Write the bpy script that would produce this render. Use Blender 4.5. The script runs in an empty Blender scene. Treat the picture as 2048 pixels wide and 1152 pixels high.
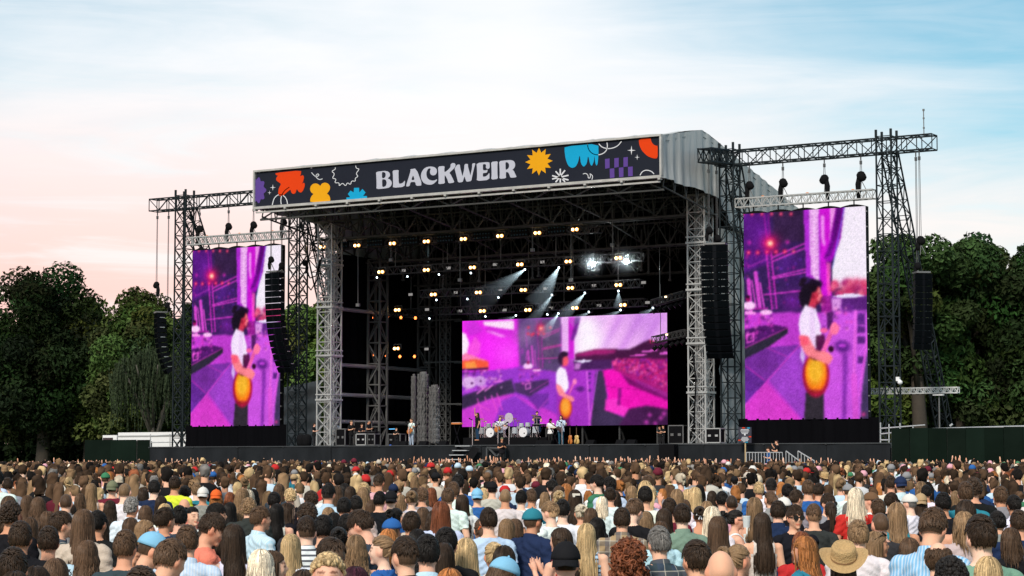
import bpy, bmesh, math, random
import numpy as np
from mathutils import Vector, Matrix
from mathutils.geometry import tessellate_polygon
random.seed(7); RNG = np.random.default_rng(11)
R = math.radians
SC = bpy.context.scene
COL = SC.collection

# ------------------------------------------------------------------ camera
FPX, PHI, HOR = 4300.0, R(31.4), 930.0          # focal length in 2048-wide pixels, heading, horizon row
CAM = np.array([72.9, -111.6, 2.18])
PIT = math.atan((HOR - 576) / FPX)
FW = np.array([-math.sin(PHI) * math.cos(PIT), math.cos(PHI) * math.cos(PIT), math.sin(PIT)])
RT = np.array([math.cos(PHI), math.sin(PHI), 0.0])
UP = np.cross(RT, FW)
cam = bpy.data.cameras.new('camera'); cam.sensor_width = 36; cam.lens = FPX / 2048 * 36
cam.clip_start = 0.5; cam.clip_end = 3000
cam_o = bpy.data.objects.new('camera', cam); COL.objects.link(cam_o)
cam_o.matrix_world = Matrix(((RT[0], UP[0], -FW[0], CAM[0]), (RT[1], UP[1], -FW[1], CAM[1]), (RT[2], UP[2], -FW[2], CAM[2]), (0, 0, 0, 1)))
SC.camera = cam_o

def at(px, py, Y):
    """point on the plane Y = const that stands where the photograph shows (px, py)"""
    d = FW + RT * (px - 1024) / FPX + UP * (576 - py) / FPX
    return CAM + d * (Y - CAM[1]) / d[1]
def xat(px, Y, py=800): return at(px, py, Y)[0]
def at_dep(px, py, D):
    return CAM + (FW + RT * (px - 1024) / FPX + UP * (576 - py) / FPX) * D
def proj(p):
    d = np.asarray(p, float) - CAM; z = d @ FW
    return 1024 + FPX * (d @ RT) / z, 576 - FPX * (d @ UP) / z, z
def ground_z(x, y):
    t = ((x - CAM[0]) * -math.sin(PHI) + (y - CAM[1]) * math.cos(PHI)) / 72.0
    return 0.48 * min(max(t, -0.3), 1.0)

# ------------------------------------------------------------------ exposure, world, sun
vs = SC.view_settings
vs.view_transform = 'Standard'; vs.look = 'None'; vs.exposure = 0.32; vs.gamma = 1.0; vs.use_curve_mapping = False
SC.cycles.use_denoising = True
SC.cycles.max_bounces = 6; SC.cycles.diffuse_bounces = 3; SC.cycles.glossy_bounces = 2
SC.cycles.transparent_max_bounces = 8; SC.cycles.volume_bounces = 0
SC.cycles.sample_clamp_indirect = 4.0

SUN_V = Vector((0.20, -0.98, 0.0)).normalized(); SUN_EL = R(36)
SUN_DIR = Vector((SUN_V.x * math.cos(SUN_EL), SUN_V.y * math.cos(SUN_EL), math.sin(SUN_EL)))
world = bpy.data.worlds.new('World'); SC.world = world; world.use_nodes = True
NT = world.node_tree; NT.nodes.clear()
class NG:
    """tiny node-graph helper"""
    def __init__(s, nt): s.nt = nt
    def n(s, t, **kw):
        nd = s.nt.nodes.new(t)
        for k, v in kw.items(): setattr(nd, k, v)
        return nd
    def put(s, sock, v):
        if isinstance(v, bpy.types.NodeSocket): s.nt.links.new(v, sock)
        elif v is not None: sock.default_value = v
    def m(s, op, a, b=None, c=None, clamp=False):
        nd = s.n('ShaderNodeMath', operation=op, use_clamp=clamp)
        for i, v in enumerate((a, b, c)):
            if v is not None: s.put(nd.inputs[i], v)
        return nd.outputs[0]
    def vm(s, op, a, b=None):
        nd = s.n('ShaderNodeVectorMath', operation=op)
        s.put(nd.inputs[0], a)
        if b is not None: s.put(nd.inputs[1], b)
        return nd.outputs['Value'] if op in ('DOT_PRODUCT', 'LENGTH') else nd.outputs[0]
    def mix(s, f, a, b, mode='MIX'):
        nd = s.n('ShaderNodeMix', data_type='RGBA', blend_type=mode)
        s.put(nd.inputs[0], f); s.put(nd.inputs[6], a); s.put(nd.inputs[7], b)
        return nd.outputs[2]
    def ss(s, v, lo, hi):
        nd = s.n('ShaderNodeMapRange', interpolation_type='SMOOTHSTEP')
        s.put(nd.inputs[0], v); nd.inputs[1].default_value = lo; nd.inputs[2].default_value = hi
        return nd.outputs[0]
    def noise(s, vec, scale, detail=3, rough=0.5, dist=0.0):
        nd = s.n('ShaderNodeTexNoise'); s.put(nd.inputs['Vector'], vec)
        nd.inputs['Scale'].default_value = scale; nd.inputs['Detail'].default_value = detail
        nd.inputs['Roughness'].default_value = rough; nd.inputs['Distortion'].default_value = dist
        return nd.outputs[0]
    def scale(s, vec, sc, loc=(0, 0, 0)):
        nd = s.n('ShaderNodeMapping'); s.put(nd.inputs[0], vec)
        nd.inputs['Scale'].default_value = sc; nd.inputs['Location'].default_value = loc
        return nd.outputs[0]
def c4(c): return (c[0], c[1], c[2], 1.0)
def srgb(r, g, b):
    f = lambda v: (v / 255 / 12.92) if v / 255 <= 0.04045 else ((v / 255 + 0.055) / 1.055) ** 2.4
    return (f(r), f(g), f(b))

g = NG(NT)
SKY_K = 0.1
tc = g.n('ShaderNodeTexCoord').outputs['Generated']
sky = g.n('ShaderNodeTexSky', sky_type='NISHITA'); sky.sun_disc = False
sky.sun_elevation = SUN_EL; sky.sun_rotation = math.atan2(SUN_V.x, SUN_V.y); sky.ozone_density = 2.5; sky.dust_density = 0.6
el = g.vm('DOT_PRODUCT', tc, (0, 0, 1))
az = g.vm('DOT_PRODUCT', tc, tuple(RT))                   # east of the stage .. west: the sunset side is negative
fwd = g.vm('DOT_PRODUCT', tc, (-math.sin(PHI), math.cos(PHI), 0))
comb = g.n('ShaderNodeCombineXYZ')
g.put(comb.inputs[0], az); g.put(comb.inputs[1], fwd); g.put(comb.inputs[2], g.m('MULTIPLY', el, 2.6))
n1 = g.noise(g.scale(comb.outputs[0], (2.2, 2.2, 3.2), (0.3, 1.1, 0.37)), 1.7, 6, 0.55, 0.5)
n2 = g.noise(g.scale(comb.outputs[0], (5, 5, 16), (4.3, 2.1, 0.2)), 1.3, 6, 0.6, 0.9)
azm = g.m('ADD', g.m('MINIMUM', g.m('MAXIMUM', az, 0.0), 0.30), g.m('MULTIPLY', g.m('MINIMUM', g.m('MAXIMUM', az, -0.3), 0.0), -0.5))
gap = g.m('ADD', g.m('ADD', g.m('MULTIPLY', g.m('MINIMUM', el, 0.30), 1.6), azm), g.m('ADD', g.m('MULTIPLY', g.m('SUBTRACT', n1, 0.5), 0.34), g.m('MULTIPLY', g.m('SUBTRACT', n2, 0.5), 0.22)))
blue = g.m('MULTIPLY', g.ss(gap, 0.24, 0.70), g.m('MULTIPLY_ADD', g.ss(el, 0.26, 0.55), -0.55, 1.0))
pink = g.m('MULTIPLY', g.ss(az, 0.12, -0.24), g.ss(el, 0.19, 0.03))
warm = g.ss(el, 0.21, 0.06)
veil = g.mix(warm, c4((0.80, 0.81, 0.83)), c4((0.85, 0.765, 0.725)))
veil = g.mix(g.m('MULTIPLY', pink, 0.85), veil, c4((0.93, 0.49, 0.42)))
veil = g.mix(g.m('MULTIPLY', g.ss(n2, 0.48, 0.70), 0.6), veil, c4((0.85, 0.845, 0.84)))
veil_s = g.mix(1.0, veil, c4((1 / SKY_K,) * 3), 'MULTIPLY')
blu = g.mix(1.0, sky.outputs[0], c4((0.30, 0.86, 0.85)), 'MULTIPLY')
outc = g.mix(blue, veil_s, blu)
bg = g.n('ShaderNodeBackground'); g.put(bg.inputs[0], outc); bg.inputs[1].default_value = SKY_K
wo = g.n('ShaderNodeOutputWorld'); NT.links.new(bg.outputs[0], wo.inputs[0])

sun = bpy.data.lights.new('sun', 'SUN'); sun.energy = 2.7; sun.angle = R(12); sun.color = (1.0, 0.90, 0.79)
sun_o = bpy.data.objects.new('sun', sun); COL.objects.link(sun_o)
sun_o.rotation_euler = (-SUN_DIR).to_track_quat('-Z', 'Y').to_euler()

# ------------------------------------------------------------------ materials
MATS = {}
def mat(name, col=(0.5, 0.5, 0.5), rough=0.6, metal=0.0, var=0.15, scale=3.0, bump=0.0, stretch=(1, 1, 1), objcol=False, attr=None, spec=0.5, bscale=None):
    if name in MATS: return MATS[name]
    m = bpy.data.materials.new(name); m.use_nodes = True
    nt = m.node_tree; q = NG(nt); b = nt.nodes['Principled BSDF']
    co = q.n('ShaderNodeTexCoord').outputs['Object']
    base = c4(col)
    if objcol: base = q.n('ShaderNodeObjectInfo').outputs['Color']
    if attr:
        a = q.n('ShaderNodeAttribute'); a.attribute_name = attr
        base = q.mix(1.0, base, a.outputs['Color'], 'MULTIPLY')
    if var > 0:
        nz = q.noise(q.scale(co, stretch), scale, 5, 0.6)
        f = q.m('MULTIPLY_ADD', q.m('SUBTRACT', nz, 0.5), 2 * var, 1.0)
        base = q.mix(1.0, base, q.n('ShaderNodeCombineColor').outputs[0], 'MULTIPLY')
        cc = base.node.inputs[7].links[0].from_node
        for i in range(3): q.put(cc.inputs[i], f)
    q.put(b.inputs['Base Color'], base)
    b.inputs['Roughness'].default_value = rough; b.inputs['Metallic'].default_value = metal
    b.inputs['Specular IOR Level'].default_value = spec
    if bump > 0:
        bp = q.n('ShaderNodeBump'); bp.inputs['Strength'].default_value = bump
        q.put(bp.inputs['Height'], q.noise(q.scale(co, stretch), bscale or scale * 2, 4, 0.6)); bp.inputs['Distance'].default_value = 0.05
        nt.links.new(bp.outputs[0], b.inputs['Normal'])
    MATS[name] = m; return m
def emit(name, col, k, sample=True):
    if name in MATS: return MATS[name]
    m = bpy.data.materials.new(name); m.use_nodes = True; nt = m.node_tree; nt.nodes.clear()
    e = nt.nodes.new('ShaderNodeEmission'); e.inputs[0].default_value = c4(col); e.inputs[1].default_value = k
    o = nt.nodes.new('ShaderNodeOutputMaterial'); nt.links.new(e.outputs[0], o.inputs[0])
    if not sample: m.cycles.emission_sampling = 'NONE'
    MATS[name] = m; return m

# ------------------------------------------------------------------ mesh builder
def perp(d):
    d = np.asarray(d, float); d = d / (np.linalg.norm(d) + 1e-12)
    a = np.array([0, 0, 1.0]) if abs(d[2]) < 0.9 else np.array([1.0, 0, 0])
    u = np.cross(d, a); u /= np.linalg.norm(u); return d, u, np.cross(d, u)
class MB:
    def __init__(s): s.v = []; s.f = []
    def add(s, vs, fs):
        o = len(s.v); s.v.extend([tuple(map(float, p)) for p in vs]); s.f.extend([tuple(i + o for i in f) for f in fs]); return s
    def box(s, c, sz, rz=0.0, rx=0.0):
        x, y, z = sz[0] / 2, sz[1] / 2, sz[2] / 2
        P = np.array([(-x, -y, -z), (x, -y, -z), (x, y, -z), (-x, y, -z), (-x, -y, z), (x, -y, z), (x, y, z), (-x, y, z)])
        if rx: P = P @ np.array([[1, 0, 0], [0, math.cos(rx), math.sin(rx)], [0, -math.sin(rx), math.cos(rx)]])
        if rz: P = P @ np.array([[math.cos(rz), math.sin(rz), 0], [-math.sin(rz), math.cos(rz), 0], [0, 0, 1]])
        return s.add(P + np.asarray(c, float), [(0, 3, 2, 1), (4, 5, 6, 7), (0, 1, 5, 4), (1, 2, 6, 5), (2, 3, 7, 6), (3, 0, 4, 7)])
    def bar(s, a, b, r, n=4, r2=None, caps=True):
        a = np.asarray(a, float); b = np.asarray(b, float); d, u, w = perp(b - a); r2 = r if r2 is None else r2
        an = [2 * math.pi * (i + 0.5) / n for i in range(n)]
        k = 1.414 if n == 4 else 1.0
        P = [a + k * r * (math.cos(t) * u + math.sin(t) * w) for t in an] + [b + k * r2 * (math.cos(t) * u + math.sin(t) * w) for t in an]
        F = [(i, (i + 1) % n, n + (i + 1) % n, n + i) for i in range(n)]
        if caps: F += [tuple(range(n - 1, -1, -1)), tuple(range(n, 2 * n))]
        return s.add(P, F)
    def tube(s, pts, rad, n=8, caps=True):
        pts = [np.asarray(p, float) for p in pts]; N = len(pts)
        if not hasattr(rad, '__len__'): rad = [rad] * N
        P = []; pu = None
        for i in range(N):
            d = pts[min(i + 1, N - 1)] - pts[max(i - 1, 0)]; d = d / (np.linalg.norm(d) + 1e-12)
            if pu is None: _, u, _ = perp(d)
            else:
                u = pu - d * (pu @ d); u /= (np.linalg.norm(u) + 1e-12)
            pu = u; w = np.cross(d, u)
            P += [pts[i] + rad[i] * (math.cos(2 * math.pi * k / n) * u + math.sin(2 * math.pi * k / n) * w) for k in range(n)]
        F = [(i * n + k, i * n + (k + 1) % n, (i + 1) * n + (k + 1) % n, (i + 1) * n + k) for i in range(N - 1) for k in range(n)]
        if caps: F += [tuple(range(n - 1, -1, -1)), tuple(range((N - 1) * n, N * n))]
        return s.add(P, F)
    def rings(s, rr, n=12, caps=True):
        """rr: list of (centre, half_u, half_v, u, v)"""
        P = []
        for c, a, b, u, v in rr:
            c, u, v = (np.asarray(t, float) for t in (c, u, v))
            P += [c + a * math.cos(2 * math.pi * k / n) * u + b * math.sin(2 * math.pi * k / n) * v for k in range(n)]
        N = len(rr)
        F = [(i * n + k, i * n + (k + 1) % n, (i + 1) * n + (k + 1) % n, (i + 1) * n + k) for i in range(N - 1) for k in range(n)]
        if caps: F += [tuple(range(n - 1, -1, -1)), tuple(range((N - 1) * n, N * n))]
        return s.add(P, F)
    def ball(s, c, r, nu=10, nv=7):
        r = np.asarray(r, float) * np.ones(3); c = np.asarray(c, float)
        P = [c + r * np.array([0, 0, -1])]
        for j in range(1, nv):
            t = -math.pi / 2 + math.pi * j / nv
            P += [c + r * np.array([math.cos(t) * math.cos(2 * math.pi * i / nu), math.cos(t) * math.sin(2 * math.pi * i / nu), math.sin(t)]) for i in range(nu)]
        P.append(c + r * np.array([0, 0, 1])); L = len(P) - 1
        F = [(0, 1 + (i + 1) % nu, 1 + i) for i in range(nu)]
        for j in range(nv - 2):
            F += [(1 + j * nu + i, 1 + j * nu + (i + 1) % nu, 1 + (j + 1) * nu + (i + 1) % nu, 1 + (j + 1) * nu + i) for i in range(nu)]
        F += [(L, 1 + (nv - 2) * nu + i, 1 + (nv - 2) * nu + (i + 1) % nu) for i in range(nu)]
        return s.add(P, F)
    def disc(s, c, nrm, r, t, n=20, r2=None):
        c = np.asarray(c, float); d, u, w = perp(nrm); return s.bar(c - d * t / 2, c + d * t / 2, r, n, r2 if r2 else r)
    def poly(s, pts, thick=None, holes=(), off=(0, 0, 0)):
        """planar polygon (3-d points), optionally extruded by the vector thick"""
        loops = [list(map(Vector, pts))] + [list(map(Vector, h)) for h in holes]
        tri = tessellate_polygon(loops); flat = [p for l in loops for p in l]
        if thick is None: return s.add(flat, tri)
        t = Vector(thick); n = len(flat)
        F = [tuple(x) for x in tri] + [tuple(i + n for i in reversed(x)) for x in tri]
        o = 0
        for l in loops:
            m = len(l); F += [(o + i, o + (i + 1) % m, n + o + (i + 1) % m, n + o + i) for i in range(m)]; o += m
        return s.add(flat + [p + t for p in flat], F)
    def build(s, name, m, parent=None, smooth=False, origin=None):
        V = np.array(s.v, float)
        if parent is not None: org = np.array(parent_loc(parent))
        elif origin is not None: org = np.asarray(origin, float)
        else: org = np.array([(V[:, 0].min() + V[:, 0].max()) / 2, (V[:, 1].min() + V[:, 1].max()) / 2, V[:, 2].min()])
        me = bpy.data.meshes.new(name); me.from_pydata((V - org).tolist(), [], s.f); me.update()
        if m is not None: me.materials.append(m)
        if smooth: me.polygons.foreach_set('use_smooth', [True] * len(me.polygons))
        return link(name, me, parent, org)
LOC = {}
def parent_loc(p): return LOC[p.name]
def link(name, me, parent=None, loc=(0, 0, 0)):
    o = bpy.data.objects.new(name, me); COL.objects.link(o)
    if parent is not None: o.parent = parent; LOC[o.name] = LOC[parent.name]
    else: o.location = loc; LOC[o.name] = tuple(loc)
    return o
def tag(o, label=None, cat=None, group=None, kind=None):
    for k, v in (('label', label), ('category', cat), ('group', group), ('kind', kind)):
        if v: o[k] = v
    return o
def thing(name, label, cat, loc=(0, 0, 0), group=None):
    o = bpy.data.objects.new(name, None); COL.objects.link(o); o.location = loc; o.empty_display_size = 0.2
    LOC[o.name] = tuple(map(float, loc)); return tag(o, label, cat, group)
def copy_thing(o, loc, label, rz=None):
    c = o.copy(); COL.objects.link(c); c.location = loc; LOC[c.name] = tuple(map(float, loc)); c['label'] = label
    if rz is not None: c.rotation_euler = (0, 0, rz)
    for ch in list(o.children):
        d = ch.copy(); COL.objects.link(d); d.parent = c
        for e in list(ch.children):
            h = e.copy(); COL.objects.link(h); h.parent = d
    return c
def npmesh(name, V, F, m, cols=None, smooth=False, cname='col'):
    """fast mesh from numpy arrays; F is (n,3) or (n,4)"""
    me = bpy.data.meshes.new(name); V = np.asarray(V, np.float32); F = np.asarray(F, np.int32)
    k = F.shape[1]
    me.vertices.add(len(V)); me.vertices.foreach_set('co', V.ravel())
    me.loops.add(F.size); me.loops.foreach_set('vertex_index', F.ravel())
    me.polygons.add(len(F)); me.polygons.foreach_set('loop_start', np.arange(0, F.size, k, dtype=np.int32))
    if cols is not None:
        a = me.color_attributes.new(cname, 'FLOAT_COLOR', 'POINT')
        cc = np.ones((len(V), 4), np.float32); cc[:, :3] = cols; a.data.foreach_set('color', cc.ravel())
    me.polygons.foreach_set('use_smooth', np.full(len(F), smooth))
    if m is not None: me.materials.append(m)
    me.update(); me.validate(); return me

# ------------------------------------------------------------------ ground
DECK = 3.38
ALU = mat('aluminium_truss', (0.42, 0.425, 0.42), 0.42, 0.3, 0.25, 2.0)
DARKST = mat('dark_painted_steel', (0.014, 0.019, 0.022), 0.5, 0.0, 0.25, 1.5, spec=0.12)
GREYST = mat('grey_steel', (0.16, 0.16, 0.16), 0.5, 0.4, 0.25, 1.5)
BLACK = mat('black_plastic', (0.006, 0.006, 0.007), 0.5, 0, 0.2, 4, spec=0.05)
CLOTHB = mat('black_fabric', (0.004, 0.004, 0.005), 0.95, 0, 0.35, 1.2, 0.4, (1, 1, 0.15), bscale=3, spec=0.0)
SKIRT = mat('stage_skirt_fabric', (0.017, 0.019, 0.022), 0.8, 0, 0.7, 0.8, 0.5, (1, 1, 0.4), bscale=2, spec=0.04)
DECKM = mat('stage_deck_board', (0.02, 0.02, 0.022), 0.6, 0, 0.3, 1)
def grid_ground():
    n = 90
    xs = np.concatenate([np.linspace(-900, -90, 12), np.linspace(-80, 110, 60), np.linspace(120, 900, 12)])
    ys = np.concatenate([np.linspace(-500, -150, 8), np.linspace(-140, 60, 60), np.linspace(80, 1500, 14)])
    V = [(x, y, ground_z(x, y)) for y in ys for x in xs]; w = len(xs)
    F = [(j * w + i, j * w + i + 1, (j + 1) * w + i + 1, (j + 1) * w + i) for j in range(len(ys) - 1) for i in range(w - 1)]
    me = npmesh('ground', V, F, mat('trodden_grass', (0.055, 0.075, 0.025), 0.95, 0, 0.5, 0.35, 0.3), smooth=True)
    return tag(link('ground', me), 'trodden green grass field under the crowd', None, None, 'structure')
grid_ground()

# ------------------------------------------------------------------ trusses
def truss(mb, a, b, w, h, bay=1.0, ch=0.045, lc=0.022, style='x', up=(0, 0, 1), faces=(0, 1, 2, 3), frames=True):
    a = np.asarray(a, float); b = np.asarray(b, float); d = b - a; L = np.linalg.norm(d); d /= L
    up = np.asarray(up, float); u = up - d * (up @ d)
    if np.linalg.norm(u) < 1e-3: u = np.array([0, 1.0, 0]) - d * d[1]
    u /= np.linalg.norm(u); s = np.cross(d, u)
    cor = [-s * w / 2 - u * h / 2, s * w / 2 - u * h / 2, s * w / 2 + u * h / 2, -s * w / 2 + u * h / 2]
    for c in cor: mb.bar(a + c, b + c, ch)
    n = max(1, round(L / bay))
    for i in range(n + 1):
        p = a + d * L * i / n
        if frames:
            for k in range(4):
                if k in faces: mb.bar(p + cor[k], p + cor[(k + 1) % 4], lc, caps=False)
        if i == n: break
        q = a + d * L * (i + 1) / n
        for k in faces:
            c0, c1 = cor[k], cor[(k + 1) % 4]
            if style == 'x': mb.bar(p + c0, q + c1, lc, caps=False); mb.bar(p + c1, q + c0, lc, caps=False)
            elif style == 'w':
                mid = (p + q) / 2; mb.bar(p + c0, mid + c1, lc, caps=False); mb.bar(mid + c1, q + c0, lc, caps=False)
            elif (i + k) % 2 == 0: mb.bar(p + c0, q + c1, lc, caps=False)
            else: mb.bar(p + c1, q + c0, lc, caps=False)
    return mb
def ysolve(px, X):
    d = FW + RT * (px - 1024) / FPX; return CAM[1] + (X - CAM[0]) / d[0] * d[1]

# ------------------------------------------------------------------ stage platform
st = thing('stage_platform', 'long black stage platform with dark fabric skirt in front of the crowd', 'stage', (1.3, 10, 0.4))
MB().box((1.35, 10.75, DECK - 0.12), (53.8, 17.3, 0.24)).build('deck', DECKM, st)
MB().box((1.35, 11.5, 1.7), (53.0, 15.6, 2.9)).build('understructure', mat('under_stage', (0.01, 0.01, 0.012), 0.9, 0, 0.2), st)
xs = np.linspace(-25.6, 28.3, 15)
for i in range(14):
    x0, x1 = xs[i] + 0.01, xs[i + 1] - 0.01; nn, nz = 22, 9; V = []; F = []
    ph = random.random() * 6
    for j in range(nz + 1):
        for k in range(nn + 1):
            z = 0.45 + (DECK + 0.03 - 0.45) * j / nz; x = x0 + (x1 - x0) * k / nn; t = 1 - j / nz
            sag = 0.05 * math.sin(k / nn * math.pi) * (0.4 + t) + 0.035 * math.sin(k * 0.9 + ph + t * 2.5) * t + 0.02 * math.sin(7 * t + k * 0.35 + ph)
            V.append((x, 2.02 - 0.06 - sag, z))
    w = nn + 1; F = [(j * w + k, j * w + k + 1, (j + 1) * w + k + 1, (j + 1) * w + k) for j in range(nz) for k in range(nn)]
    MB().add(V, F).build('skirt_panel', SKIRT, st, True)
mb = MB()
for i in range(15): mb.box((xs[i], 1.9, DECK + 0.0), (0.10, 0.06, 0.07))
mb.bar((-25.6, 1.93, DECK + 0.02), (28.3, 1.93, DECK + 0.02), 0.03).build('deck_edge_trim', mat('edge_trim', (0.05, 0.055, 0.06), 0.5, 0.3), st)
# black block at the right of the lip and folded barrier at centre
x0 = xat(1322, 1.6); x1 = xat(1352, 1.6)
tag(MB().box(((x0 + x1) / 2, 1.55, 1.9), (x1 - x0, 0.5, 3.0)).build('subwoofer_stack', BLACK), 'black block standing against the stage skirt right of centre', 'speaker')

# steps from the pit to the lip
sx0, sx1 = xat(912, 1.8), xat(946, 1.8)
sp = thing('stage_steps', 'black stage steps with pale treads in front of the stage', 'steps', ((sx0 + sx1) / 2, 0.8, 0.5))
for k in range(9):
    z = DECK - 0.02 - 0.28 * k; cx = xat(930 - 5.6 * k, 1.6 - 0.1 * k)
    MB().box((cx, 1.45 - 0.12 * k, z), (1.08, 0.30, 0.045)).build('tread', mat('pale_tread', (0.5, 0.52, 0.54), 0.5, 0.2), sp)
mb = MB()
for s in (0, 1):
    mb.poly([(xat(930, 1.6) + 0.56 * (1 if s else -1), 1.6, DECK - 0.05), (xat(930 - 45, 0.8) + 0.56 * (1 if s else -1), 0.6, DECK - 2.3), (xat(930 - 45, 0.8) + 0.56 * (1 if s else -1) + 0.5, 0.6, DECK - 2.5), (xat(930, 1.6) + 0.5 + 0.56 * (1 if s else -1), 1.6, DECK - 0.2)], (0.03, 0, 0))
mb.build('stringer', BLACK, sp)

# ------------------------------------------------------------------ roof
ROOFM = mat('roof_tarpaulin', (0.43, 0.45, 0.45), 0.6, 0, 0.38, 0.9, 0.7, (1, 1, 0.15), bscale=3.5)
UNDER = mat('roof_underside', (0.016, 0.016, 0.017), 0.8, 0, 0.25, 0.8, 0.2, (3, 0.2, 1), spec=0.0)
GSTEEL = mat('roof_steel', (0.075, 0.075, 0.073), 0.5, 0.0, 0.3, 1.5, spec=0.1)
rf = thing('stage_roof', 'large grey tarpaulin stage roof with pitched top and steel trusses underneath', 'stage roof', (0, 8, DECK))
prof = [(0.1, 21.55), (5.5, 22.57), (12, 21.05), (16.7, 19.94), (21.5, 18.75)]
def ztop(y): return float(np.interp(y, [p[0] for p in prof], [p[1] for p in prof]))
V = []; F = []; ys = np.linspace(0.1, 21.5, 30); nx = 60
for j, y in enumerate(ys):
    for i in range(nx + 1):
        V.append((-15.05 + 30.1 * i / nx, y, ztop(y) + 0.05 * math.sin(i * 2.1 + j * 0.2) + 0.03 * math.sin(i * 5.3 + j)))
w = nx + 1; F = [(j * w + i, j * w + i + 1, (j + 1) * w + i + 1, (j + 1) * w + i) for j in range(29) for i in range(nx)]
MB().add(V, F).build('roof_sheet', ROOFM, rf, True)
V2 = [(x, y, z - 0.35) for x, y, z in V]
MB().add(V2, F).build('roof_lining', UNDER, rf, True)
for sgn in (1, -1):                                               # hanging side walls, upper skirt
    V = []; F = []; ny, nz = 70, 14
    for j in range(ny + 1):
        y = 0.1 + 21.4 * j / ny
        zb = np.interp(y, [0, 7, 9.5, 21.5], [19.0, 18.75, 16.9, 15.6]); zt = ztop(y) + 0.02
        for k in range(nz + 1):
            t = k / nz
            rip = (0.07 * math.sin(j * 1.9) + 0.05 * math.sin(j * 4.7 + 2) + 0.03 * math.sin(j * 0.8 + t * 3)) * (1.1 - 0.6 * t)
            flare = 0.25 * max(0, 0.25 - t) * (1 if y > 7 else 0.3) * 4
            V.append((sgn * (15.06 + rip + flare * 0.5), y, zb + (zt - zb) * t + 0.06 * math.sin(j * 0.55) * (1 - t)))
    w = nz + 1; F = [(j * w + k, (j + 1) * w + k, (j + 1) * w + k + 1, j * w + k + 1) for j in range(ny) for k in range(nz)]
    MB().add(V, F).build('side_wall', ROOFM, rf, True)
    V = []; ny, nz = 60, 40                                        # lower wall, gathered fabric
    for j in range(ny + 1):
        y = 7.9 + 12.6 * j / ny
        for k in range(nz + 1):
            z = DECK + 13.4 * k / nz; tk = abs((z - 8.0))
            pinch = 0.16 * math.exp(-tk * 2.0) + 0.16 * math.exp(-abs(z - 14.0) * 2)
            rip = 0.05 * math.sin(j * 1.5 + k * 0.1) + 0.05 * math.sin(k * 1.25 + 0.5 * math.sin(j * 0.5)) + 0.03 * math.sin(j * 3.3 + k * 0.6)
            V.append((sgn * (14.98 + rip - pinch), y, z))
    w = nz + 1; F = [(j * w + k, (j + 1) * w + k, (j + 1) * w + k + 1, j * w + k + 1) for j in range(ny) for k in range(nz)]
    MB().add(V, F).build('lower_side_wall', ROOFM, rf, True)
    V3 = [(x - sgn * 0.32, y, z) for x, y, z in V]
    MB().add(V3, F).build('side_drape', CLOTHB, rf, True)
# back drape
V = []; nx, nz = 120, 12
for k in range(nz + 1):
    for i in range(nx + 1):
        V.append((-15 + 30 * i / nx, 20.6 + 0.09 * math.sin(i * 1.4) * (0.5 + 0.5 * k / nz), DECK + 15.4 * k / nz))
w = nx + 1; F = [(k * w + i, k * w + i + 1, (k + 1) * w + i + 1, (k + 1) * w + i) for k in range(nz) for i in range(nx)]
MB().add(V, F).build('back_drape', CLOTHB, rf, True)
# trusses under the roof
for y, z0, z1 in ((0.45, 18.35, 19.0), (6.5, 17.55, 18.75), (12.0, 16.4, 17.9), (18.0, 15.2, 16.8)):
    mb = MB(); mb.bar((-15, y, z0), (15, y, z0), 0.07, 6); mb.bar((-15, y + 0.02, z1), (15, y + 0.02, z1), 0.06, 6)
    n = 16 if y > 1 else 10
    for i in range(n):
        a, b = -15 + 30 * i / n, -15 + 30 * (i + 1) / n
        mb.bar((a, y, z0), ((a + b) / 2, y, z1), 0.04, caps=False); mb.bar(((a + b) / 2, y, z1), (b, y, z0), 0.04, caps=False)
        if y > 1: mb.bar((a, y + 0.05, z0 + 0.3), ((a + b) / 2, y + 1.2, z1), 0.03, caps=False)
    if y > 1:
        mb.bar((-15, y + 1.0, z0 + 0.02), (15, y + 1.0, z0 + 0.02), 0.06, 6)
        for i in range(n + 1): mb.bar((-15 + 30 * i / n, y, z0), (-15 + 30 * i / n, y + 1.0, z0 + 0.02), 0.035, caps=False)
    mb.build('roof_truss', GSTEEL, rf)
for i in range(9):
    x = -14.9 + 29.8 * i / 8; mb = MB()
    pb = [(0.5, 18.55), (6.5, 17.75), (12, 16.6), (19.5, 15.4)]; pt = [(0.5, 20.9), (5.5, 21.9), (12, 20.4), (19.5, 18.7)]
    for a, b in zip(pb, pb[1:]): mb.bar((x, *a), (x, *b), 0.06, 6)
    for a, b in zip(pt, pt[1:]): mb.bar((x, *a), (x, *b), 0.06, 6)
    for yy in np.arange(0.5, 19, 1.5):
        zb = np.interp(yy, [p[0] for p in pb], [p[1] for p in pb]); zt2 = np.interp(yy + 0.75, [p[0] for p in pt], [p[1] for p in pt])
        zb2 = np.interp(yy + 1.5, [p[0] for p in pb], [p[1] for p in pb])
        mb.bar((x, yy, zb), (x, yy + 0.75, zt2), 0.03, caps=False); mb.bar((x, yy + 0.75, zt2), (x, yy + 1.5, zb2), 0.03, caps=False)
    mb.build('roof_rafter', GSTEEL, rf)
for j, y in enumerate(np.arange(1.0, 19, 1.3)):
    zz = ztop(y) - 0.55; MB().bar((-15, y, zz), (15, y, zz), 0.05).build('purlin', GSTEEL, rf)
mb = MB()
for i in range(46):                                               # ribbed lining of the front gutter
    x = -14.8 + 29.6 * i / 45; mb.box((x, 2.4, 20.1), (0.14, 0.12, 2.1))
mb.build('front_rib', mat('rib_board', (0.04, 0.04, 0.04), 0.7, 0, 0.2), rf)
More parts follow.
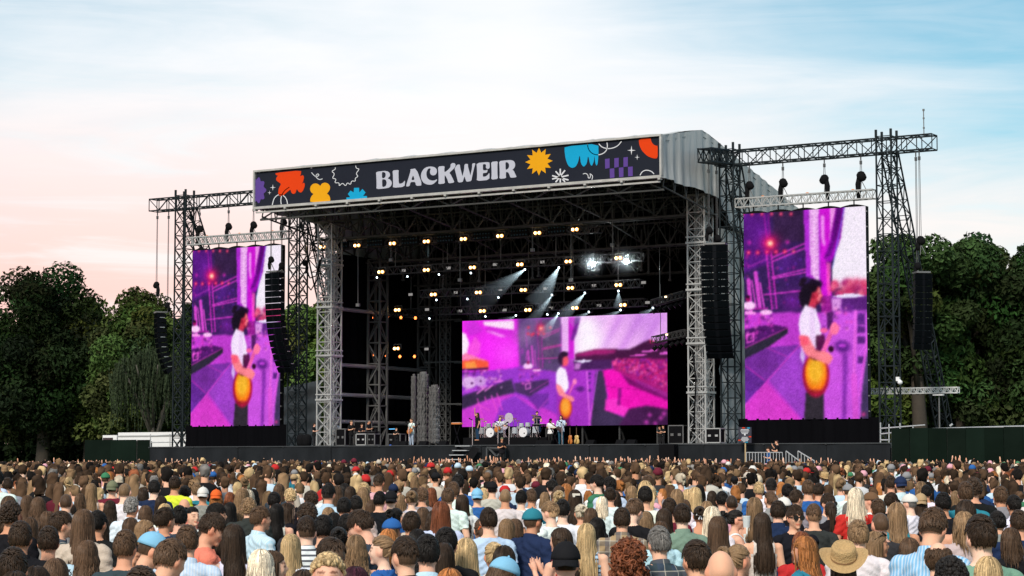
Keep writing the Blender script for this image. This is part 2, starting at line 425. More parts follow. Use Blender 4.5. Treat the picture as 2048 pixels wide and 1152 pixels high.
# front fascia frame and banner
FRM = mat('fascia_frame', (0.42, 0.41, 0.39), 0.5, 0.2, 0.4, 2.0)
fr = MB(); fr.box((0, -0.05, 21.52), (30.3, 0.3, 0.12)); fr.box((0, -0.05, 19.07), (30.3, 0.3, 0.16))
for s in (-1, 1): fr.box((s * 15.1, -0.05, 20.29), (0.13, 0.28, 2.3))
fr.bar((-15, -0.02, 18.78), (15, -0.02, 18.78), 0.05)
for i in range(13):
    fr.box((-15 + 2.5 * i, -0.07, 18.93), (0.16, 0.3, 0.1))
fr.build('fascia_frame', FRM, rf)
bn = thing('name_banner', 'dark banner with pale BLACKWEIR lettering and bright cut-out shapes on the roof front', 'banner', (0, -0.06, 19.15))
MB().box((0, -0.02, 20.29), (29.98, 0.06, 2.25)).build('backing', mat('banner_vinyl', srgb(33, 36, 46), 0.6, 0, 0.12, 0.6, 0.15, spec=0.06), bn)
Z4 = lambda p, Y=-0.06: tuple(at(740 + p[0] / 6.606, 300 + p[1] / 6.606, Y))
ZA = lambda p, Y=-0.06: tuple(at(500 + p[0] / 4, 250 + p[1] / 4, Y))
ZB = lambda p, Y=-0.06: tuple(at(980 + p[0] / 4, 250 + p[1] / 4, Y))
def smoothpoly(pts, it=1):
    for _ in range(it):
        q = []
        for i in range(len(pts)):
            a, b = np.array(pts[i], float), np.array(pts[(i + 1) % len(pts)], float)
            q += [tuple(a * 0.8 + b * 0.2), tuple(a * 0.2 + b * 0.8)]
        pts = q
    return pts
LET = [([(78,290),(165,278),(205,276),(245,287),(266,315),(264,345),(245,365),(232,375),(262,388),(285,415),(290,445),(275,480),(245,500),(200,508),(85,518),(88,460),(85,350)],
        [[(158,292),(190,292),(208,310),(208,345),(195,368),(160,376)],[(160,388),(190,386),(215,400),(222,440),(210,475),(190,487),(162,490)]]),
 ([(298,270),(382,263),(376,300),(380,445),(410,445),(440,430),(465,398),(458,487),(302,500),(306,450),(304,330)],[]),
 ([(532,254),(612,243),(695,467),(610,475),(598,420),(535,425),(525,478),(474,484),(500,400),(538,275)],[[(570,330),(592,395),(545,398)]]),
 ([(890,395),(870,420),(840,448),(800,460),(750,455),(710,435),(682,395),(672,345),(682,295),(710,250),(750,225),(800,217),(850,225),(880,250),(887,290),(870,325),(840,337),(810,330),(793,305),(795,270),(805,250),(790,240),(765,252),(747,290),(745,330),(757,370),(785,395),(820,405),(855,402),(880,388)],[]),
 ([(898,218),(988,211),(982,255),(985,295),(1010,280),(1040,255),(1065,225),(1065,190),(1090,171),(1118,174),(1132,195),(1125,225),(1100,255),(1060,290),(1050,305),(1070,330),(1095,380),(1118,430),(1038,442),(1025,390),(1000,345),(988,330),(985,390),(992,442),(902,452),(908,400),(905,300)],[]),
 ([(1118,245),(1150,195),(1188,190),(1192,235),(1215,320),(1222,352),(1245,260),(1250,185),(1295,183),(1295,220),(1320,310),(1325,343),(1350,240),(1350,178),(1395,173),(1375,240),(1350,350),(1340,410),(1275,420),(1262,385),(1250,345),(1235,390),(1225,424),(1165,430),(1150,370),(1128,280)],[]),
 ([(1408,172),(1578,157),(1582,200),(1582,235),(1565,250),(1545,248),(1530,230),(1535,210),(1530,190),(1510,186),(1492,190),(1492,268),(1530,270),(1555,255),(1548,300),(1500,305),(1492,312),(1492,355),(1530,350),(1555,330),(1580,298),(1578,395),(1410,410),(1416,350),(1414,250)],[]),
 ([(1600,157),(1690,148),(1684,200),(1684,320),(1692,382),(1602,392),(1608,330),(1606,230)],[]),
 ([(1706,147),(1800,136),(1860,132),(1900,145),(1918,180),(1918,215),(1900,245),(1880,262),(1900,275),(1920,320),(1940,360),(1855,368),(1845,330),(1830,300),(1812,290),(1798,292),(1795,330),(1800,373),(1710,382),(1715,320),(1712,220)],[[(1790,160),(1815,162),(1835,180),(1840,215),(1828,245),(1808,258),(1792,262)]])]
VIN = lambda n, c: mat(n, tuple(v * 0.72 for v in c), 0.6, 0, 0.06, 0.6, spec=0.05)
LETM = VIN('pale_lilac_vinyl', srgb(205, 207, 222))
for o, hs in LET:
    MB().poly([Z4(p) for p in smoothpoly(o)], (0, -0.008, 0), [[Z4(p) for p in smoothpoly(h)] for h in hs]).build('letter', LETM, bn)
def shape(name, pts, T, m, Y=-0.06, it=1): MB().poly([T(p, Y) for p in (smoothpoly(pts, it) if it else pts)], (0, -0.008, 0)).build(name, m, bn)
def stroke(pts, T, m, wd=5.5, name='white_line', Y=-0.068):
    for _ in range(2):                                            # corner cutting keeps the ends
        q = [pts[0]]
        for a, b in zip(pts, pts[1:]):
            a = np.array(a, float); b = np.array(b, float); q += [tuple(a * 0.75 + b * 0.25), tuple(a * 0.25 + b * 0.75)]
        pts = q + [pts[-1]]
    mb = MB(); P = np.array(pts, float); L = []; Rr = []
    for i in range(len(P)):
        d = P[min(i + 1, len(P) - 1)] - P[max(i - 1, 0)]; d /= np.linalg.norm(d) + 1e-9; n = np.array([-d[1], d[0]]) * wd / 2
        L.append(T(P[i] + n, Y)); Rr.append(T(P[i] - n, Y))
    n = len(L); mb.add(L + Rr, [(i, i + 1, n + i + 1, n + i) for i in range(n - 1)]); mb.build(name, m, bn)
ORG, YEL, BLU, PUR = VIN('orange_red_vinyl', srgb(244, 73, 24)), VIN('yellow_vinyl', srgb(252, 178, 30)), VIN('sky_blue_vinyl', srgb(28, 176, 226)), VIN('purple_vinyl', srgb(104, 76, 160))
WHT = VIN('white_line_vinyl', srgb(236, 238, 244))
fl = [(42, 425)] + [(60 + (62 + 9 * math.cos(9 * t)) * math.cos(t), 522 - (95 + 10 * math.cos(9 * t)) * math.sin(t)) for t in np.linspace(1.75, -1.75, 60)] + [(42, 618)]
shape('purple_flower', [(max(x, 43), y) for x, y in fl], ZA, PUR, it=0)
shape('orange_splash', [(203,383),(410,362),(408,395),(400,410),(425,400),(433,420),(425,455),(415,470),(435,460),(440,485),(425,525),(408,542),(390,535),(375,510),(365,545),(345,553),(330,540),(325,515),(300,535),(265,565),(240,570),(225,550),(230,510),(250,470),(225,455),(208,440),(212,420),(225,405),(208,400)], ZA, ORG)
shape('yellow_clover', [(483,620),(482,590),(495,565),(510,552),(490,540),(480,515),(485,490),(505,470),(530,467),(550,475),(562,490),(575,468),(600,460),(625,468),(641,490),(640,515),(625,540),(615,548),(635,565),(643,590),(642,610)], ZA, YEL)
shape('blue_half_burst', [(772,598),(772,580),(803,578),(783,552),(805,525),(830,540),(833,503),(873,502),(875,540),(900,512),(925,540),(905,568),(936,568),(936,585)], ZA, BLU, it=0)
def spark(c, r, T):
    shape('white_sparkle', [(c[0] + (r if k % 2 == 0 else r * 0.18) * math.sin(k * math.pi / 4) * (0.9 if k % 4 == 2 else 1), c[1] - (r if k % 2 == 0 else r * 0.18) * math.cos(k * math.pi / 4)) for k in range(8)], T, WHT, it=0)
spark((183, 500), 26, ZA); spark((157, 542), 17, ZA); spark((1132, 203), 38, ZB); spark((1178, 258), 23, ZB)
stroke([(492,380),(510,402),(530,415),(550,405),(550,392),(535,392),(525,410),(540,430),(560,438),(580,430)], ZA, WHT)
stroke([(682,340),(683,355),(650,370),(680,390),(655,428),(692,430),(675,465),(715,460),(712,492),(740,460),(765,492),(778,458),(805,480),(812,445),(845,452),(840,425),(868,410),(845,390),(878,350),(850,348),(845,325)], ZA, WHT)
stroke([(178,640),(190,590),(215,562),(245,555),(275,568),(295,600),(300,632)], ZA, WHT, 6.5); stroke([(315,497),(280,520),(255,555),(245,600),(250,635)], ZA, WHT, 6.5)
shape('yellow_star', [(392 + (110 if k % 2 == 0 else 70) * math.sin(k * math.pi / 12 + math.pi), 292 - (112 if k % 2 == 0 else 72) * math.cos(k * math.pi / 12 + math.pi) - 0.05 * (110 if k % 2 == 0 else 70) * math.sin(k * math.pi / 12 + math.pi)) for k in range(24)], ZB, YEL, it=0)
shape('blue_comb', [(597,172),(868,148),(868,240),(862,310),(852,328),(842,300),(836,240),(832,290),(815,330),(800,310),(785,240),(775,310),(750,337),(728,310),(718,235),(705,300),(685,335),(655,345),(625,325),(605,270),(597,210)], ZB, BLU)
stroke([(780,152),(785,190),(810,225),(855,242),(905,230),(935,200),(940,165),(935,140)], ZB, WHT, 7); stroke([(870,150),(895,178),(940,190),(985,185),(1025,165),(1052,130)], ZB, WHT, 7)
for a, b in (((562,350),(562,460)), ((525,370),(600,455)), ((600,362),(525,458)), ((497,405),(628,440)), ((497,432),(628,402))):
    stroke([a, ((a[0]+b[0])/2, (a[1]+b[1])/2), b], ZB, WHT, 11)
stroke([(743,392),(765,385),(785,400),(785,425),(800,425),(805,400),(795,388),(815,398),(822,415),(815,437)], ZB, WHT)
for c in ([(920,272),(957,268),(957,344),(922,350)],[(995,266),(1030,262),(1030,336),(995,342)],[(1068,260),(1103,256),(1103,332),(1068,336)],[(958,350),(995,346),(996,420),(960,424)],[(1031,342),(1068,338),(1068,414),(1033,418)],[(1104,335),(1142,332),(1142,408),(1106,411)]):
    shape('purple_square', c, ZB, PUR, it=0)
shape('orange_ring', [(1190,112),(1285,103),(1290,130),(1305,155),(1330,167),(1342,165),(1342,266),(1310,268),(1260,250),(1215,205),(1195,160)], ZB, ORG)
stroke([(1200,403),(1215,375),(1240,362),(1265,362),(1295,372),(1312,392)], ZB, WHT, 6.5)

# ------------------------------------------------------------------ front and interior columns
for sgn, who in ((1, 'right'), (-1, 'left')):
    X = sgn * 14.1
    t = thing('truss_column', 'pale aluminium lattice column carrying the roof at the %s edge of the stage' % who, 'column', (X, 7.0, DECK), 'front roof columns')
    truss(MB(), (X, 7.0, DECK), (X, 7.0, 18.7), 1.15, 1.15, 1.0, 0.045, 0.024, 'x').build('lattice', ALU, t)
    mb = MB()
    for k in range(2): truss(mb, (X + (0.25 if k else -0.2), 7.15, DECK), (X + (0.25 if k else -0.2), 7.15, 18.6), 0.3, 0.3, 0.9, 0.03, 0.018, 'z')
    mb.build('inner_mast', ALU, t)
    mb = MB(); mb.box((X, 7.0, 18.72), (1.5, 1.5, 0.14)); mb.box((X, 7.0, DECK + 0.06), (1.6, 1.6, 0.12)); mb.build('head_and_base_plate', GREYST, t)
    for z in (6.6, 9.6, 12.9, 15.8):
        mb = MB(); s2 = 0.64
        for a, b in (((-s2, -s2), (s2, -s2)), ((s2, -s2), (s2, s2)), ((s2, s2), (-s2, s2)), ((-s2, s2), (-s2, -s2))):
            mb.bar((X + a[0], 7 + a[1], z), (X + b[0], 7 + b[1], z), 0.06); mb.bar((X + a[0], 7 + a[1], z + 0.35), (X + b[0], 7 + b[1], z + 0.35), 0.04)
        mb.build('sleeve_ring', ALU, t)
for i, (X, Y) in enumerate(((-13.8, 12.3), (-13.8, 18.6), (13.8, 12.3), (13.8, 18.6))):
    t = thing('lattice_column', ['dark grey lattice column inside the stage behind the left front column', 'dark lattice column deep at the left back corner of the stage', 'dark lattice column inside the right wall of the stage', 'dark lattice column deep at the right back corner of the stage'][i], 'column', (X, Y, DECK), 'columns inside the stage')
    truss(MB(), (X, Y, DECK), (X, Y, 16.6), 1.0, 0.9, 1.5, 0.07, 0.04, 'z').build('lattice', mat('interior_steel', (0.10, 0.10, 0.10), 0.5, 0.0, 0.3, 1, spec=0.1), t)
for k, z in enumerate((5.15, 7.0, 9.05, 12.9)):
    mb = MB(); mb.bar((-14.25, 7.8, z), (-14.25, 19.5, z), 0.14, 8); mb.bar((-14.2, 7.9, z), (-14.2, 8.15, z), 0.3, 8)
    tag(mb.build('wall_rail', mat('rail_tube', (0.32, 0.30, 0.32), 0.45, 0.3, 0.2), smooth=False), 'thick horizontal grey tube along the inner left stage wall, %s of four' % ['lowest', 'second lowest', 'second highest', 'highest'][k], 'rail', 'tubes along the left stage wall')
# ribbed silver columns on stage
def ribbed(px0, px1, ytop, Y, lab):
    xa, xb = xat(px0, Y), xat(px1, Y); zt = at(px0, ytop, Y)[2]; n = 1 if xb - xa < 0.8 else 3
    t = thing('ribbed_pillar', lab, 'stage prop', ((xa + xb) / 2, Y, DECK), 'silver ribbed stage props')
    r = (xb - xa) / n / 2
    for k in range(n):
        cx = xa + r * (2 * k + 1); H = zt - DECK - (0.9 if n == 3 and k == 2 else 0.15 * k)
        pts, rad = [], []
        for j in range(61):
            q = j / 60; pts.append((cx + 0.05 * math.sin(q * 9 + k * 2), Y + 0.15 * k, DECK + 0.25 + (H - 0.25) * q)); rad.append(r * (1.0 + 0.07 * math.sin(j * 2.4 + k) + 0.05 * math.sin(j * 1.1)) * (1 if q < 0.96 else 0.75))
        mb = MB().tube(pts, rad, 14)
        for j in range(10):
            an = j * 0.63 + k; mb.tube([(cx + r * (1.0 + 0.12 * math.sin(s * 1.7 + j * 2.1)) * math.cos(an + 0.12 * math.sin(s * 0.9 + j)), Y + 0.15 * k + r * 1.03 * math.sin(an), DECK + 0.3 + (H * 0.97 - 0.3) * s / 40) for s in range(41)], [0.035 + 0.022 * abs(math.sin(s * 2.3 + j * 1.3)) for s in range(41)], 5)
        mb.build('pillar', mat('crinkled_silver', (0.085, 0.082, 0.082), 0.7, 0.0, 0.8, 11, 0.9, (1, 1, 0.4), bscale=9), t, True)
ribbed(824, 830, 748, 10.5, 'thin silver ribbed pillar prop, leftmost of three on stage')
ribbed(837.5, 853.5, 744, 9.5, 'tall cluster of silver ribbed pillars in the middle of three on stage')
ribbed(860.5, 876, 770, 9.5, 'shorter cluster of silver ribbed pillars, rightmost of three on stage')

# ------------------------------------------------------------------ gantries with masts, rakers and beams
LINE = mat('steel_wire', (0.10, 0.10, 0.10), 0.4, 0.6, 0.0)
for sgn, who in ((1, 'right'), (-1, 'left')):
    Xo, Xi = sgn * 26.55, sgn * 16.4
    t = thing('truss_gantry', 'tall dark lattice gantry with two masts around the %s video screen' % who, 'gantry', (sgn * 21, 6.4, DECK - 0.1), 'dark gantries beside the stage')
    for X in (Xo, Xi):
        truss(MB(), (X, 6.45, DECK if X == Xi else 1.2), (X, 6.45, 21.35), 0.92, 0.92, 0.95, 0.042, 0.023, 'x' if sgn < 0 else 'z').build('mast', DARKST, t)
        mb = MB()
        for dx in (-0.46, 0.46):
            for dy in (-0.46, 0.46): mb.bar((X + dx, 6.45 + dy, 21.3), (X + dx, 6.45 + dy, 21.75), 0.06)
        mb.box((X, 6.45, 20.82), (1.1, 1.1, 0.7)) if False else None
        mb.build('mast_head', DARKST, t)
        truss(MB(), (X, 7.0, 20.4), (X, 16.4 if X == Xo else 14.0, DECK - 0.9), 0.75, 0.75, 1.0, 0.04, 0.022, 'z').build('raking_leg', DARKST, t)
    truss(MB(), (sgn * 15.6, 6.45, 20.82), (sgn * 29.5, 6.45, 20.82), 0.85, 0.85, 0.95, 0.042, 0.023, 'z').build('top_beam', DARKST, t)
    truss(MB(), (Xi, 3.0, 20.62), (Xi, 6.0, 20.82), 0.85, 0.8, 0.8, 0.045, 0.026, 'x').build('forward_beam', DARKST, t)
    if sgn > 0:
        p = at(1848, 275, 6.45); q = at(1847, 220, 6.45)
        mb = MB().bar(p, q, 0.022); mb.box(q, (0.1, 0.1, 0.12))
        for k in (0.35, 0.7): mb.box(p + (q - p) * k, (0.09, 0.09, 0.09))
        mb.build('aerial', GREYST, t)
# light header trusses above the screens
HDR = {}
for sgn, who in ((1, 'right'), (-1, 'left')):
    xa, xb = (17.0, 25.85) if sgn > 0 else (-25.9, -17.0)
    t = thing('header_truss', 'pale aluminium header truss hung above the %s video screen' % who, 'truss', ((xa + xb) / 2, 6.2, 17.7), 'screen header trusses')
    truss(MB(), (xa, 6.2, 18.0), (xb, 6.2, 18.0), 0.52, 0.52, 0.6, 0.035, 0.02, 'w').build('lattice', ALU, t)
    mb = MB()
    for k in range(5):
        x = xa + 1.1 + k * 1.62; mb.bar((x, 6.2, 17.75), (x, 6.2, 17.4), 0.03); mb.box((x, 6.2, 17.42), (0.14, 0.14, 0.1))
    mb.build('screen_clamp', BLACK, t)
    mb = MB()
    for k in range(3): mb.ball((xa + 1.8 + k * 2.9, 6.0, 18.3), (0.12, 0.05, 0.06), 6, 4)
    mb.build('cable_tie', mat('orange_tie', (0.6, 0.2, 0.05), 0.6), t)

# ------------------------------------------------------------------ chain hoists
BAG = mat('hoist_cover', (0.008, 0.008, 0.009), 0.85, 0, 0.3, 5, 0.3, spec=0.05)
def hoist(px, py, Y, ztop_, lab, lean=1, big=1.0, sleeve=1.0):
    c = at(px, py, Y); t = thing('chain_hoist', lab, 'hoist', tuple(c), 'black chain hoists')
    k = big
    mb = MB(); rr = []
    for z, a, b in ((0.30, 0.05, 0.05), (0.26, 0.16, 0.13), (0.12, 0.25, 0.19), (-0.02, 0.27, 0.2), (-0.14, 0.22, 0.17), (-0.22, 0.12, 0.1)):
        rr.append((c + np.array([lean * 0.04 * (z < 0.1), 0, z]) * k, a * k, b * k, (1, 0, 0), (0, 1, 0)))
    mb.rings(rr, 12).build('motor_cover', BAG, t, True)
    mb = MB().tube([c + np.array([-lean * 0.1, 0, 0]) * k, c + np.array([-lean * 0.17, 0, -0.35]) * k, c + np.array([-lean * 0.15, 0, -0.8 * sleeve]) * k, c + np.array([-lean * 0.14, 0, -1.08 * sleeve]) * k], [0.12 * k, 0.14 * k, 0.13 * k, 0.10 * k], 9)
    mb.build('chain_bag', BAG, t, True)
    mb = MB()
    for dx in (-0.05, 0.05): mb.bar(c + np.array([dx, 0, 0.25]) * k, (c[0] + dx * 0.6, c[1], ztop_ - 0.55), 0.013)
    mb.bar((c[0], c[1], ztop_ - 0.05), (c[0], c[1], ztop_ - 0.35), 0.03); mb.box((c[0], c[1], ztop_ - 0.48), (0.13, 0.1, 0.22))
    mb.build('chain', LINE, t)
    mb = MB()
    for dx in (-0.12, 0.2): mb.bar(c + np.array([0.02, 0, -0.2]), c + np.array([dx + 0.1, 0, -0.75]), 0.018)
    mb.build('sling', GREYST, t)
ORD = ['first', 'second', 'third', 'fourth']
for i, (px, py) in enumerate(((1499, 372), (1566, 367), (1649, 360), (1722, 354))): hoist(px, py, 6.2, 20.4, 'black chain hoist above the right video screen, %s from its left' % ORD[i], -1 if i == 2 else 1, 1.0 + 0.05 * i)
for i, (px, py) in enumerate(((399, 459), (457, 454), (507, 451), (567, 445))): hoist(px, py, 6.2, 20.4, 'black chain hoist above the left video screen, %s from its left' % ORD[i], 1)
hoist(542, 520, 3.6, 20.2, 'black chain hoist over the left main speaker column, higher one', 1, 0.85, 0.7); hoist(563, 532, 4.3, 20.2, 'black chain hoist over the left main speaker column, lower one', 1, 0.85, 0.7)
hoist(1418, 462, 3.6, 20.2, 'black chain hoist over the right main speaker column, higher one', 1, 0.9, 0.6); hoist(1434, 478, 4.3, 20.2, 'black chain hoist over the right main speaker column, lower one', 1, 0.9, 0.6)
hoist(313, 571, 6.3, 20.4, 'black chain hoist dangling high beside the left gantry against the sky', -1, 0.95, 0.8); hoist(335, 611, 6.6, 20.4, 'black chain hoist on the far left speaker column', -1, 0.8, 0.5)
hoist(1841, 482, 6.3, 20.4, 'black chain hoist above the far right speaker column against the trees', 1, 1.0, 0.5); hoist(1835, 533, 6.5, 20.4, 'black chain hoist resting on the far right speaker column', 1, 0.8, 0.5)
hoist(611, 527, 6.4, 17.5, 'black chain hoist beside the left inner mast', -1, 0.8, 0.8)

# ------------------------------------------------------------------ line arrays
CAB = mat('speaker_cabinet', (0.004, 0.005, 0.007), 0.6, 0, 0.2, 3, spec=0.06); GRL = mat('speaker_grille', (0.003, 0.004, 0.005), 0.8, 0, 0.2, 20, spec=0.0)
def array(px, ytop, ybot, Y, n, wd, lab, rz, curve):
    p0 = at(px, ytop, Y); H = p0[2] - at(px, ybot, Y)[2]; h = H / n
    t = thing('line_array_speaker', lab, 'speaker array', tuple(p0), 'hanging speaker columns')
    t.rotation_euler = (0, 0, rz)
    y = 0.0
    for i in range(n):
        q = i / (n - 1); tilt = curve * q * q
        mb = MB(); dz = -h * (i + 0.5)
        y += math.sin(tilt) * h
        P = [(-wd / 2, -0.35, -h * 0.47), (wd / 2, -0.35, -h * 0.47), (wd / 2, -0.35, h * 0.47), (-wd / 2, -0.35, h * 0.47), (-wd * 0.38, 0.35, -h * 0.36), (wd * 0.38, 0.35, -h * 0.36), (wd * 0.38, 0.35, h * 0.36), (-wd * 0.38, 0.35, h * 0.36)]
        Rm = np.array([[1, 0, 0], [0, math.cos(tilt), -math.sin(tilt)], [0, math.sin(tilt), math.cos(tilt)]])
        P = (np.array(P) @ Rm.T) + np.array([0, y, dz])
        me = MB().add(P + np.array(p0), [(0, 1, 2, 3), (1, 5, 6, 2), (5, 4, 7, 6), (4, 0, 3, 7), (3, 2, 6, 7), (4, 5, 1, 0)])
        cb = me.build('cabinet', CAB, t)
        gm = MB()
        for s in (-1, 1):
            G = np.array([(s * wd * 0.46, -0.362, -h * 0.42), (s * wd * 0.07, -0.375, -h * 0.42), (s * wd * 0.07, -0.375, h * 0.42), (s * wd * 0.46, -0.362, h * 0.42)]) @ Rm.T + np.array([0, y, dz]) + np.array(p0)
            gm.add(G, [(0, 1, 2, 3)])
        gm.build('grille', GRL, cb)
        if i % 2 == 0:
            hm = MB().box(tuple(np.array([wd * 0.42, 0.0, 0]) + np.array([0, y, dz - h * 0.4]) + np.array(p0)), (0.10, 0.42, 0.04))
            hm.build('rigging_pin', mat('pin_steel', (0.45, 0.45, 0.46), 0.35, 0.7), cb)
    MB().box((p0[0], p0[1], p0[2] + 0.08), (wd * 0.8, 0.8, 0.1)).build('flying_frame', GREYST, t)
array(551, 546, 740, 3.9, 16, 1.32, 'tall black curved speaker column hanging in front of the left video screen', R(-8), 0.55)
array(1431, 491, 710, 3.6, 16, 1.65, 'tall black curved speaker column hanging by the right pale stage column', R(14), 0.62)
array(321, 627, 744, 6.3, 12, 1.15, 'black speaker column hanging at the far left in front of the trees', R(-38), 0.5)
array(1843, 548, 697, 6.3, 12, 1.05, 'black speaker column hanging at the far right in front of the trees', R(40), 0.25)

# ------------------------------------------------------------------ video screens (picture computed per LED cell)
class Pic:
    def __init__(s, PX, PY, sx, ox, oy):
        s.x = (PX - ox) * sx; s.y = (PY - oy) * sx; s.c = np.zeros(PX.shape + (3,)); s.rng = np.random.default_rng(3)
    def blend(s, m, col): m = np.clip(m, 0, 1)[..., None]; s.c = s.c * (1 - m) + np.array(col, float) * m
    def fill(s, col): s.c[:] = col
    def poly(s, pts, col, a=1.0, soft=0):
        ins = np.zeros(s.x.shape, bool); n = len(pts)
        for i in range(n):
            x0, y0 = pts[i]; x1, y1 = pts[(i + 1) % n]
            if y0 == y1: continue
            ins ^= ((s.y >= min(y0, y1)) & (s.y < max(y0, y1)) & (s.x < x0 + (s.y - y0) / (y1 - y0) * (x1 - x0)))
        m = ins.astype(float)
        for _ in range(soft):
            mp = np.pad(m, 1, mode='edge'); m = (mp[:-2, 1:-1] + mp[2:, 1:-1] + mp[1:-1, :-2] + mp[1:-1, 2:] + 2 * m) / 6
        s.blend(m * a, col)
    def line(s, a, b, w, col, al=1.0):
        a = np.array(a, float); b = np.array(b, float); d = b - a; L2 = d @ d
        t = np.clip(((s.x - a[0]) * d[0] + (s.y - a[1]) * d[1]) / L2, 0, 1)
        r = np.hypot(s.x - a[0] - t * d[0], s.y - a[1] - t * d[1]); s.blend(np.clip((w / 2 + 3 - r) / 6, 0, 1) * al, col)
    def ell(s, c, rx, ry, col, a=1.0, soft=0.15, rot=0.0):
        dx, dy = s.x - c[0], s.y - c[1]; cs, sn = math.cos(rot), math.sin(rot)
        r = np.hypot((dx * cs + dy * sn) / rx, (-dx * sn + dy * cs) / ry); s.blend(np.clip((1 + soft - r) / (2 * soft), 0, 1) * a, col)
    def glow(s, c, r, col, a=1.0):
        s.blend(np.exp(-((s.x - c[0]) ** 2 + (s.y - c[1]) ** 2) / (r * r)) * a, col)
    def grain(s, k): s.c += s.rng.normal(0, k, s.x.shape)[..., None] * np.array([1, 0.8, 1]) * (0.3 + s.c.mean(-1, keepdims=True) / 255)
    def soften(s, n):
        for _ in range(n):
            q = np.pad(s.c, ((1, 1), (1, 1), (0, 0)), mode='edge'); s.c = (q[:-2, 1:-1] + q[2:, 1:-1] + q[1:-1, :-2] + q[1:-1, 2:] + 2 * s.c) / 6
    def cloud(s, k):
        h, w = s.x.shape; f = np.zeros((h, w))
        for sc, am in ((6, 1.0), (14, 0.8), (34, 0.6), (70, 0.5)):
            gx, gy = int(w / w * sc) + 2, int(sc * h / w) + 2; gr = s.rng.normal(0, 1, (gy, gx)); yy = np.linspace(0, gy - 1.001, h); xx = np.linspace(0, gx - 1.001, w); y0 = yy.astype(int); x0 = xx.astype(int); fy = (yy - y0)[:, None]; fx = (xx - x0)[None]
            f += am * (gr[y0][:, x0] * (1 - fy) * (1 - fx) + gr[y0 + 1][:, x0] * fy * (1 - fx) + gr[y0][:, x0 + 1] * (1 - fy) * fx + gr[y0 + 1][:, x0 + 1] * fy * fx)
        s.c *= np.clip(1 + k * f / 1.2 * np.clip(1.6 - s.c.mean(-1) / 140, 0.05, 1), 0.45, 1.5)[..., None]
    def lin(s):
        v = np.clip(s.c * np.array([0.98, 0.98, 1.0]), 0, 255) / 255; return np.where(v <= 0.04045, v / 12.92, ((v + 0.055) / 1.055) ** 2.4)

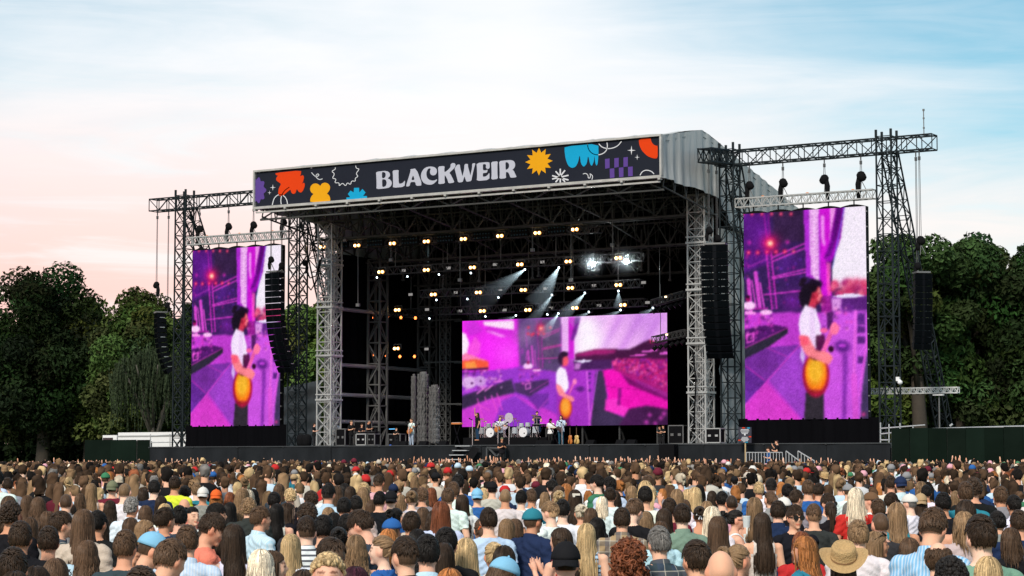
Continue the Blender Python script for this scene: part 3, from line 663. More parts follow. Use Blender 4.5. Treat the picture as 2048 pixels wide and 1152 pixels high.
def paint_portrait(p):
    P, Ln, E, G = p.poly, p.line, p.ell, p.glow
    p.fill((52, 32, 82))
    P([(30, 100), (320, 90), (330, 640), (30, 760)], (98, 26, 138), 0.75, 8)
    P([(370, 90), (690, 80), (690, 420), (360, 440)], (52, 32, 66), 1, 4)
    G((520, 650), 150, (92, 30, 140), 0.6); G((560, 1040), 120, (120, 30, 150), 0.7)
    rg = np.random.default_rng(5)
    for _ in range(60):
        x, y = rg.uniform(60, 680), rg.uniform(560, 1130); G((x, y), rg.uniform(6, 16), rg.choice([(200, 40, 150), (120, 50, 200), (60, 20, 90)]), 0.6)
    Ln((265, 150), (300, 420), 20, (165, 30, 160), 0.6); Ln((310, 150), (330, 420), 16, (150, 25, 150), 0.6)
    for k in range(16): Ln((288 + k * 4, 560 + k * 36), (345 + k * 3, 575 + k * 36), 7, (200, 40, 180), 0.7)
    Ln((290, 540), (350, 1120), 13, (205, 45, 185)); Ln((340, 540), (400, 1110), 13, (205, 45, 185))
    for a, b in (((350, 590), (690, 440)), ((350, 630), (690, 490)), ((350, 790), (720, 700)), ((350, 806), (720, 735)), ((270, 970), (640, 930)), ((100, 690), (300, 600))):
        Ln(a, b, 15, (225, 60, 200), 0.85 if a[0] > 120 else 0.4)
    for a, b, w in (((105, 820), (130, 1120), 42), ((178, 745), (225, 1100), 40), ((225, 850), (270, 1110), 18), ((140, 830), (185, 1100), 16)): Ln(a, b, w, (228, 75, 210), 0.9)
    for x in (45, 140, 243, 343, 440, 543): G((x, 140), 17, (255, 50, 110), 0.95); G((x, 138), 7, (255, 160, 130), 0.8)
    for x, y in ((105, 537), (200, 537), (297, 530), (390, 530), (480, 527), (570, 525)): G((x, y), 22, (255, 20, 90), 0.95 if x != 570 else 0.5); G((x, y), 9, (255, 170, 160), 0.9)
    for x, y in ((112, 435), (508, 430)): G((x, y), 20, (230, 50, 190), 0.8)
    G((330, 443), 85, (230, 10, 110), 0.85); G((330, 443), 45, (255, 80, 90), 1); G((330, 443), 24, (255, 240, 200), 1)
    # floor
    P([(40, 1150), (1340, 1150), (1340, 2300), (40, 2300)], (192, 60, 202), 1, 4)
    P([(40, 1450), (300, 1510), (640, 1480), (640, 1500), (310, 1830), (40, 2090)], (122, 48, 158), 1, 1)
    P([(40, 1660), (290, 1850), (40, 2120)], (104, 44, 150)); P([(490, 1610), (640, 1490), (690, 1560), (720, 2300), (660, 2240), (310, 1840)], (156, 64, 192), 1, 2)
    P([(40, 2150), (300, 1870), (690, 2290), (40, 2300)], (212, 60, 196), 1, 1)
    Ln((640, 1480), (60, 2120), 7, (225, 60, 190)); Ln((80, 1700), (275, 1845), 8, (215, 50, 180)); Ln((290, 1510), (500, 1600), 6, (215, 60, 190)); Ln((310, 1850), (690, 2260), 5, (190, 50, 190))
    P([(40, 1330), (350, 1270), (512, 1305), (60, 1510)], (78, 26, 98), 1, 1); P([(40, 1520), (512, 1305), (512, 1365), (320, 1500), (40, 1640)], (44, 40, 56), 1, 1)
    Ln((70, 1515), (510, 1310), 7, (210, 50, 180))
    for _ in range(45):
        x, y = rg.uniform(70, 380), rg.uniform(1150, 1420); G((x, y), rg.uniform(8, 20), rg.choice([(230, 60, 200), (60, 20, 80), (150, 40, 170), (255, 120, 220)]), 0.7)
    for a, b in (((85, 1390), (160, 1360)), ((160, 1360), (160, 1440)), ((160, 1440), (95, 1460)), ((95, 1460), (85, 1390))): Ln(a, b, 12, (250, 90, 220))
    Ln((60, 1120), (300, 1110), 22, (150, 30, 140)); E((290, 1150), 62, 26, (255, 190, 240)); E((112, 1082), 66, 42, (255, 205, 245)); E((100, 1010), 24, 34, (150, 20, 90)); E((100, 990), 22, 18, (40, 15, 40))
    P([(70, 1140), (180, 1140), (180, 1170), (70, 1170)], (250, 150, 230))
    # column, drape and sky
    P([(670, 90), (860, 70), (850, 840), (700, 780)], (178, 44, 206), 1, 1); P([(725, 90), (825, 80), (828, 840), (745, 760)], (248, 200, 244), 1, 1)
    for k in range(46):
        y = 100 + k * 15; Ln((735, y), (rg.uniform(765, 780), y + rg.uniform(-4, 12)), 5, (180, 60, 190), 0.7); Ln((790, y + 6), (825, y + rg.uniform(-4, 14)), 5, (170, 50, 180), 0.7)
    P([(830, 75), (1000, 65), (965, 420), (905, 640), (960, 985), (850, 985), (845, 500)], (206, 24, 206), 1, 1)
    P([(845, 160), (875, 150), (890, 480), (855, 430)], (250, 180, 245), 0.8, 2); P([(940, 75), (1000, 70), (960, 330), (935, 430)], (246, 170, 232), 0.85, 1)
    P([(905, 640), (945, 640), (940, 985), (912, 985)], (255, 90, 190), 0.8, 2)
    P([(1075, 60), (1320, 50), (1330, 900), (960, 900), (962, 700), (1000, 520), (1040, 380)], (244, 234, 244), 1, 1)
    P([(1000, 65), (1085, 60), (1045, 390), (985, 570), (945, 645), (872, 600), (930, 430)], (150, 14, 168), 1, 2); P([(1010, 65), (1060, 62), (1015, 360), (950, 560), (885, 598), (950, 430)], (88, 14, 112), 0.9, 3)
    Ln((1082, 65), (1000, 500), 9, (110, 150, 250), 0.7); Ln((1000, 500), (965, 700), 8, (130, 160, 250), 0.6)
    for _ in range(40):
        x, y = rg.uniform(960, 1320), rg.uniform(840, 985); G((x, y), rg.uniform(25, 45), rg.choice([(222, 60, 110), (190, 40, 100), (240, 110, 140), (170, 30, 110)]), 0.9)
    P([(950, 985), (1320, 980), (1320, 1160), (950, 1160)], (150, 62, 172), 1, 2); P([(960, 985), (1130, 955), (1230, 965), (1300, 990), (1060, 1005)], (235, 225, 250)); P([(1060, 1005), (1320, 990), (1320, 1130), (1060, 1130)], (86, 34, 116), 0.9, 2)
    P([(955, 1010), (1055, 1010), (1040, 1120), (960, 1130)], (235, 170, 235), 0.8, 2)
    P([(860, 985), (950, 985), (960, 1150), (850, 1160)], (150, 30, 140), 1, 2)
    P([(850, 1150), (1340, 1150), (1340, 2300), (870, 2300)], (204, 84, 220), 1, 4)
    for _ in range(30):
        x, y = rg.uniform(850, 1160), rg.uniform(1060, 1330); G((x, y), rg.uniform(8, 22), rg.choice([(240, 80, 190), (110, 30, 130), (255, 140, 210), (70, 20, 90)]), 0.65)
    P([(905, 1150), (975, 1150), (960, 1300), (915, 1330)], (70, 24, 84), 0.9, 2)
    E((1065, 1500), 75, 60, (90, 30, 130), 0.9, 0.4, 0.3); E((1065, 1490), 40, 20, (180, 60, 200)); P([(1070, 1560), (1120, 1580), (1100, 2300), (1060, 2300)], (120, 40, 160), 0.8, 5)
    Ln((1195, 1140), (1180, 1800), 30, (230, 100, 225)); Ln((1180, 1800), (1200, 2300), 60, (222, 84, 210), 0.8)
    for y in (1160, 1210, 1290, 1400, 1600): P([(1215, y), (1290, y), (1285, y + 70), (1212, y + 70)], (74, 30, 110), 0.85, 1)
    Ln((1320, 1330), (1230, 2000), 16, (225, 90, 220)); P([(1310, 1560), (1340, 1500), (1340, 2300), (1240, 2300), (1262, 1900)], (70, 56, 96), 1, 2); G((1275, 2190), 22, (220, 60, 140), 0.8)
    # guitarist
    [E((742 + rg.normal(0, 46), 935 + rg.normal(0, 50)), rg.uniform(16, 34), rg.uniform(14, 30), (32, 20, 36), 1, 0.3) for _ in range(70)]; E((735, 935), 74, 84, (30, 20, 34), 1, 0.15); E((700, 1010), 68, 105, (28, 20, 34), 1, 0.15); E((800, 860), 60, 42, (34, 20, 44), 1, 0.3)
    P([(768, 905), (832, 885), (848, 950), (868, 985), (848, 1000), (846, 1040), (800, 1078), (720, 1100), (752, 990)], (226, 58, 84), 1, 2); P([(815, 905), (840, 900), (850, 955), (862, 985), (845, 998), (840, 1035), (815, 1045), (822, 980)], (255, 150, 150), 0.8, 2); E((772, 985), 16, 26, (170, 30, 60), 0.9, 0.3); E((770, 900), 40, 45, (30, 18, 32), 1, 0.3); G((832, 955), 9, (120, 20, 50), 0.8); P([(800, 1045), (846, 1032), (830, 1060), (790, 1075)], (150, 24, 60), 0.7, 2); G((870, 1040), 30, (120, 20, 90), 0.7); P([(720, 1075), (790, 1065), (800, 1110), (740, 1110)], (200, 50, 90), 0.9, 2)
    P([(690, 1075), (795, 1115), (840, 1265), (855, 1370), (805, 1525), (715, 1470), (640, 1390), (622, 1270), (640, 1170)], (246, 226, 250), 1, 2)
    Ln((760, 1130), (770, 1500), 50, (228, 190, 236), 0.5)
    P([(700, 1960), (880, 1960), (885, 2300), (675, 2300)], (48, 42, 50), 1, 2)
    E((800, 1790), 135, 225, (168, 24, 60), 1, 0.08); E((800, 1775), 108, 190, (255, 124, 24), 1, 0.12); E((795, 1745), 82, 140, (255, 188, 48), 1, 0.35); E((800, 1580), 70, 60, (90, 20, 50), 0.8, 0.2)
    P([(800, 1390), (880, 1370), (900, 1480), (820, 1560), (800, 1500)], (80, 18, 60), 0.9, 2)
    Ln((870, 1560), (985, 1270), 46, (240, 96, 170)); E((985, 1320), 45, 60, (255, 120, 160)); E((880, 1335), 40, 25, (250, 100, 160)); E((950, 1525), 28, 32, (50, 16, 40))
    P([(628, 1385), (720, 1395), (800, 1540), (925, 1555), (972, 1615), (930, 1690), (855, 1655), (700, 1590), (645, 1490)], (255, 132, 142), 1, 2); P([(628, 1385), (720, 1395), (730, 1480), (650, 1490)], (250, 80, 110), 0.8, 4)
    P([(650, 1490), (690, 1600), (670, 1680), (640, 1620)], (220, 190, 240), 0.9, 1); E((800, 1960), 70, 26, (150, 20, 50), 0.6, 0.5)
    p.soften(2); p.cloud(0.07); p.grain(8)

def paint_wide(p):
    P, Ln, E, G = p.poly, p.line, p.ell, p.glow; rg = np.random.default_rng(9)
    p.fill((172, 50, 190))
    P([(0, 80), (600, 80), (600, 560), (0, 600)], (236, 42, 232), 1, 3); P([(230, 112), (535, 95), (545, 195), (380, 175), (245, 145)], (255, 226, 246), 1, 2); P([(240, 195), (430, 250), (560, 280), (560, 200), (300, 160)], (214, 40, 214), 0.9, 3)
    P([(255, 200), (330, 205), (470, 255), (420, 262)], (255, 190, 245), 0.8, 3); P([(30, 120), (150, 100), (240, 200), (100, 250)], (206, 50, 214), 0.8, 3)
    P([(0, 200), (60, 230), (95, 320), (75, 420), (0, 450)], (255, 235, 248), 1, 2); P([(150, 250), (210, 320), (200, 430), (110, 440), (80, 380)], (250, 90, 220), 0.8, 3); P([(0, 450), (60, 410), (150, 440), (260, 480), (250, 510), (120, 480), (0, 490)], (255, 130, 180), 1, 2)
    P([(0, 490), (150, 470), (290, 490), (290, 570), (0, 575)], (250, 90, 60), 1, 2); P([(50, 500), (150, 490), (180, 560), (60, 565)], (255, 160, 70), 0.9, 3); Ln((0, 575), (280, 560), 18, (70, 20, 80))
    G((480, 420), 130, (255, 90, 250), 0.6)
    P([(575, 80), (770, 80), (780, 560), (600, 540)], (96, 66, 122), 0.95, 10); P([(760, 80), (1000, 70), (1000, 600), (780, 590)], (88, 72, 110), 0.95, 6)
    G((660, 250), 90, (150, 110, 160), 0.7); G((880, 380), 70, (120, 90, 120), 0.6)
    for _ in range(26): x, y = rg.uniform(600, 970), rg.uniform(380, 600); G((x, y), rg.uniform(5, 14), rg.choice([(190, 60, 190), (80, 50, 110)]), 0.6)
    for a, b in (((820, 270), (980, 200)), ((830, 240), (985, 180)), ((820, 380), (1000, 345)), ((830, 365), (1000, 332)), ((770, 470), (965, 460))): Ln(a, b, 8, (220, 60, 170))
    for x in (782, 818): Ln((x - 14, 90), (x + 6, 560), 6, (190, 50, 170), 0.9)
    for k in range(13): Ln((785 + k, 230 + k * 26), (815 + k, 240 + k * 26), 4, (190, 50, 170), 0.8)
    for x, y in ((680, 228), (733, 228), (714, 240), (782, 230), (832, 228), (895, 170), (683, 168)): G((x, y), 13, (255, 40, 80), 0.95)
    G((803, 177), 45, (230, 30, 90), 0.9); G((803, 177), 22, (255, 120, 100), 1); G((803, 177), 9, (255, 230, 220), 1)
    for a, b, w in (((680, 390), (690, 520), 20), ((715, 350), (730, 530), 22), ((745, 390), (755, 540), 10), ((668, 400), (660, 480), 9), ((655, 180), (670, 360), 14)): Ln(a, b, w, (222, 80, 205), 0.8 if w != 14 else 0.35)
    # floor
    P([(0, 600), (450, 570), (620, 540), (960, 600), (960, 1150), (0, 1150)], (150, 56, 194), 1, 3)
    P([(0, 960), (420, 800), (560, 810), (880, 960), (960, 1000), (960, 1150), (0, 1150)], (204, 60, 206), 1, 3); P([(420, 870), (560, 815), (800, 985), (700, 1150), (330, 1150)], (134, 54, 188), 0.9, 4); P([(640, 800), (880, 800), (880, 900), (780, 960)], (104, 44, 146), 0.9, 2)
    P([(0, 830), (430, 690), (520, 660), (560, 790), (300, 850), (0, 960)], (58, 44, 74), 1, 3); P([(540, 700), (885, 665), (885, 715), (700, 830), (560, 790)], (70, 46, 90), 1, 2); Ln((700, 790), (885, 680), 5, (190, 60, 180))
    Ln((560, 820), (830, 1010), 6, (200, 70, 200)); Ln((880, 850), (780, 960), 5, (215, 80, 205)); Ln((780, 960), (870, 1040), 5, (190, 60, 200))
    P([(0, 770), (300, 720), (440, 680), (200, 770), (0, 810)], (190, 70, 220), 0.8, 1)
    for a, b in (((175, 800), (255, 745)), ((255, 775), (330, 720)), ((340, 690), (430, 680))): Ln(a, b, 12, (250, 130, 230))
    for _ in range(80): x, y = rg.uniform(20, 420), rg.uniform(575, 760); G((x, y), rg.uniform(6, 16), rg.choice([(240, 120, 220), (110, 30, 110), (70, 20, 80), (250, 180, 240)]), 0.7)
    E((95, 695), 76, 56, (226, 180, 232)); E((205, 680), 58, 50, (205, 150, 220)); E((125, 700), 13, 12, (80, 30, 90)); E((212, 680), 11, 10, (80, 30, 90)); Ln((30, 640), (60, 740), 8, (190, 120, 200))
    E((680, 540), 46, 30, (250, 200, 246)); E((680, 505), 15, 18, (150, 40, 100)); E((765, 580), 40, 18, (250, 190, 240)); Ln((590, 570), (800, 565), 8, (150, 40, 130)); Ln((610, 590), (820, 590), 8, (170, 60, 170))
    for _ in range(40): x, y = rg.uniform(590, 790), rg.uniform(600, 750); G((x, y), rg.uniform(6, 14), rg.choice([(220, 80, 200), (70, 24, 90), (140, 50, 160)]), 0.7)
    for a, b in (((655, 715), (700, 700)), ((700, 700), (705, 750)), ((705, 750), (660, 760)), ((660, 760), (655, 715))): Ln(a, b, 8, (240, 120, 220))
    for a, b in (((180, 850), (240, 1060)), ((320, 820), (380, 980)), ((375, 800), (430, 960)), ((255, 830), (270, 880)), ((130, 960), (180, 900)), ((180, 900), (300, 960))): Ln(a, b, 10, (240, 84, 210), 0.9)
    # right half: column, sky, hill, field
    P([(1000, 70), (2010, 20), (2010, 480), (1120, 470)], (236, 176, 240), 1, 1)
    for k in range(9): P([(1250 + 90 * k, 420), (1450 + 90 * k, 60), (1500 + 90 * k, 60), (1310 + 90 * k, 420)], (206, 130, 226) if k % 2 else (244, 190, 240), 0.55, 9)
    G((1260, 300), 150, (255, 246, 252), 1); G((1240, 160), 110, (255, 246, 252), 0.95); G((1230, 400), 90, (255, 246, 250), 0.9); G((1800, 90), 200, (196, 120, 222), 0.6)
    P([(1130, 470), (1130, 420), (1200, 408), (1330, 380), (1440, 375), (1640, 385), (1820, 290), (1870, 310), (2010, 300), (2010, 500), (1130, 500)], (72, 26, 66), 1, 2); P([(1130, 430), (1330, 380), (1520, 385), (1500, 420), (1130, 450)], (200, 40, 130), 0.7, 4); P([(1820, 288), (1880, 310), (1840, 330)], (240, 40, 90), 0.8, 2)
    P([(1750, 400), (1900, 380), (1900, 400), (1760, 415)], (230, 100, 210)); P([(1640, 440), (1800, 425), (1800, 440), (1650, 450)], (240, 90, 210)); P([(1920, 415), (2010, 405), (2010, 430), (1920, 430)], (240, 100, 220))
    P([(1000, 75), (1090, 70), (1085, 410), (1010, 400)], (244, 196, 244), 1, 1); P([(1065, 70), (1130, 70), (1125, 470), (1075, 470)], (206, 36, 206), 1, 1); P([(1130, 70), (1185, 68), (1150, 220), (1115, 300), (1090, 290), (1120, 180)], (120, 40, 150), 1, 2)
    for k in range(24): Ln((1010, 90 + k * 13), (1055, 94 + k * 13), 3, (190, 80, 200), 0.7)
    P([(1120, 490), (1300, 480), (1480, 480), (1480, 580), (1130, 590)], (70, 34, 86), 1, 2); P([(1120, 490), (1220, 480), (1310, 490), (1200, 510)], (235, 225, 250)); P([(1130, 510), (1190, 510), (1180, 570), (1130, 575)], (230, 150, 230), 0.8, 2)
    P([(1060, 590), (1400, 570), (1400, 1150), (1060, 1150)], (170, 54, 196), 1, 2); P([(1330, 590), (1480, 570), (1420, 700), (1450, 960), (1600, 1040), (1600, 1150), (1280, 1150)], (60, 46, 76), 1, 2)
    Ln((1245, 590), (1275, 1120), 12, (230, 110, 230)); Ln((1345, 590), (1300, 900), 9, (190, 80, 220)); Ln((1300, 900), (1265, 1120), 14, (215, 84, 220))
    for y in (600, 640, 690, 760): P([(1258, y), (1285, y), (1283, y + 24), (1260, y + 24)], (70, 30, 110), 0.8)
    P([(1395, 580), (1500, 570), (2010, 580), (2010, 1110), (1640, 1030), (1415, 960), (1445, 830)], (240, 24, 178), 1, 2)
    P([(1480, 490), (1620, 465), (2010, 480), (2010, 860), (1900, 800), (1700, 690), (1560, 610), (1490, 570)], (170, 30, 120), 1, 2)
    for _ in range(260): x = rg.uniform(1490, 2000); y = 475 + rg.uniform(0, 1) * (70 + (x - 1490) * 0.42); G((x, y), rg.uniform(6, 13), rg.choice([(240, 60, 130), (90, 20, 80), (250, 110, 190), (130, 40, 160), (200, 30, 90)]), 0.75)
    for k in range(16): x = 1700 + k * 20; Ln((x, 670 + k * 9), (x + 40, 735 + k * 10), 5, (140, 60, 190), 0.7)
    P([(1560, 610), (1700, 690), (2000, 850), (2000, 880), (1640, 720)], (100, 20, 90), 0.8, 2)
    Ln((1420, 735), (1900, 790), 4, (110, 20, 90), 0.7); P([(1420, 860), (1530, 850), (1540, 900), (1640, 950), (1620, 1030), (1415, 960)], (250, 60, 200), 0.8, 2); P([(1540, 760), (1570, 760), (1560, 920), (1530, 920)], (130, 20, 120), 0.9, 2)
    P([(1640, 950), (1800, 920), (2010, 960), (2010, 1120), (1540, 1120)], (70, 30, 76), 1, 3)
    for x, y in ((1830, 1010), (1930, 1040), (1800, 1080), (1960, 1000), (1880, 1090)): G((x, y), rg.uniform(18, 36), (230, 70, 200), 0.75)
    # guitarist
    E((1015, 470), 46, 62, (54, 28, 60)); P([(1020, 450), (1060, 440), (1075, 490), (1055, 540), (1015, 545)], (250, 90, 110), 1, 2); E((1030, 425), 38, 26, (48, 26, 52))
    P([(985, 545), (1045, 570), (1065, 660), (1075, 740), (1040, 800), (985, 740), (950, 700), (950, 610)], (250, 236, 252), 1, 1)
    P([(1005, 980), (1080, 990), (1085, 1150), (1000, 1150)], (110, 34, 100), 1, 2); E((1045, 940), 62, 108, (196, 60, 60), 1, 0.1); E((1045, 935), 50, 92, (255, 130, 36), 1, 0.15); E((1042, 925), 36, 66, (255, 170, 60), 1, 0.4)
    Ln((1080, 800), (1135, 670), 22, (220, 90, 180)); E((1130, 690), 20, 28, (250, 130, 190)); P([(955, 710), (1000, 730), (1040, 805), (1105, 830), (1130, 860), (1110, 885), (1060, 855), (985, 820), (958, 770)], (255, 140, 150), 1, 1)
    E((1185, 760), 40, 26, (80, 30, 110), 0.85, 0.4); p.soften(2); p.cloud(0.06); p.grain(6)

def screen_mesh(name, w, h, nu, nv, corners, painter, scl):
    """w, h in metres, cells nu x nv; corners (tl,tr,br,bl) of the picture as seen in the photograph, for the layout of the drawing"""
    U, Vv = np.meshgrid(np.linspace(0, 1, nu), np.linspace(0, 1, nv)); tl, tr, br, bl = [np.array(c, float) for c in corners]
    pw = [1.0, 1.0]
    top = tl[None, None] * (1 - U)[..., None] + tr[None, None] * U[..., None]; bot = bl[None, None] * (1 - U)[..., None] + br[None, None] * U[..., None]
    XY = top * (1 - Vv)[..., None] + bot * Vv[..., None]
    p = Pic(XY[..., 0], XY[..., 1], *scl); painter(p); cols = p.lin()
    V = np.stack([(U - 0.5) * w, np.zeros_like(U), (1 - Vv) * h], -1).reshape(-1, 3)
    idx = np.arange(nu * nv).reshape(nv, nu); F = np.stack([idx[1:, :-1], idx[1:, 1:], idx[:-1, 1:], idx[:-1, :-1]], -1).reshape(-1, 4)
    return npmesh(name, V, F, SCRM, cols.reshape(-1, 3))
SCRM = bpy.data.materials.new('led_screen'); SCRM.use_nodes = True; SCRM.cycles.emission_sampling = 'NONE'
nt = SCRM.node_tree; nt.nodes.clear(); q = NG(nt); a = q.n('ShaderNodeAttribute'); a.attribute_name = 'col'
e = q.n('ShaderNodeEmission'); q.put(e.inputs[0], a.outputs['Color']); e.inputs[1].default_value = 0.84
o = q.n('ShaderNodeOutputMaterial'); nt.links.new(e.outputs[0], o.inputs[0])
me_p = screen_mesh('led_face', 7.85, 12.45, 150, 236, ((1490, 427), (1732, 411), (1738, 836), (1495, 839)), paint_portrait, (5.12, 1480, 400))
for sgn, who in ((1, 'right'), (-1, 'left')):
    X = sgn * 21.45
    t = thing('video_screen', 'tall portrait video screen on the %s showing a guitarist in purple light' % who, 'video screen', (X, 6.0, 4.87), 'tall side screens')
    f_ = bpy.data.objects.new('led_face', me_p); COL.objects.link(f_); f_.parent = t
    MB().box((X, 6.24, 4.87 + 6.225), (7.85, 0.44, 12.43)).build('casing', BLACK, t)
    mb = MB()
    for k in range(5):
        x0 = X - 3.9 + k * 1.57; V = []
        for i in range(9): V.append((x0 + 1.55 * i / 8, 5.98, 17.32 + 0.13 * math.sin(i / 8 * math.pi)))
        V += [(x0 + 1.55, 5.98, 17.3), (x0, 5.98, 17.3)]; mb.poly(V, (0, 0.45, 0))
    mb.build('top_hood', BLACK, t)
    mb = MB()
    for k in range(14): mb.box((X + 3.96, 6.1, 5.3 + k * 0.9), (0.07, 0.12, 0.08))
    mb.build('edge_latch', GREYST, t)
    V = []; nx = 60                                                # black masking under the screen
    for k in range(2):
        for i in range(nx + 1): V.append((X - 4.4 + (8.9 if sgn < 0 else 9.1) * i / nx, 6.05 + 0.07 * math.sin(i * 1.3), DECK if k == 0 else 4.95))
    w = nx + 1; tag(MB().add(V, [(i, i + 1, w + i + 1, w + i) for i in range(nx)]).build('masking_drape', CLOTHB, None, True), 'black cloth hung below the %s video screen down to the deck' % who, 'drape', 'cloths under the screens')
t = thing('video_screen', 'wide video screen at the back of the stage glowing magenta', 'video screen', (-0.4, 15, 4.83))
f_ = bpy.data.objects.new('led_face', screen_mesh('led_face', 16.1, 7.4, 250, 126, ((925, 642), (1334, 627), (1335, 850), (926, 853)), paint_wide, (4.8, 920, 620))); COL.objects.link(f_); f_.parent = t
MB().box((-0.4, 15.2, 8.53), (16.1, 0.36, 7.38)).build('casing', BLACK, t)
for k in range(6): MB().bar((-7.5 + 2.85 * k, 15.3, DECK), (-7.5 + 2.85 * k, 15.3, 4.9), 0.06).bar((-7.5 + 2.85 * k, 16.2, DECK), (-7.5 + 2.85 * k, 15.3, 4.9), 0.05).build('support_leg', mat('dim_steel', (0.03, 0.03, 0.03), 0.6), t)

# ------------------------------------------------------------------ lighting trusses and lamps
ORDN = ['first', 'second', 'third', 'fourth', 'fifth', 'sixth', 'seventh', 'eighth', 'ninth', 'tenth', 'eleventh', 'twelfth', 'thirteenth', 'fourteenth', 'fifteenth', 'sixteenth']
ROWS = [('top', 7.6, [(645, 494), (714, 491), (785, 487), (853, 483), (927, 478), (1000, 472), (1075, 466), (1150, 459)]),
        ('second', 9.5, [(762, 544), (853, 540), (945, 535), (1040, 529), (1137, 523), (1237, 516)]),
        ('third', 11.5, [(867, 589), (957, 585), (1047, 580), (1141, 576), (1237, 570)]),
        ('lowest', 13.5, [(795, 620), (965, 622), (1056, 620), (1150, 616), (1246, 610)]),
        ('side', 13.0, [(793, 697)])]
WARM = emit('warm_lamp', (1.0, 0.66, 0.30), 11.0, False); WARMC = emit('warm_halo', (1.0, 0.42, 0.10), 1.8, False)
HOT = emit('hot_white_lamp', (0.95, 1.0, 1.0), 120.0, False); COOL = emit('cool_lamp', (0.75, 0.92, 1.0), 5.0, False); AMB = emit('amber_lamp', (1.0, 0.22, 0.05), 4.5, False)
WPAN = emit('pale_panel', (0.55, 0.52, 0.50), 0.42, False)
blind = None
for name, Y, pts in ROWS:
    P = [at(px, py, Y) for px, py in pts]
    if name != 'side':
        xa, xb = min(p[0] for p in P) - 1.2, max(p[0] for p in P) + (1.6 if name == 'top' else 1.5); z = np.mean([p[2] for p in P])
        t = thing('lighting_truss', 'black lighting truss hung across the stage, %s row of warm lamps' % name, 'truss', ((xa + xb) / 2, Y + 0.35, z), 'lighting trusses inside the stage')
        truss(MB(), (xa, Y + 0.4, z + 0.1), (xb, Y + 0.4, z + 0.1), 0.5, 0.5, 0.7, 0.03, 0.018, 'w').build('lattice', mat('black_truss', (0.03, 0.03, 0.032), 0.45, 0.4), t)
        mb = MB()
        for k in range(5):
            x = xa + (xb - xa) * (k + 0.5) / 5; mb.bar((x, Y + 0.4, z + 0.3), (x, Y + 0.4, 17.6 if Y > 7 else 19), 0.02)
        mb.build('hanging_wire', GREYST, t)
    for i, c in enumerate(P):
        lab = 'pair of glowing warm lamps, %s from left in the %s row over the stage' % (ORDN[i], name) if name != 'side' else 'pair of glowing warm lamps low at the inner left side of the stage'
        if blind is None:
            blind = thing('blinder_lamp', lab, 'stage lamp', tuple(c), 'warm twin lamps over the stage')
            hb = MB().box(c + np.array([0, 0.12, 0]), (0.52, 0.2, 0.28)).build('housing', BLACK, blind)
            for dx in (-0.145, 0.145):
                lp = MB().disc(c + np.array([dx, -0.01, 0]), (0, 1, 0), 0.12, 0.05, 16).build('halo_reflector', WARMC, blind); MB().ball(c + np.array([dx, -0.06, 0]), (0.075, 0.05, 0.075), 10, 6).build('bulb', WARM, lp)  # disc emits orange itself, standing in for the halo round the bulb
            MB().bar(c + np.array([-0.3, 0.12, 0]), c + np.array([-0.3, 0.12, 0.3]), 0.02).bar(c + np.array([0.3, 0.12, 0]), c + np.array([0.3, 0.12, 0.3]), 0.02).bar(c + np.array([-0.3, 0.12, 0.3]), c + np.array([0.3, 0.12, 0.3]), 0.02).build('bracket', GREYST, blind)
        else: copy_thing(blind, tuple(c), lab)
    if name == 'top':                                             # unlit strip fixtures between the lamps
        strip = None
        for i in range(7):
            c = (P[i] + P[i + 1]) / 2 + np.array([0, 0, 0.12]); lab = 'dark unlit lamp grid, %s from left along the top lighting truss' % ORDN[i]
            if strip is None:
                strip = thing('lamp_grid', lab, 'stage lamp', tuple(c), 'unlit lamp grids'); MB().box(c + np.array([0, 0.12, 0]), (1.35, 0.16, 0.5)).build('housing', BLACK, strip); mb = MB()
                for a_ in range(6):
                    for b_ in range(2): mb.ball(c + np.array([-0.55 + a_ * 0.22, 0.0, -0.13 + 0.26 * b_]), (0.07, 0.05, 0.07), 8, 5)
                mb.build('lens', mat('dark_lens', (0.03, 0.07, 0.10), 0.12, 0.2, 0), strip, True)['kind'] = 'stuff'
            else: copy_thing(strip, tuple(c), lab)
# amber pars on the left wall
par = None
for r_, (row, Y) in enumerate((([(717, 634), (746, 634), (775, 634), (802, 635), (831, 636)], 13.0), ([(716, 712), (745, 711), (773, 712), (800, 713), (829, 713)], 13.0))):
    for i, (px, py) in enumerate(row):
        c = at(px, py, Y); lab = 'small amber lamp, %s from left in the %s row at the inner left wall' % (ORDN[i], ['upper', 'lower'][r_])
        if par is None:
            par = thing('amber_par_lamp', lab, 'stage lamp', tuple(c), 'amber lamps at the left wall')
            MB().bar(c + np.array([0, 0.3, 0]), c, 0.11, 12, 0.14).build('can', BLACK, par); mb = MB()
            for k in range(7):
                rr = 0 if k == 6 else 0.078; mb.disc(c + np.array([rr * math.cos(k * math.pi / 3), -0.012, rr * math.sin(k * math.pi / 3)]), (0, 1, 0), 0.034, 0.015, 8)
            mb.build('lens', AMB, par)['kind'] = 'stuff'; MB().bar(c + np.array([0, 0.15, 0.1]), c + np.array([0, 0.15, 0.4]), 0.02).build('bracket', BLACK, par)
        else: copy_thing(par, tuple(c), lab)
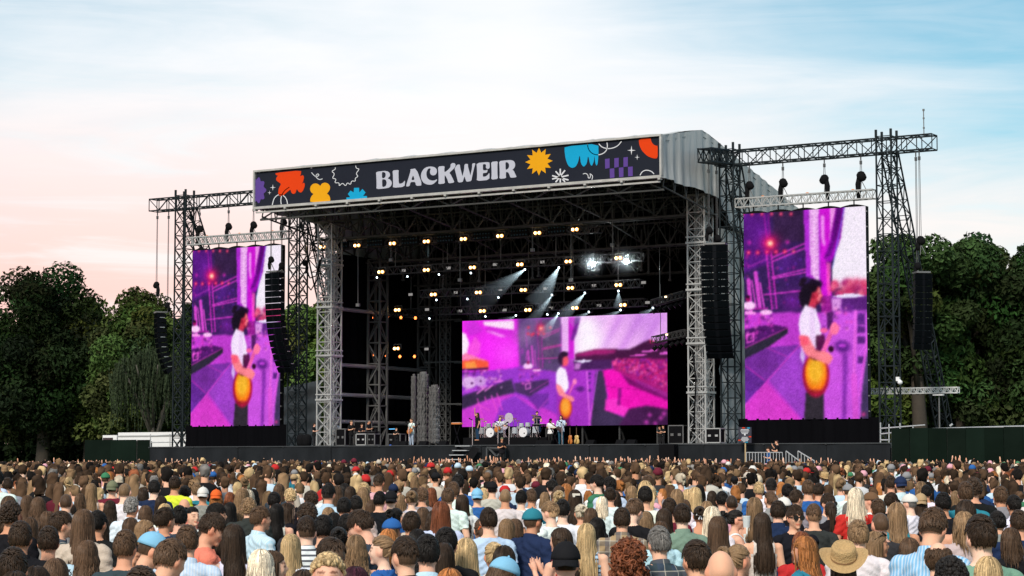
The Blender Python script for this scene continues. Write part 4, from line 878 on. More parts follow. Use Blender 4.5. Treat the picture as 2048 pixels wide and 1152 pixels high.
# small white heads
spot = None; HEADS = [(754, 555, 9.5), (815, 553, 9.5), (878, 549, 9.5), (942, 546, 9.5), (1050, 539, 9.5), (1118, 535, 9.5), (873, 600, 11.5), (935, 598, 11.5), (997, 595, 11.5), (1104, 590, 11.5), (1170, 586, 11.5), (1237, 582, 11.5), (859, 637, 13), (971, 633, 13.5), (1032, 631, 13.5), (1095, 629, 13.5), (1117, 627, 13.5), (1178, 624, 13.5), (1241, 620, 13.5), (1306, 616, 13.5)]
for i, (px, py, Y) in enumerate(HEADS):
    c = at(px, py, Y); lab = 'small white spot lamp, %s among the white spots of the %s lamp row' % (ORDN[sum(1 for h in HEADS[:i] if abs(h[2] - Y) < 0.6)], {9.5: 'second', 11.5: 'third'}.get(Y, 'lowest'))
    if spot is None:
        spot = thing('spot_lamp', lab, 'stage lamp', tuple(c), 'white spot lamps over the stage')
        MB().bar(c + np.array([0.05, 0.32, 0.1]), c, 0.12, 12, 0.1).build('head', BLACK, spot); MB().disc(c + np.array([-0.002, -0.012, 0]), (0.15, 1, 0.3), 0.065, 0.02, 12).build('lens', COOL, spot)
        MB().box(c + np.array([0, 0.2, 0.36]), (0.26, 0.26, 0.2)).build('base', BLACK, spot)
        mb = MB()
        for s in (-1, 1): mb.box(c + np.array([s * 0.15, 0.2, 0.16]), (0.04, 0.08, 0.36))
        mb.build('yoke', BLACK, spot)
    else: copy_thing(spot, tuple(c), lab)
SEARCH = []
for i, (px, py) in enumerate(((1186, 528), (1253, 523))):
    c = at(px, py, 9.4); t = thing('searchlight', 'dazzling white searchlight, %s of the two brightest over the stage' % ['left', 'right'][i], 'stage lamp', tuple(c), 'dazzling searchlights')
    MB().bar(c + np.array([-0.2, 0.4, 0.1]), c, 0.16, 14, 0.19).build('head', BLACK, t); MB().ball(c + np.array([0.03, -0.05, 0]), 0.14, 14, 9).build('lens', HOT, t)
    MB().bar(c + np.array([0, 0.2, 0.1]), c + np.array([0, 0.2, 0.6]), 0.04).build('yoke', BLACK, t)
    SEARCH.append(c)
pn = None
for i, (px, py, Y) in enumerate(((807, 541, 9.8), (897, 536, 9.8), (990, 529, 9.8), (1085, 524, 9.8), (821, 589, 11.8), (911, 585, 11.8), (1000, 581, 11.8), (1091, 577, 11.8), (1188, 571, 11.8), (1287, 565, 11.8), (735, 616, 13.2), (854, 619, 13.4), (920, 622, 13.8), (1009, 620, 13.8), (1102, 616, 13.8), (1198, 611, 13.8), (1295, 605, 13.8), (733, 696, 13.2), (853, 698, 13.4))):
    c = at(px, py, Y); lab = 'small pale lamp panel, %s from left in the' % ORDN[i if i < 4 else (i - 4 if i < 10 else (i - 10 if i < 17 else i - 17))] + (' second tier' if i < 4 else (' third tier' if i < 10 else (' lowest tier' if i < 17 else ' left wall tier')))
    if pn is None:
        pn = thing('panel_lamp', lab, 'stage lamp', tuple(c), 'pale lamp panels'); MB().box(c, (0.32, 0.03, 0.17)).build('panel', WPAN, pn); MB().box(c + np.array([0, 0.1, 0]), (0.36, 0.14, 0.2)).build('housing', BLACK, pn)
    else: copy_thing(pn, tuple(c), lab)
# beams: spot lamps in haze cones shaped to each beam, thinning with distance
def beam(px, py, Y, tx, ty, TY, half, power, col=(0.75, 0.95, 1.0), dens=0.10):
    a = at(px, py, Y); b = at(tx, ty, TY); d = Vector(b - a); L = d.length
    li = bpy.data.lights.new('spot', 'SPOT'); li.energy = power; li.color = col; li.spot_size = 2 * R(half); li.spot_blend = 0.35; li.shadow_soft_size = 0.06
    lo = bpy.data.objects.new('spot_light', li); COL.objects.link(lo); lo.location = Vector(a) - d.normalized() * 0.05; lo.rotation_euler = d.to_track_quat('-Z', 'Y').to_euler()
    r = L * math.tan(R(half)) * 1.02
    o = MB().bar(a + np.array(d.normalized()) * 0.08, a + (b - a) * 1.35, 0.05, 24, r * 1.35).build('haze', HAZE, None, False, a); tag(o, 'cone of stage haze shaped to the beam of a white spot lamp', None, None, 'stuff')
HAZE = bpy.data.materials.new('beam_haze'); HAZE.use_nodes = True; nt = HAZE.node_tree; nt.nodes.clear()
v_ = nt.nodes.new('ShaderNodeVolumePrincipled'); v_.inputs['Density'].default_value = 0.10; v_.inputs['Color'].default_value = (0.9, 0.95, 1, 1); v_.inputs['Anisotropy'].default_value = 0.35
o_ = nt.nodes.new('ShaderNodeOutputMaterial'); nt.links.new(v_.outputs[0], o_.inputs['Volume'])
q = NG(nt); oc_ = q.n('ShaderNodeTexCoord').outputs['Object']; ds_ = q.vm('LENGTH', oc_); q.put(v_.inputs['Density'], q.m('MULTIPLY', q.m('MULTIPLY', q.m('POWER', 0.50, ds_), 0.24), q.m('MULTIPLY_ADD', q.noise(oc_, 1.4, 3), 1.2, 0.3)))
beam(1050, 539, 9.3, 962, 600, 8.6, 15, 1500); beam(1118, 535, 9.3, 1085, 592, 8.6, 18, 1300); beam(1104, 591, 11.3, 1050, 662, 10.6, 12, 1100); beam(1170, 587, 11.3, 1105, 655, 10.6, 14, 1300)
beam(1237, 583, 11.3, 1237, 606, 11.0, 18, 250); beam(1117, 628, 13.2, 1092, 662, 12.8, 16, 700); beam(1178, 625, 13.2, 1150, 640, 12.8, 16, 260); beam(1241, 621, 13.2, 1205, 640, 12.8, 16, 260); beam(1306, 617, 13.2, 1288, 628, 13.0, 18, 200); beam(1032, 632, 13.2, 1008, 643, 13.0, 18, 180)
GLOW_HAZE = HAZE.copy(); GLOW_HAZE.name = 'searchlight_glow_haze'; q = NG(GLOW_HAZE.node_tree); v2 = [n for n in GLOW_HAZE.node_tree.nodes if n.type == 'PRINCIPLED_VOLUME'][0]
q.put(v2.inputs['Density'], q.m('MULTIPLY', q.m('POWER', q.m('MAXIMUM', q.m('MULTIPLY_ADD', q.vm('LENGTH', q.n('ShaderNodeTexCoord').outputs['Object']), -0.78, 1.0), 0.0), 2.2), 0.22))
for c in SEARCH:                                                   # added haze ball with its own point lamp, for the searchlight's glow
    f_ = c + np.array([0.05, -0.3, 0]); li = bpy.data.lights.new('searchlight_glow', 'POINT'); li.energy = 38; li.color = (0.8, 0.97, 1.0); li.shadow_soft_size = 0.1; lo = bpy.data.objects.new('searchlight_glow', li); COL.objects.link(lo); lo.location = f_
    tag(MB().ball(f_, 1.3, 20, 14).build('haze', GLOW_HAZE, None, True, f_), 'added ball of haze making the glow round a white searchlight', None, None, 'stuff')
# pipes, wires and slim masts hanging in the dark of the rig
for i, (px, y0, y1, Y) in enumerate(((1065, 452, 556, 14), (1077, 456, 552, 14), (958, 500, 562, 12), (1172, 470, 548, 16), (1283, 458, 540, 16), (1297, 458, 545, 16), (1171, 450, 520, 13), (806, 470, 560, 15), (912, 480, 540, 15), (1340, 470, 560, 17))):
    a = at(px, y0, Y); b = at(px, y1, Y); tag(MB().bar(a, b, 0.07, 6).box(b, (0.2, 0.16, 0.14)).build('drop_pipe', mat('drop_pipe_steel', (0.13, 0.13, 0.135), 0.5, 0, 0.3, spec=0.1)), 'dim grey pipe hanging from the stage roof, %s from left' % ORDN[sorted((806, 912, 958, 1065, 1077, 1171, 1172, 1283, 1297, 1340)).index(px)], 'pipe', 'pipes hanging in the stage rig')
for i, px in enumerate((690, 716, 782, 920, 1065, 1142, 1225)):
    a = at(px, 400, 6.6); b = at(px, (480, 610, 520, 560, 500, 560, 490)[i], 6.6); tag(MB().bar(a, b, 0.014, 4).box(b, (0.24, 0.18, 0.2)).build('drop_wire', GREYST), 'thin wire with a small block hanging under the roof front, %s from left' % ORDN[i], 'wire', 'wires under the roof front')
for i, (X, Y) in enumerate(((-11.2, 17.0), (-9.6, 18.5), (11.5, 17.5))):
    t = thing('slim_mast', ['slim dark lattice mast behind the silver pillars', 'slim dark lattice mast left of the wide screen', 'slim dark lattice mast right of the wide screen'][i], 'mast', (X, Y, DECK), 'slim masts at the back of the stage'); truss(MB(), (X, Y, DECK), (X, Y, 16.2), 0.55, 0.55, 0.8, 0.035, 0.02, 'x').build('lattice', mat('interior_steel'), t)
    mb = MB()
    for k in range(3): mb.bar((X - 1.6, Y - 0.3, 6.5 + 3 * k), (X + 1.6, Y - 0.3, 6.5 + 3 * k), 0.05)
    mb.build('cross_tube', mat('interior_steel'), t)
# side lighting ladders at the inner right
for i, (a, b) in enumerate(((((1307, 606), (1372, 588))), ((1308, 680), (1375, 665)))):
    p, q_ = at(*a, 11.5), at(*b, 9.5); t = thing('side_lighting_truss', 'short dark truss with small lamps at the inner right wall, %s one' % ['upper', 'lower'][i], 'truss', tuple(p), 'side lighting trusses')
    truss(MB(), p, q_, 0.4, 0.4, 0.5, 0.025, 0.014, 'w').build('lattice', mat('dim_steel', (0.03, 0.03, 0.03), 0.6), t)
    for k in range(6):
        c = p + (q_ - p) * (k + 0.5) / 6 + np.array([0, 0, -0.45]); MB().bar(c, c + np.array([-0.2, -0.12, -0.22]), 0.12, 8, 0.15).build('lamp', BLACK, t)
    c = p + (q_ - p) * 0.45 + np.array([0, -0.3, 0.12]); MB().box(c, (0.14, 0.05, 0.1)).build('lit_lens', emit('dim_warm', (1, 0.7, 0.4), 3, False), t)
    MB().bar(p + (q_ - p) * 0.2, (p + (q_ - p) * 0.2) + np.array([0, 0, 3.5]), 0.015).build('hanging_wire', GREYST, t)

# ------------------------------------------------------------------ things on the stage
CHROME = mat('chrome', (0.7, 0.7, 0.72), 0.2, 0.9, 0.05); DWHITE = mat('drum_head', (0.75, 0.74, 0.76), 0.5, 0, 0.05); SHELL = mat('drum_shell', (0.35, 0.36, 0.38), 0.25, 0.4, 0.1); BRASS = mat('cymbal_brass', (0.45, 0.36, 0.18), 0.3, 0.8, 0.1)
rx0, rx1 = xat(950, 8.5), xat(1075, 8.5)
tag(MB().box(((rx0 + rx1) / 2, 10.4, DECK + 0.30), (rx1 - rx0 + 1.6, 4.2, 0.6)).build('drum_riser', BLACK), 'low black riser under the drum kits at centre stage', 'riser')
def drums(px, Y, lab, z0, clear=False, big=True):
    X = xat(px, Y); t = thing('drum_kit', lab, 'drum kit', (X, Y, z0), 'drum kits')
    sh = mat('clear_shell', (0.45, 0.5, 0.55), 0.2, 0.2, 0.1) if clear else SHELL
    b = MB().bar((X, Y - 0.25, z0 + 0.34), (X, Y + 0.2, z0 + 0.34), 0.33, 20).build('bass_drum', sh, t); MB().disc((X, Y - 0.26, z0 + 0.34), (0, 1, 0), 0.31, 0.02, 20).build('drum_skin', DWHITE, b); MB().disc((X + 0.1, Y - 0.275, z0 + 0.28), (0, 1, 0), 0.05, 0.01, 10).build('port', BLACK, b)
    for dx, dy, dz, r, h in ((-0.27, 0, 0.82, 0.16, 0.22), (0.22, 0, 0.84, 0.17, 0.24), (0.66, 0.25, 0.5, 0.22, 0.4), (-0.6, 0.3, 0.66, 0.19, 0.15), (-0.75, -0.05, 0.46, 0.2, 0.38)):
        d_ = MB().bar((X + dx, Y + dy, z0 + dz - h / 2), (X + dx, Y + dy, z0 + dz + h / 2), r, 14).build('drum', sh, t); MB().disc((X + dx, Y + dy, z0 + dz + h / 2 + 0.006), (0, 0, 1), r * 0.97, 0.012, 14).build('drum_skin', DWHITE, d_)
        mb = MB()
        for k in range(3): an = k * 2.1; mb.bar((X + dx + r * math.cos(an), Y + dy + r * math.sin(an), z0 + dz), (X + dx + 1.15 * r * math.cos(an), Y + dy + 1.15 * r * math.sin(an), z0), 0.012)
        mb.build('drum_leg', CHROME, d_)
    for dx, dy, dz, r in ((-0.95, 0.1, 1.25, 0.24), (0.85, 0.1, 1.3, 0.25), (-0.5, -0.1, 1.1, 0.18), (0.5, 0.35, 1.45, 0.22)):
        MB().disc((X + dx, Y + dy, z0 + dz), (0.15, -0.2, 1), r, 0.012, 18, r * 0.9).build('cymbal', BRASS, t); mb = MB().bar((X + dx, Y + dy, z0), (X + dx, Y + dy, z0 + dz), 0.014)
        for k in range(3): an = k * 2.1 + 0.4; mb.bar((X + dx, Y + dy, z0 + 0.3), (X + dx + 0.25 * math.cos(an), Y + dy + 0.25 * math.sin(an), z0), 0.01)
        mb.build('cymbal_stand', CHROME, t)
    MB().bar((X, Y + 0.75, z0 + 0.45), (X, Y + 0.75, z0 + 0.52), 0.17, 14).bar((X, Y + 0.75, z0), (X, Y + 0.75, z0 + 0.45), 0.02).build('stool', BLACK, t)
drums(984, 9.6, 'drum kit with white bass drum left of the guitarist in white', DECK + 0.6); drums(1050, 9.8, 'clear shelled drum kit in front of the drummer in navy', DECK + 0.6, True)
for i, (px, py, r) in enumerate(((1018, 836, 0.34), (1009, 850, 0.30))):
    c = at(px, py, 9.2); t = thing('gong_disc', 'pale round disc on a stand behind the centre guitarist, %s' % ['the higher one', 'the lower one'][i], 'percussion', (c[0], c[1], DECK + 0.6), 'pale discs at centre stage')
    MB().disc(c, (0.1, 1, 0.05), r, 0.03, 28).build('disc', mat('translucent_disc', (0.52, 0.45, 0.56), 0.4, 0, 0.1), t); MB().disc(c - np.array([0, 0.03, 0]), (0, 1, 0), 0.03, 0.02, 8).bar((c[0], c[1] + 0.05, DECK + 0.6), c + np.array([0, 0.05, 0]), 0.018).build('stand', CHROME, t)
def keyboard(px, py, Y, L, lab, m, m2=None, z0=DECK):
    c = at(px, py, Y); t = thing('keyboard', lab, 'keyboard', (c[0], Y, z0), 'keyboards on stage'); MB().box(c, (L, 0.34, 0.11)).build('body', m, t)
    mb = MB()
    for k in range(22): mb.box((c[0] - L * 0.42 + k * L * 0.84 / 21, c[1] - 0.06, c[2] + 0.062), (L * 0.03, 0.2, 0.012))
    mb.build('keys', DWHITE, t); H = c[2]
    mb = MB()
    for s in (-1, 1): mb.bar((c[0] + s * L * 0.38, Y, H - 0.05), (c[0] - s * L * 0.38, Y, z0), 0.025); mb.bar((c[0] + s * L * 0.4, Y - 0.2, z0 + 0.02), (c[0] + s * L * 0.4, Y + 0.2, z0 + 0.02), 0.025)
    mb.build('stand', BLACK, t)
keyboard(1110, 854, 7.6, 0.82, 'white keyboard in front of the keyboard player in white', mat('white_case', (0.7, 0.68, 0.62), 0.4)); keyboard(914, 847, 9.0, 0.7, 'orange topped keyboard standing alone left of the wide screen', mat('orange_case', (0.55, 0.18, 0.05), 0.4)); keyboard(1078, 850, 8.2, 0.9, 'dark percussion desk in front of the drummer in navy', BLACK)
def micstand(px, Y, H, lab, boom=False):
    X = xat(px, Y); t = thing('microphone_stand', lab, 'microphone stand', (X, Y, DECK), 'microphone stands'); mb = MB().bar((X, Y, DECK), (X, Y, DECK + H), 0.022, 6)
    mb.disc((X, Y, DECK + 0.02), (0, 0, 1), 0.15, 0.04, 14); mb.build('pole', CHROME, t); MB().bar((X, Y, DECK + H), (X - 0.12, Y - 0.1, DECK + H + 0.08), 0.03, 8).ball((X - 0.15, Y - 0.12, DECK + H + 0.1), 0.045, 8, 6).build('microphone', BLACK, t)
micstand(945, 3.0, 1.62, 'tall chrome microphone stand before the singer in black'); micstand(818, 3.2, 1.45, 'microphone stand in front of the left guitarist in white'); micstand(996, 3.2, 1.4, 'microphone stand in front of the centre guitarist'); micstand(1018, 3.4, 1.2, 'short chrome microphone stand right of the centre guitarist'); micstand(1124, 3.4, 1.4, 'microphone stand before the player in light blue shirt')
def case(px0, px1, y0, y1, Y, lab, light=True, rack=False):
    a = at(px0, y1, Y); b = at(px1, y0, Y); w = b[0] - a[0]; h = b[2] - a[2]; cx = (a[0] + b[0]) / 2; t = thing('flight_case', lab, 'flight case', (cx, Y, DECK), 'flight cases and racks')
    z0 = DECK + 0.12; h = b[2] - z0; MB().box((cx, Y + 0.35, z0 + h / 2), (w * 0.96, 0.66, h * 0.97)).build('body', BLACK, t); mb = MB(); e_ = 0.03
    for dx in (-w / 2, w / 2):
        for dy in (0.02, 0.68): mb.bar((cx + dx, Y + dy, z0), (cx + dx, Y + dy, z0 + h), e_)
    for dz in (0, h):
        for dy in (0.02, 0.68): mb.bar((cx - w / 2, Y + dy, z0 + dz), (cx + w / 2, Y + dy, z0 + dz), e_)
        for dx in (-w / 2, w / 2): mb.bar((cx + dx, Y + 0.02, z0 + dz), (cx + dx, Y + 0.68, z0 + dz), e_)
    mb.build('edge_trim', ALU if light else GREYST, t)
    for dx in (-0.25, 0.25): MB().box((cx + dx * w, Y - 0.005, z0 + h * 0.5), (w * 0.2, 0.03, h * 0.14)).build('latch', ALU if light else GREYST, t)
    for dx in (-0.38, 0.38): MB().disc((cx + dx * w, Y + 0.2, DECK + 0.06), (1, 0, 0), 0.06, 0.05, 10).build('caster', BLACK, t)
case(1412, 1440, 857, 884, 3.4, 'black flight case with pale metal edges right of the right pale column'); case(708, 732, 843, 865, 9.0, 'tall dark rack with grey edges behind the sound desk', False); case(712, 731, 868, 890, 4.5, 'open road case with grey frame under the sound desk', True); case(735, 749, 868, 890, 4.7, 'dark road case right of the grey framed one', False); case(672, 690, 858, 890, 6.8, 'dark amplifier stack right of the left pale column', False); case(1337, 1366, 851, 884, 7.6, 'tall dark speaker stack left of the right pale column', False)
case(776, 800, 868, 888, 8.4, 'dark equipment rack left of the left guitarist', False)
m_ = at(784, 858, 8.0); tag(MB().box(m_, (0.45, 0.05, 0.05)).build('monitor_strip', emit('blue_screen', (0.15, 0.55, 1.0), 1.2, False)), 'thin glowing blue equipment display left of the left guitarist', 'display')
sd = thing('sound_desk', 'dark sound desk on cases at the left side of the stage', 'mixing desk', (xat(733, 5.2), 5.2, DECK)); xd = xat(733, 5.2); MB().box((xd, 5.3, DECK + 0.92), (1.5, 0.7, 0.12), 0, R(8)).build('surface', BLACK, sd); MB().box((xd, 5.4, DECK + 0.43), (1.3, 0.5, 0.85)).build('pedestal', BLACK, sd)
mb = MB()
for k in range(18): mb.box((xd - 0.65 + k * 0.076, 5.22, DECK + 0.99), (0.02, 0.3, 0.02))
mb.build('fader', GREYST, sd)
for i, (px, Y, m) in enumerate(((1141, 7.0, 'amber'), (1154, 7.0, 'blonde'))):   # guitars on stands
    X = xat(px, Y); t = thing('guitar', ['amber electric guitar on a stand right of the keyboards', 'blonde acoustic guitar on a stand right of the keyboards'][i], 'guitar', (X, Y, DECK), 'guitars on stands')
    mm = mat('guitar_' + m, (0.5, 0.16, 0.03) if i == 0 else (0.55, 0.36, 0.12), 0.25, 0, 0.2); r = 0.17 if i == 0 else 0.2
    MB().rings([((X, Y - 0.05, DECK + z), w * r, 0.045, (1, 0, 0.0), (0, 1, 0)) for z, w in ((0.12, 0.3), (0.16, 0.85), (0.28, 1.0), (0.4, 0.85), (0.48, 0.66), (0.56, 0.78), (0.64, 0.7), (0.68, 0.25))], 14).build('body', mm, t, True)
    MB().box((X, Y - 0.07, DECK + 0.9), (0.05, 0.03, 0.55)).build('neck', mat('dark_wood', (0.08, 0.04, 0.02), 0.5), t); MB().box((X, Y - 0.07, DECK + 1.24), (0.08, 0.03, 0.16)).build('headstock', BLACK, t)
    MB().bar((X, Y + 0.05, DECK + 0.75), (X - 0.2, Y + 0.1, DECK), 0.015).bar((X, Y + 0.05, DECK + 0.75), (X + 0.2, Y + 0.1, DECK), 0.015).bar((X, Y + 0.05, DECK + 0.75), (X, Y - 0.25, DECK), 0.015).build('stand', BLACK, t)
# wedge monitors and pedals along the lip
for i, px in enumerate((793, 806, 846, 886, 1080, 1095, 1180, 1240, 1262)):
    X = xat(px, 3.0); tag(MB().add([(X - 0.28, 2.8, DECK), (X + 0.28, 2.8, DECK), (X + 0.28, 3.3, DECK), (X - 0.28, 3.3, DECK), (X - 0.28, 3.05, DECK + 0.33), (X + 0.28, 3.05, DECK + 0.33), (X + 0.28, 3.3, DECK + 0.3), (X - 0.28, 3.3, DECK + 0.3)], [(3, 2, 1, 0), (0, 1, 5, 4), (1, 2, 6, 5), (2, 3, 7, 6), (3, 0, 4, 7), (4, 5, 6, 7)]).build('floor_monitor', BLACK), 'black wedge floor monitor, %s from left along the stage lip' % ORDN[i], 'monitor', 'wedge monitors along the stage lip')
mb = MB()
c = at(797, 886, 3.2); t = thing('effects_board', 'small board of blue and white pedals at the stage lip left of centre', 'pedals', (c[0], 3.2, DECK))
for k in range(6): MB().box((c[0] - 0.5 + k * 0.2, 3.1, DECK + 0.06), (0.13, 0.2, 0.1)).build('pedal', mat('pedal_%d' % (k % 3), [(0.05, 0.15, 0.6), (0.6, 0.6, 0.6), (0.05, 0.3, 0.35)][k % 3], 0.4), t)
# cylinder of cable and black bins by the left column
for i, px in enumerate((604, 614)):
    X = xat(px, 4.6); tag(MB().rings([((X, 4.6, DECK + z), r, r, (1, 0, 0), (0, 1, 0)) for z, r in ((0, 0.24), (0.25, 0.34), (0.55, 0.36), (0.8, 0.28), (0.86, 0.1))], 14).build('cable_bin', BAG, None, True), 'rounded black bag by the left mast, %s one' % ['left', 'right'][i], 'bag', 'black bags at the left mast')
# cables hanging at the left inner mast and right mast
for i, P in enumerate(([(612, 540), (620, 556), (632, 552), (640, 520)], [(606, 560), (622, 580), (634, 560), (643, 515)], [(1385, 700), (1392, 760), (1388, 850), (1380, 875)])):
    tag(MB().tube([at(*p, 6.0) for p in P], 0.05, 6).build('hanging_cable', BLACK, None, True), ['black cable looped between the left mast and pale column, upper loop', 'black cable looped between the left mast and pale column, lower loop', 'black cable hanging inside the right pale column'][i], 'cable', 'hanging cables')

# ------------------------------------------------------------------ front of stage: sign, barrier, rails
c = at(1490, 870, 1.2); t = thing('notice_sign', 'small dark sign with white text lines on a wooden pole at stage right', 'sign', (c[0], 1.2, 0.5))
MB().box(c, (0.82, 0.04, 0.9)).build('board', mat('sign_board', srgb(45, 45, 58), 0.5), t); MB().box((c[0], 1.24, (c[2] + 0.5) / 2 - 0.1), (0.07, 0.05, c[2] - 0.5)).build('pole', mat('pale_wood', (0.45, 0.33, 0.18), 0.7), t); mb = MB()
for k, wd in enumerate((0.5, 0.56, 0.46, 0.38)): mb.box((c[0], 1.174, c[2] + 0.31 - k * 0.075), (wd, 0.006, 0.035))
for k, wd in enumerate((0.36, 0.44, 0.5, 0.4, 0.2)): mb.box((c[0], 1.174, c[2] - 0.13 - k * 0.065), (wd, 0.006, 0.032))
mb.ball((c[0], 1.176, c[2] + 0.02), (0.06, 0.004, 0.06), 8, 5); mb.build('text_line', WHT, t)
for dx, dz, m in ((-0.08, 0.41, ORG), (0.24, 0.40, BLU), (-0.34, -0.3, ORG), (0.33, -0.1, ORG), (0.1, -0.41, BLU)): MB().box((c[0] + dx, 1.174, c[2] + dz), (0.16, 0.006, 0.06)).build('colour_patch', m, t)
a = at(1493, 905, 0.4); b = at(1565, 905, 0.4); t = thing('crowd_barrier', 'galvanised barrier with upright bars in front of stage right', 'barrier', ((a[0] + b[0]) / 2, 0.4, 0.5)); GALV = mat('galvanised', (0.5, 0.52, 0.53), 0.4, 0.5, 0.2)
MB().bar((a[0], 0.4, a[2]), (b[0], 0.4, b[2]), 0.03, 6).bar((a[0], 0.4, 1.4), (b[0], 0.4, 1.4), 0.03, 6).build('rail', GALV, t)
for k in range(13): x = a[0] + (b[0] - a[0]) * k / 12; MB().bar((x, 0.4, 0.5), (x, 0.4, a[2]), 0.018).build('bar', GALV, t)
t = thing('stair_rails', 'pair of sloping grey handrails of steps at stage right', 'handrail', (at(1600, 905, 0.2)[0], 0.2, 0.5))
for (x0, y0), (x1, y1) in (((1572, 902), (1602, 924)), ((1596, 902), (1629, 922))):
    p, q_ = at(x0, y0, 0.3), at(x1, y1, 0.3); h = MB().bar(p, q_, 0.035, 6).bar(p - np.array([0, 0, 0.9]), q_ - np.array([0, 0, 0.9]), 0.03, 6).build('handrail', GALV, t)
    for k in range(6): w_ = p + (q_ - p) * k / 5; MB().bar(w_, w_ - np.array([0, 0, 0.9]), 0.02).build('baluster', GALV, h)
c = at(990, 905, 1.5); t = thing('stacked_barrier', 'dark folded barrier frame leaning on the stage skirt at centre', 'barrier', (c[0], 1.5, 0.5)); mb = MB()
for p, q_ in (((974, 895), (1010, 897)), ((1010, 897), (1010, 916)), ((974, 895), (974, 914)), ((978, 896), (995, 915)), ((1008, 898), (992, 915))): mb.bar(at(*p, 1.6), at(*q_, 1.6), 0.05)
mb.build('frame', mat('dark_bar', (0.05, 0.055, 0.06), 0.6), t)

# ------------------------------------------------------------------ hoardings, trailer, right yard
def hoarding(px0, px1, y0, y1, Y, n, lab, cols, base=0.5):
    a, b = at(px0, y0, Y), at(px1, y1, Y); t = thing('hoarding', lab, 'hoarding', ((a[0] + b[0]) / 2, Y, base), 'dark green hoardings'); w = (b[0] - a[0]) / n
    for k in range(n):
        h = a[2] + (b[2] - a[2]) * (k + 0.5) / n - base; MB().box((a[0] + w * (k + 0.5), Y + random.uniform(-0.03, 0.03), base + h / 2), (w - 0.02, 0.06, h + random.uniform(-0.03, 0.03))).build('panel', mat('hoarding_green_%d' % (k % 3), cols[k % 3], 0.9, 0, 0.4, 0.8, 0.1, spec=0.0), t)
    mb = MB()
    for k in range(n + 1): mb.bar((a[0] + w * k, Y + 0.1, base), (a[0] + w * k, Y + 0.1, a[2] - 0.1), 0.04)
    mb.build('post', GREYST, t)
GR = [(0.007, 0.012, 0.009), (0.008, 0.015, 0.011), (0.006, 0.011, 0.008)]
hoarding(1783, 2085, 857, 853, -0.5, 8, 'long dark green hoarding at the right edge beside the stage', GR); hoarding(170, 273, 880, 879, 9.0, 2, 'dark green hoarding panels at left in front of the trailer', GR); hoarding(275, 301, 880, 879, 8.0, 1, 'dark green hoarding right of the gap by the left gantry', GR)
a, b = at(203, 868, 18), at(372, 905, 18); t = thing('white_trailer', 'long white trailer parked behind the left hoardings', 'trailer', ((a[0] + b[0]) / 2, 18, 0.5)); W_ = b[0] - a[0]
MB().box((a[0] + W_ * 0.6, 19.2, (a[2] + 1.6) / 2), (W_ * 0.8, 2.4, a[2] - 1.4)).build('box_body', mat('white_panel', (0.75, 0.75, 0.76), 0.4, 0, 0.06), t); MB().box((a[0] + W_ * 0.1, 19.1, (a[2] + 1.3) / 2), (W_ * 0.17, 2.2, a[2] - 1.5)).build('cab', mat('white_panel'), t)
MB().box((a[0] + W_ * 0.08, 18.0, a[2] - 0.55), (W_ * 0.12, 0.04, 0.5)).build('cab_window', mat('dark_glass', (0.02, 0.02, 0.025), 0.1), t); MB().box((a[0] + W_ * 0.6, 18.0, a[2] - 0.2), (W_ * 0.8, 0.05, 0.12)).build('roof_rail', mat('grey_rail', (0.3, 0.3, 0.3), 0.4), t)
for k in range(4):
    MB().disc((a[0] + W_ * (0.1, 0.35, 0.75, 0.85)[k], 18.05, 0.95), (0, 1, 0), 0.45, 0.25, 18).build('wheel', BLACK, t)
t = thing('scaffold_rail', 'pale scaffold rail in front of the white trailer at left', 'scaffold', (at(340, 890, 7)[0], 7.5, 0.5)); mb = MB()
for p, q_ in (((301, 868), (301, 925)), ((340, 868), (340, 925)), ((362, 860), (362, 925)), ((301, 872), (375, 868)), ((301, 885), (375, 884)), ((301, 898), (375, 897))): mb.bar(at(*p, 7.2), at(*q_, 7.2), 0.035, 6)
mb.build('tube', GALV, t)
# grey tent wall behind the left column
a, b = at(566, 775, 12), at(642, 760, 12); V = []; nx, nz = 20, 24
for k in range(nz + 1):
    for i in range(nx + 1):
        x = a[0] + (b[0] - a[0]) * i / nx; zt_ = a[2] + (b[2] - a[2]) * i / nx; V.append((x, 12 + 0.06 * math.sin(k * 1.1 + 0.4 * math.sin(i * 0.7)), DECK + (zt_ - DECK) * k / nz))
w = nx + 1; tag(MB().add(V, [(k * w + i, k * w + i + 1, (k + 1) * w + i + 1, (k + 1) * w + i) for k in range(nz) for i in range(nx)]).build('tent_wall', ROOFM, None, True), 'grey wrinkled tent wall behind the left inner mast', 'tent wall')
# right yard: white truss, camera, lamp post, scaffold guard
p, q_ = at(1728, 783, 11.5), at(1917, 780, 11.5); t = thing('cross_truss', 'white horizontal truss crossing behind the right gantry legs', 'truss', tuple((p + q_) / 2)); truss(MB(), p, q_, 0.32, 0.32, 0.42, 0.035, 0.02, 'w').build('lattice', mat('white_truss', (0.7, 0.72, 0.72), 0.35, 0.3), t)
c = at(1796, 758, 5.8); t = thing('security_camera', 'white dome security camera on the right gantry mast', 'camera', tuple(c)); MB().box(c, (0.2, 0.16, 0.24)).build('housing', mat('white_panel'), t); MB().ball(c + np.array([0.14, -0.05, -0.2]), (0.15, 0.15, 0.14), 12, 8).build('dome', mat('white_panel'), t, True); MB().bar(c, c + np.array([0.15, 0, -0.06]), 0.03).build('arm', mat('white_panel'), t)
c = at(1878, 790, 10); g0 = at(1878, 858, 10); t = thing('lamp_post', 'thin pole with flat white lamp behind the right hoarding', 'lamp post', (c[0], 10, 0.5)); MB().bar((c[0], 10, 0.5), c, 0.045, 8).build('pole', GREYST, t); MB().box(c + np.array([0, -0.1, 0.0]), (0.62, 0.25, 0.07)).build('lamp_head', mat('white_panel'), t)
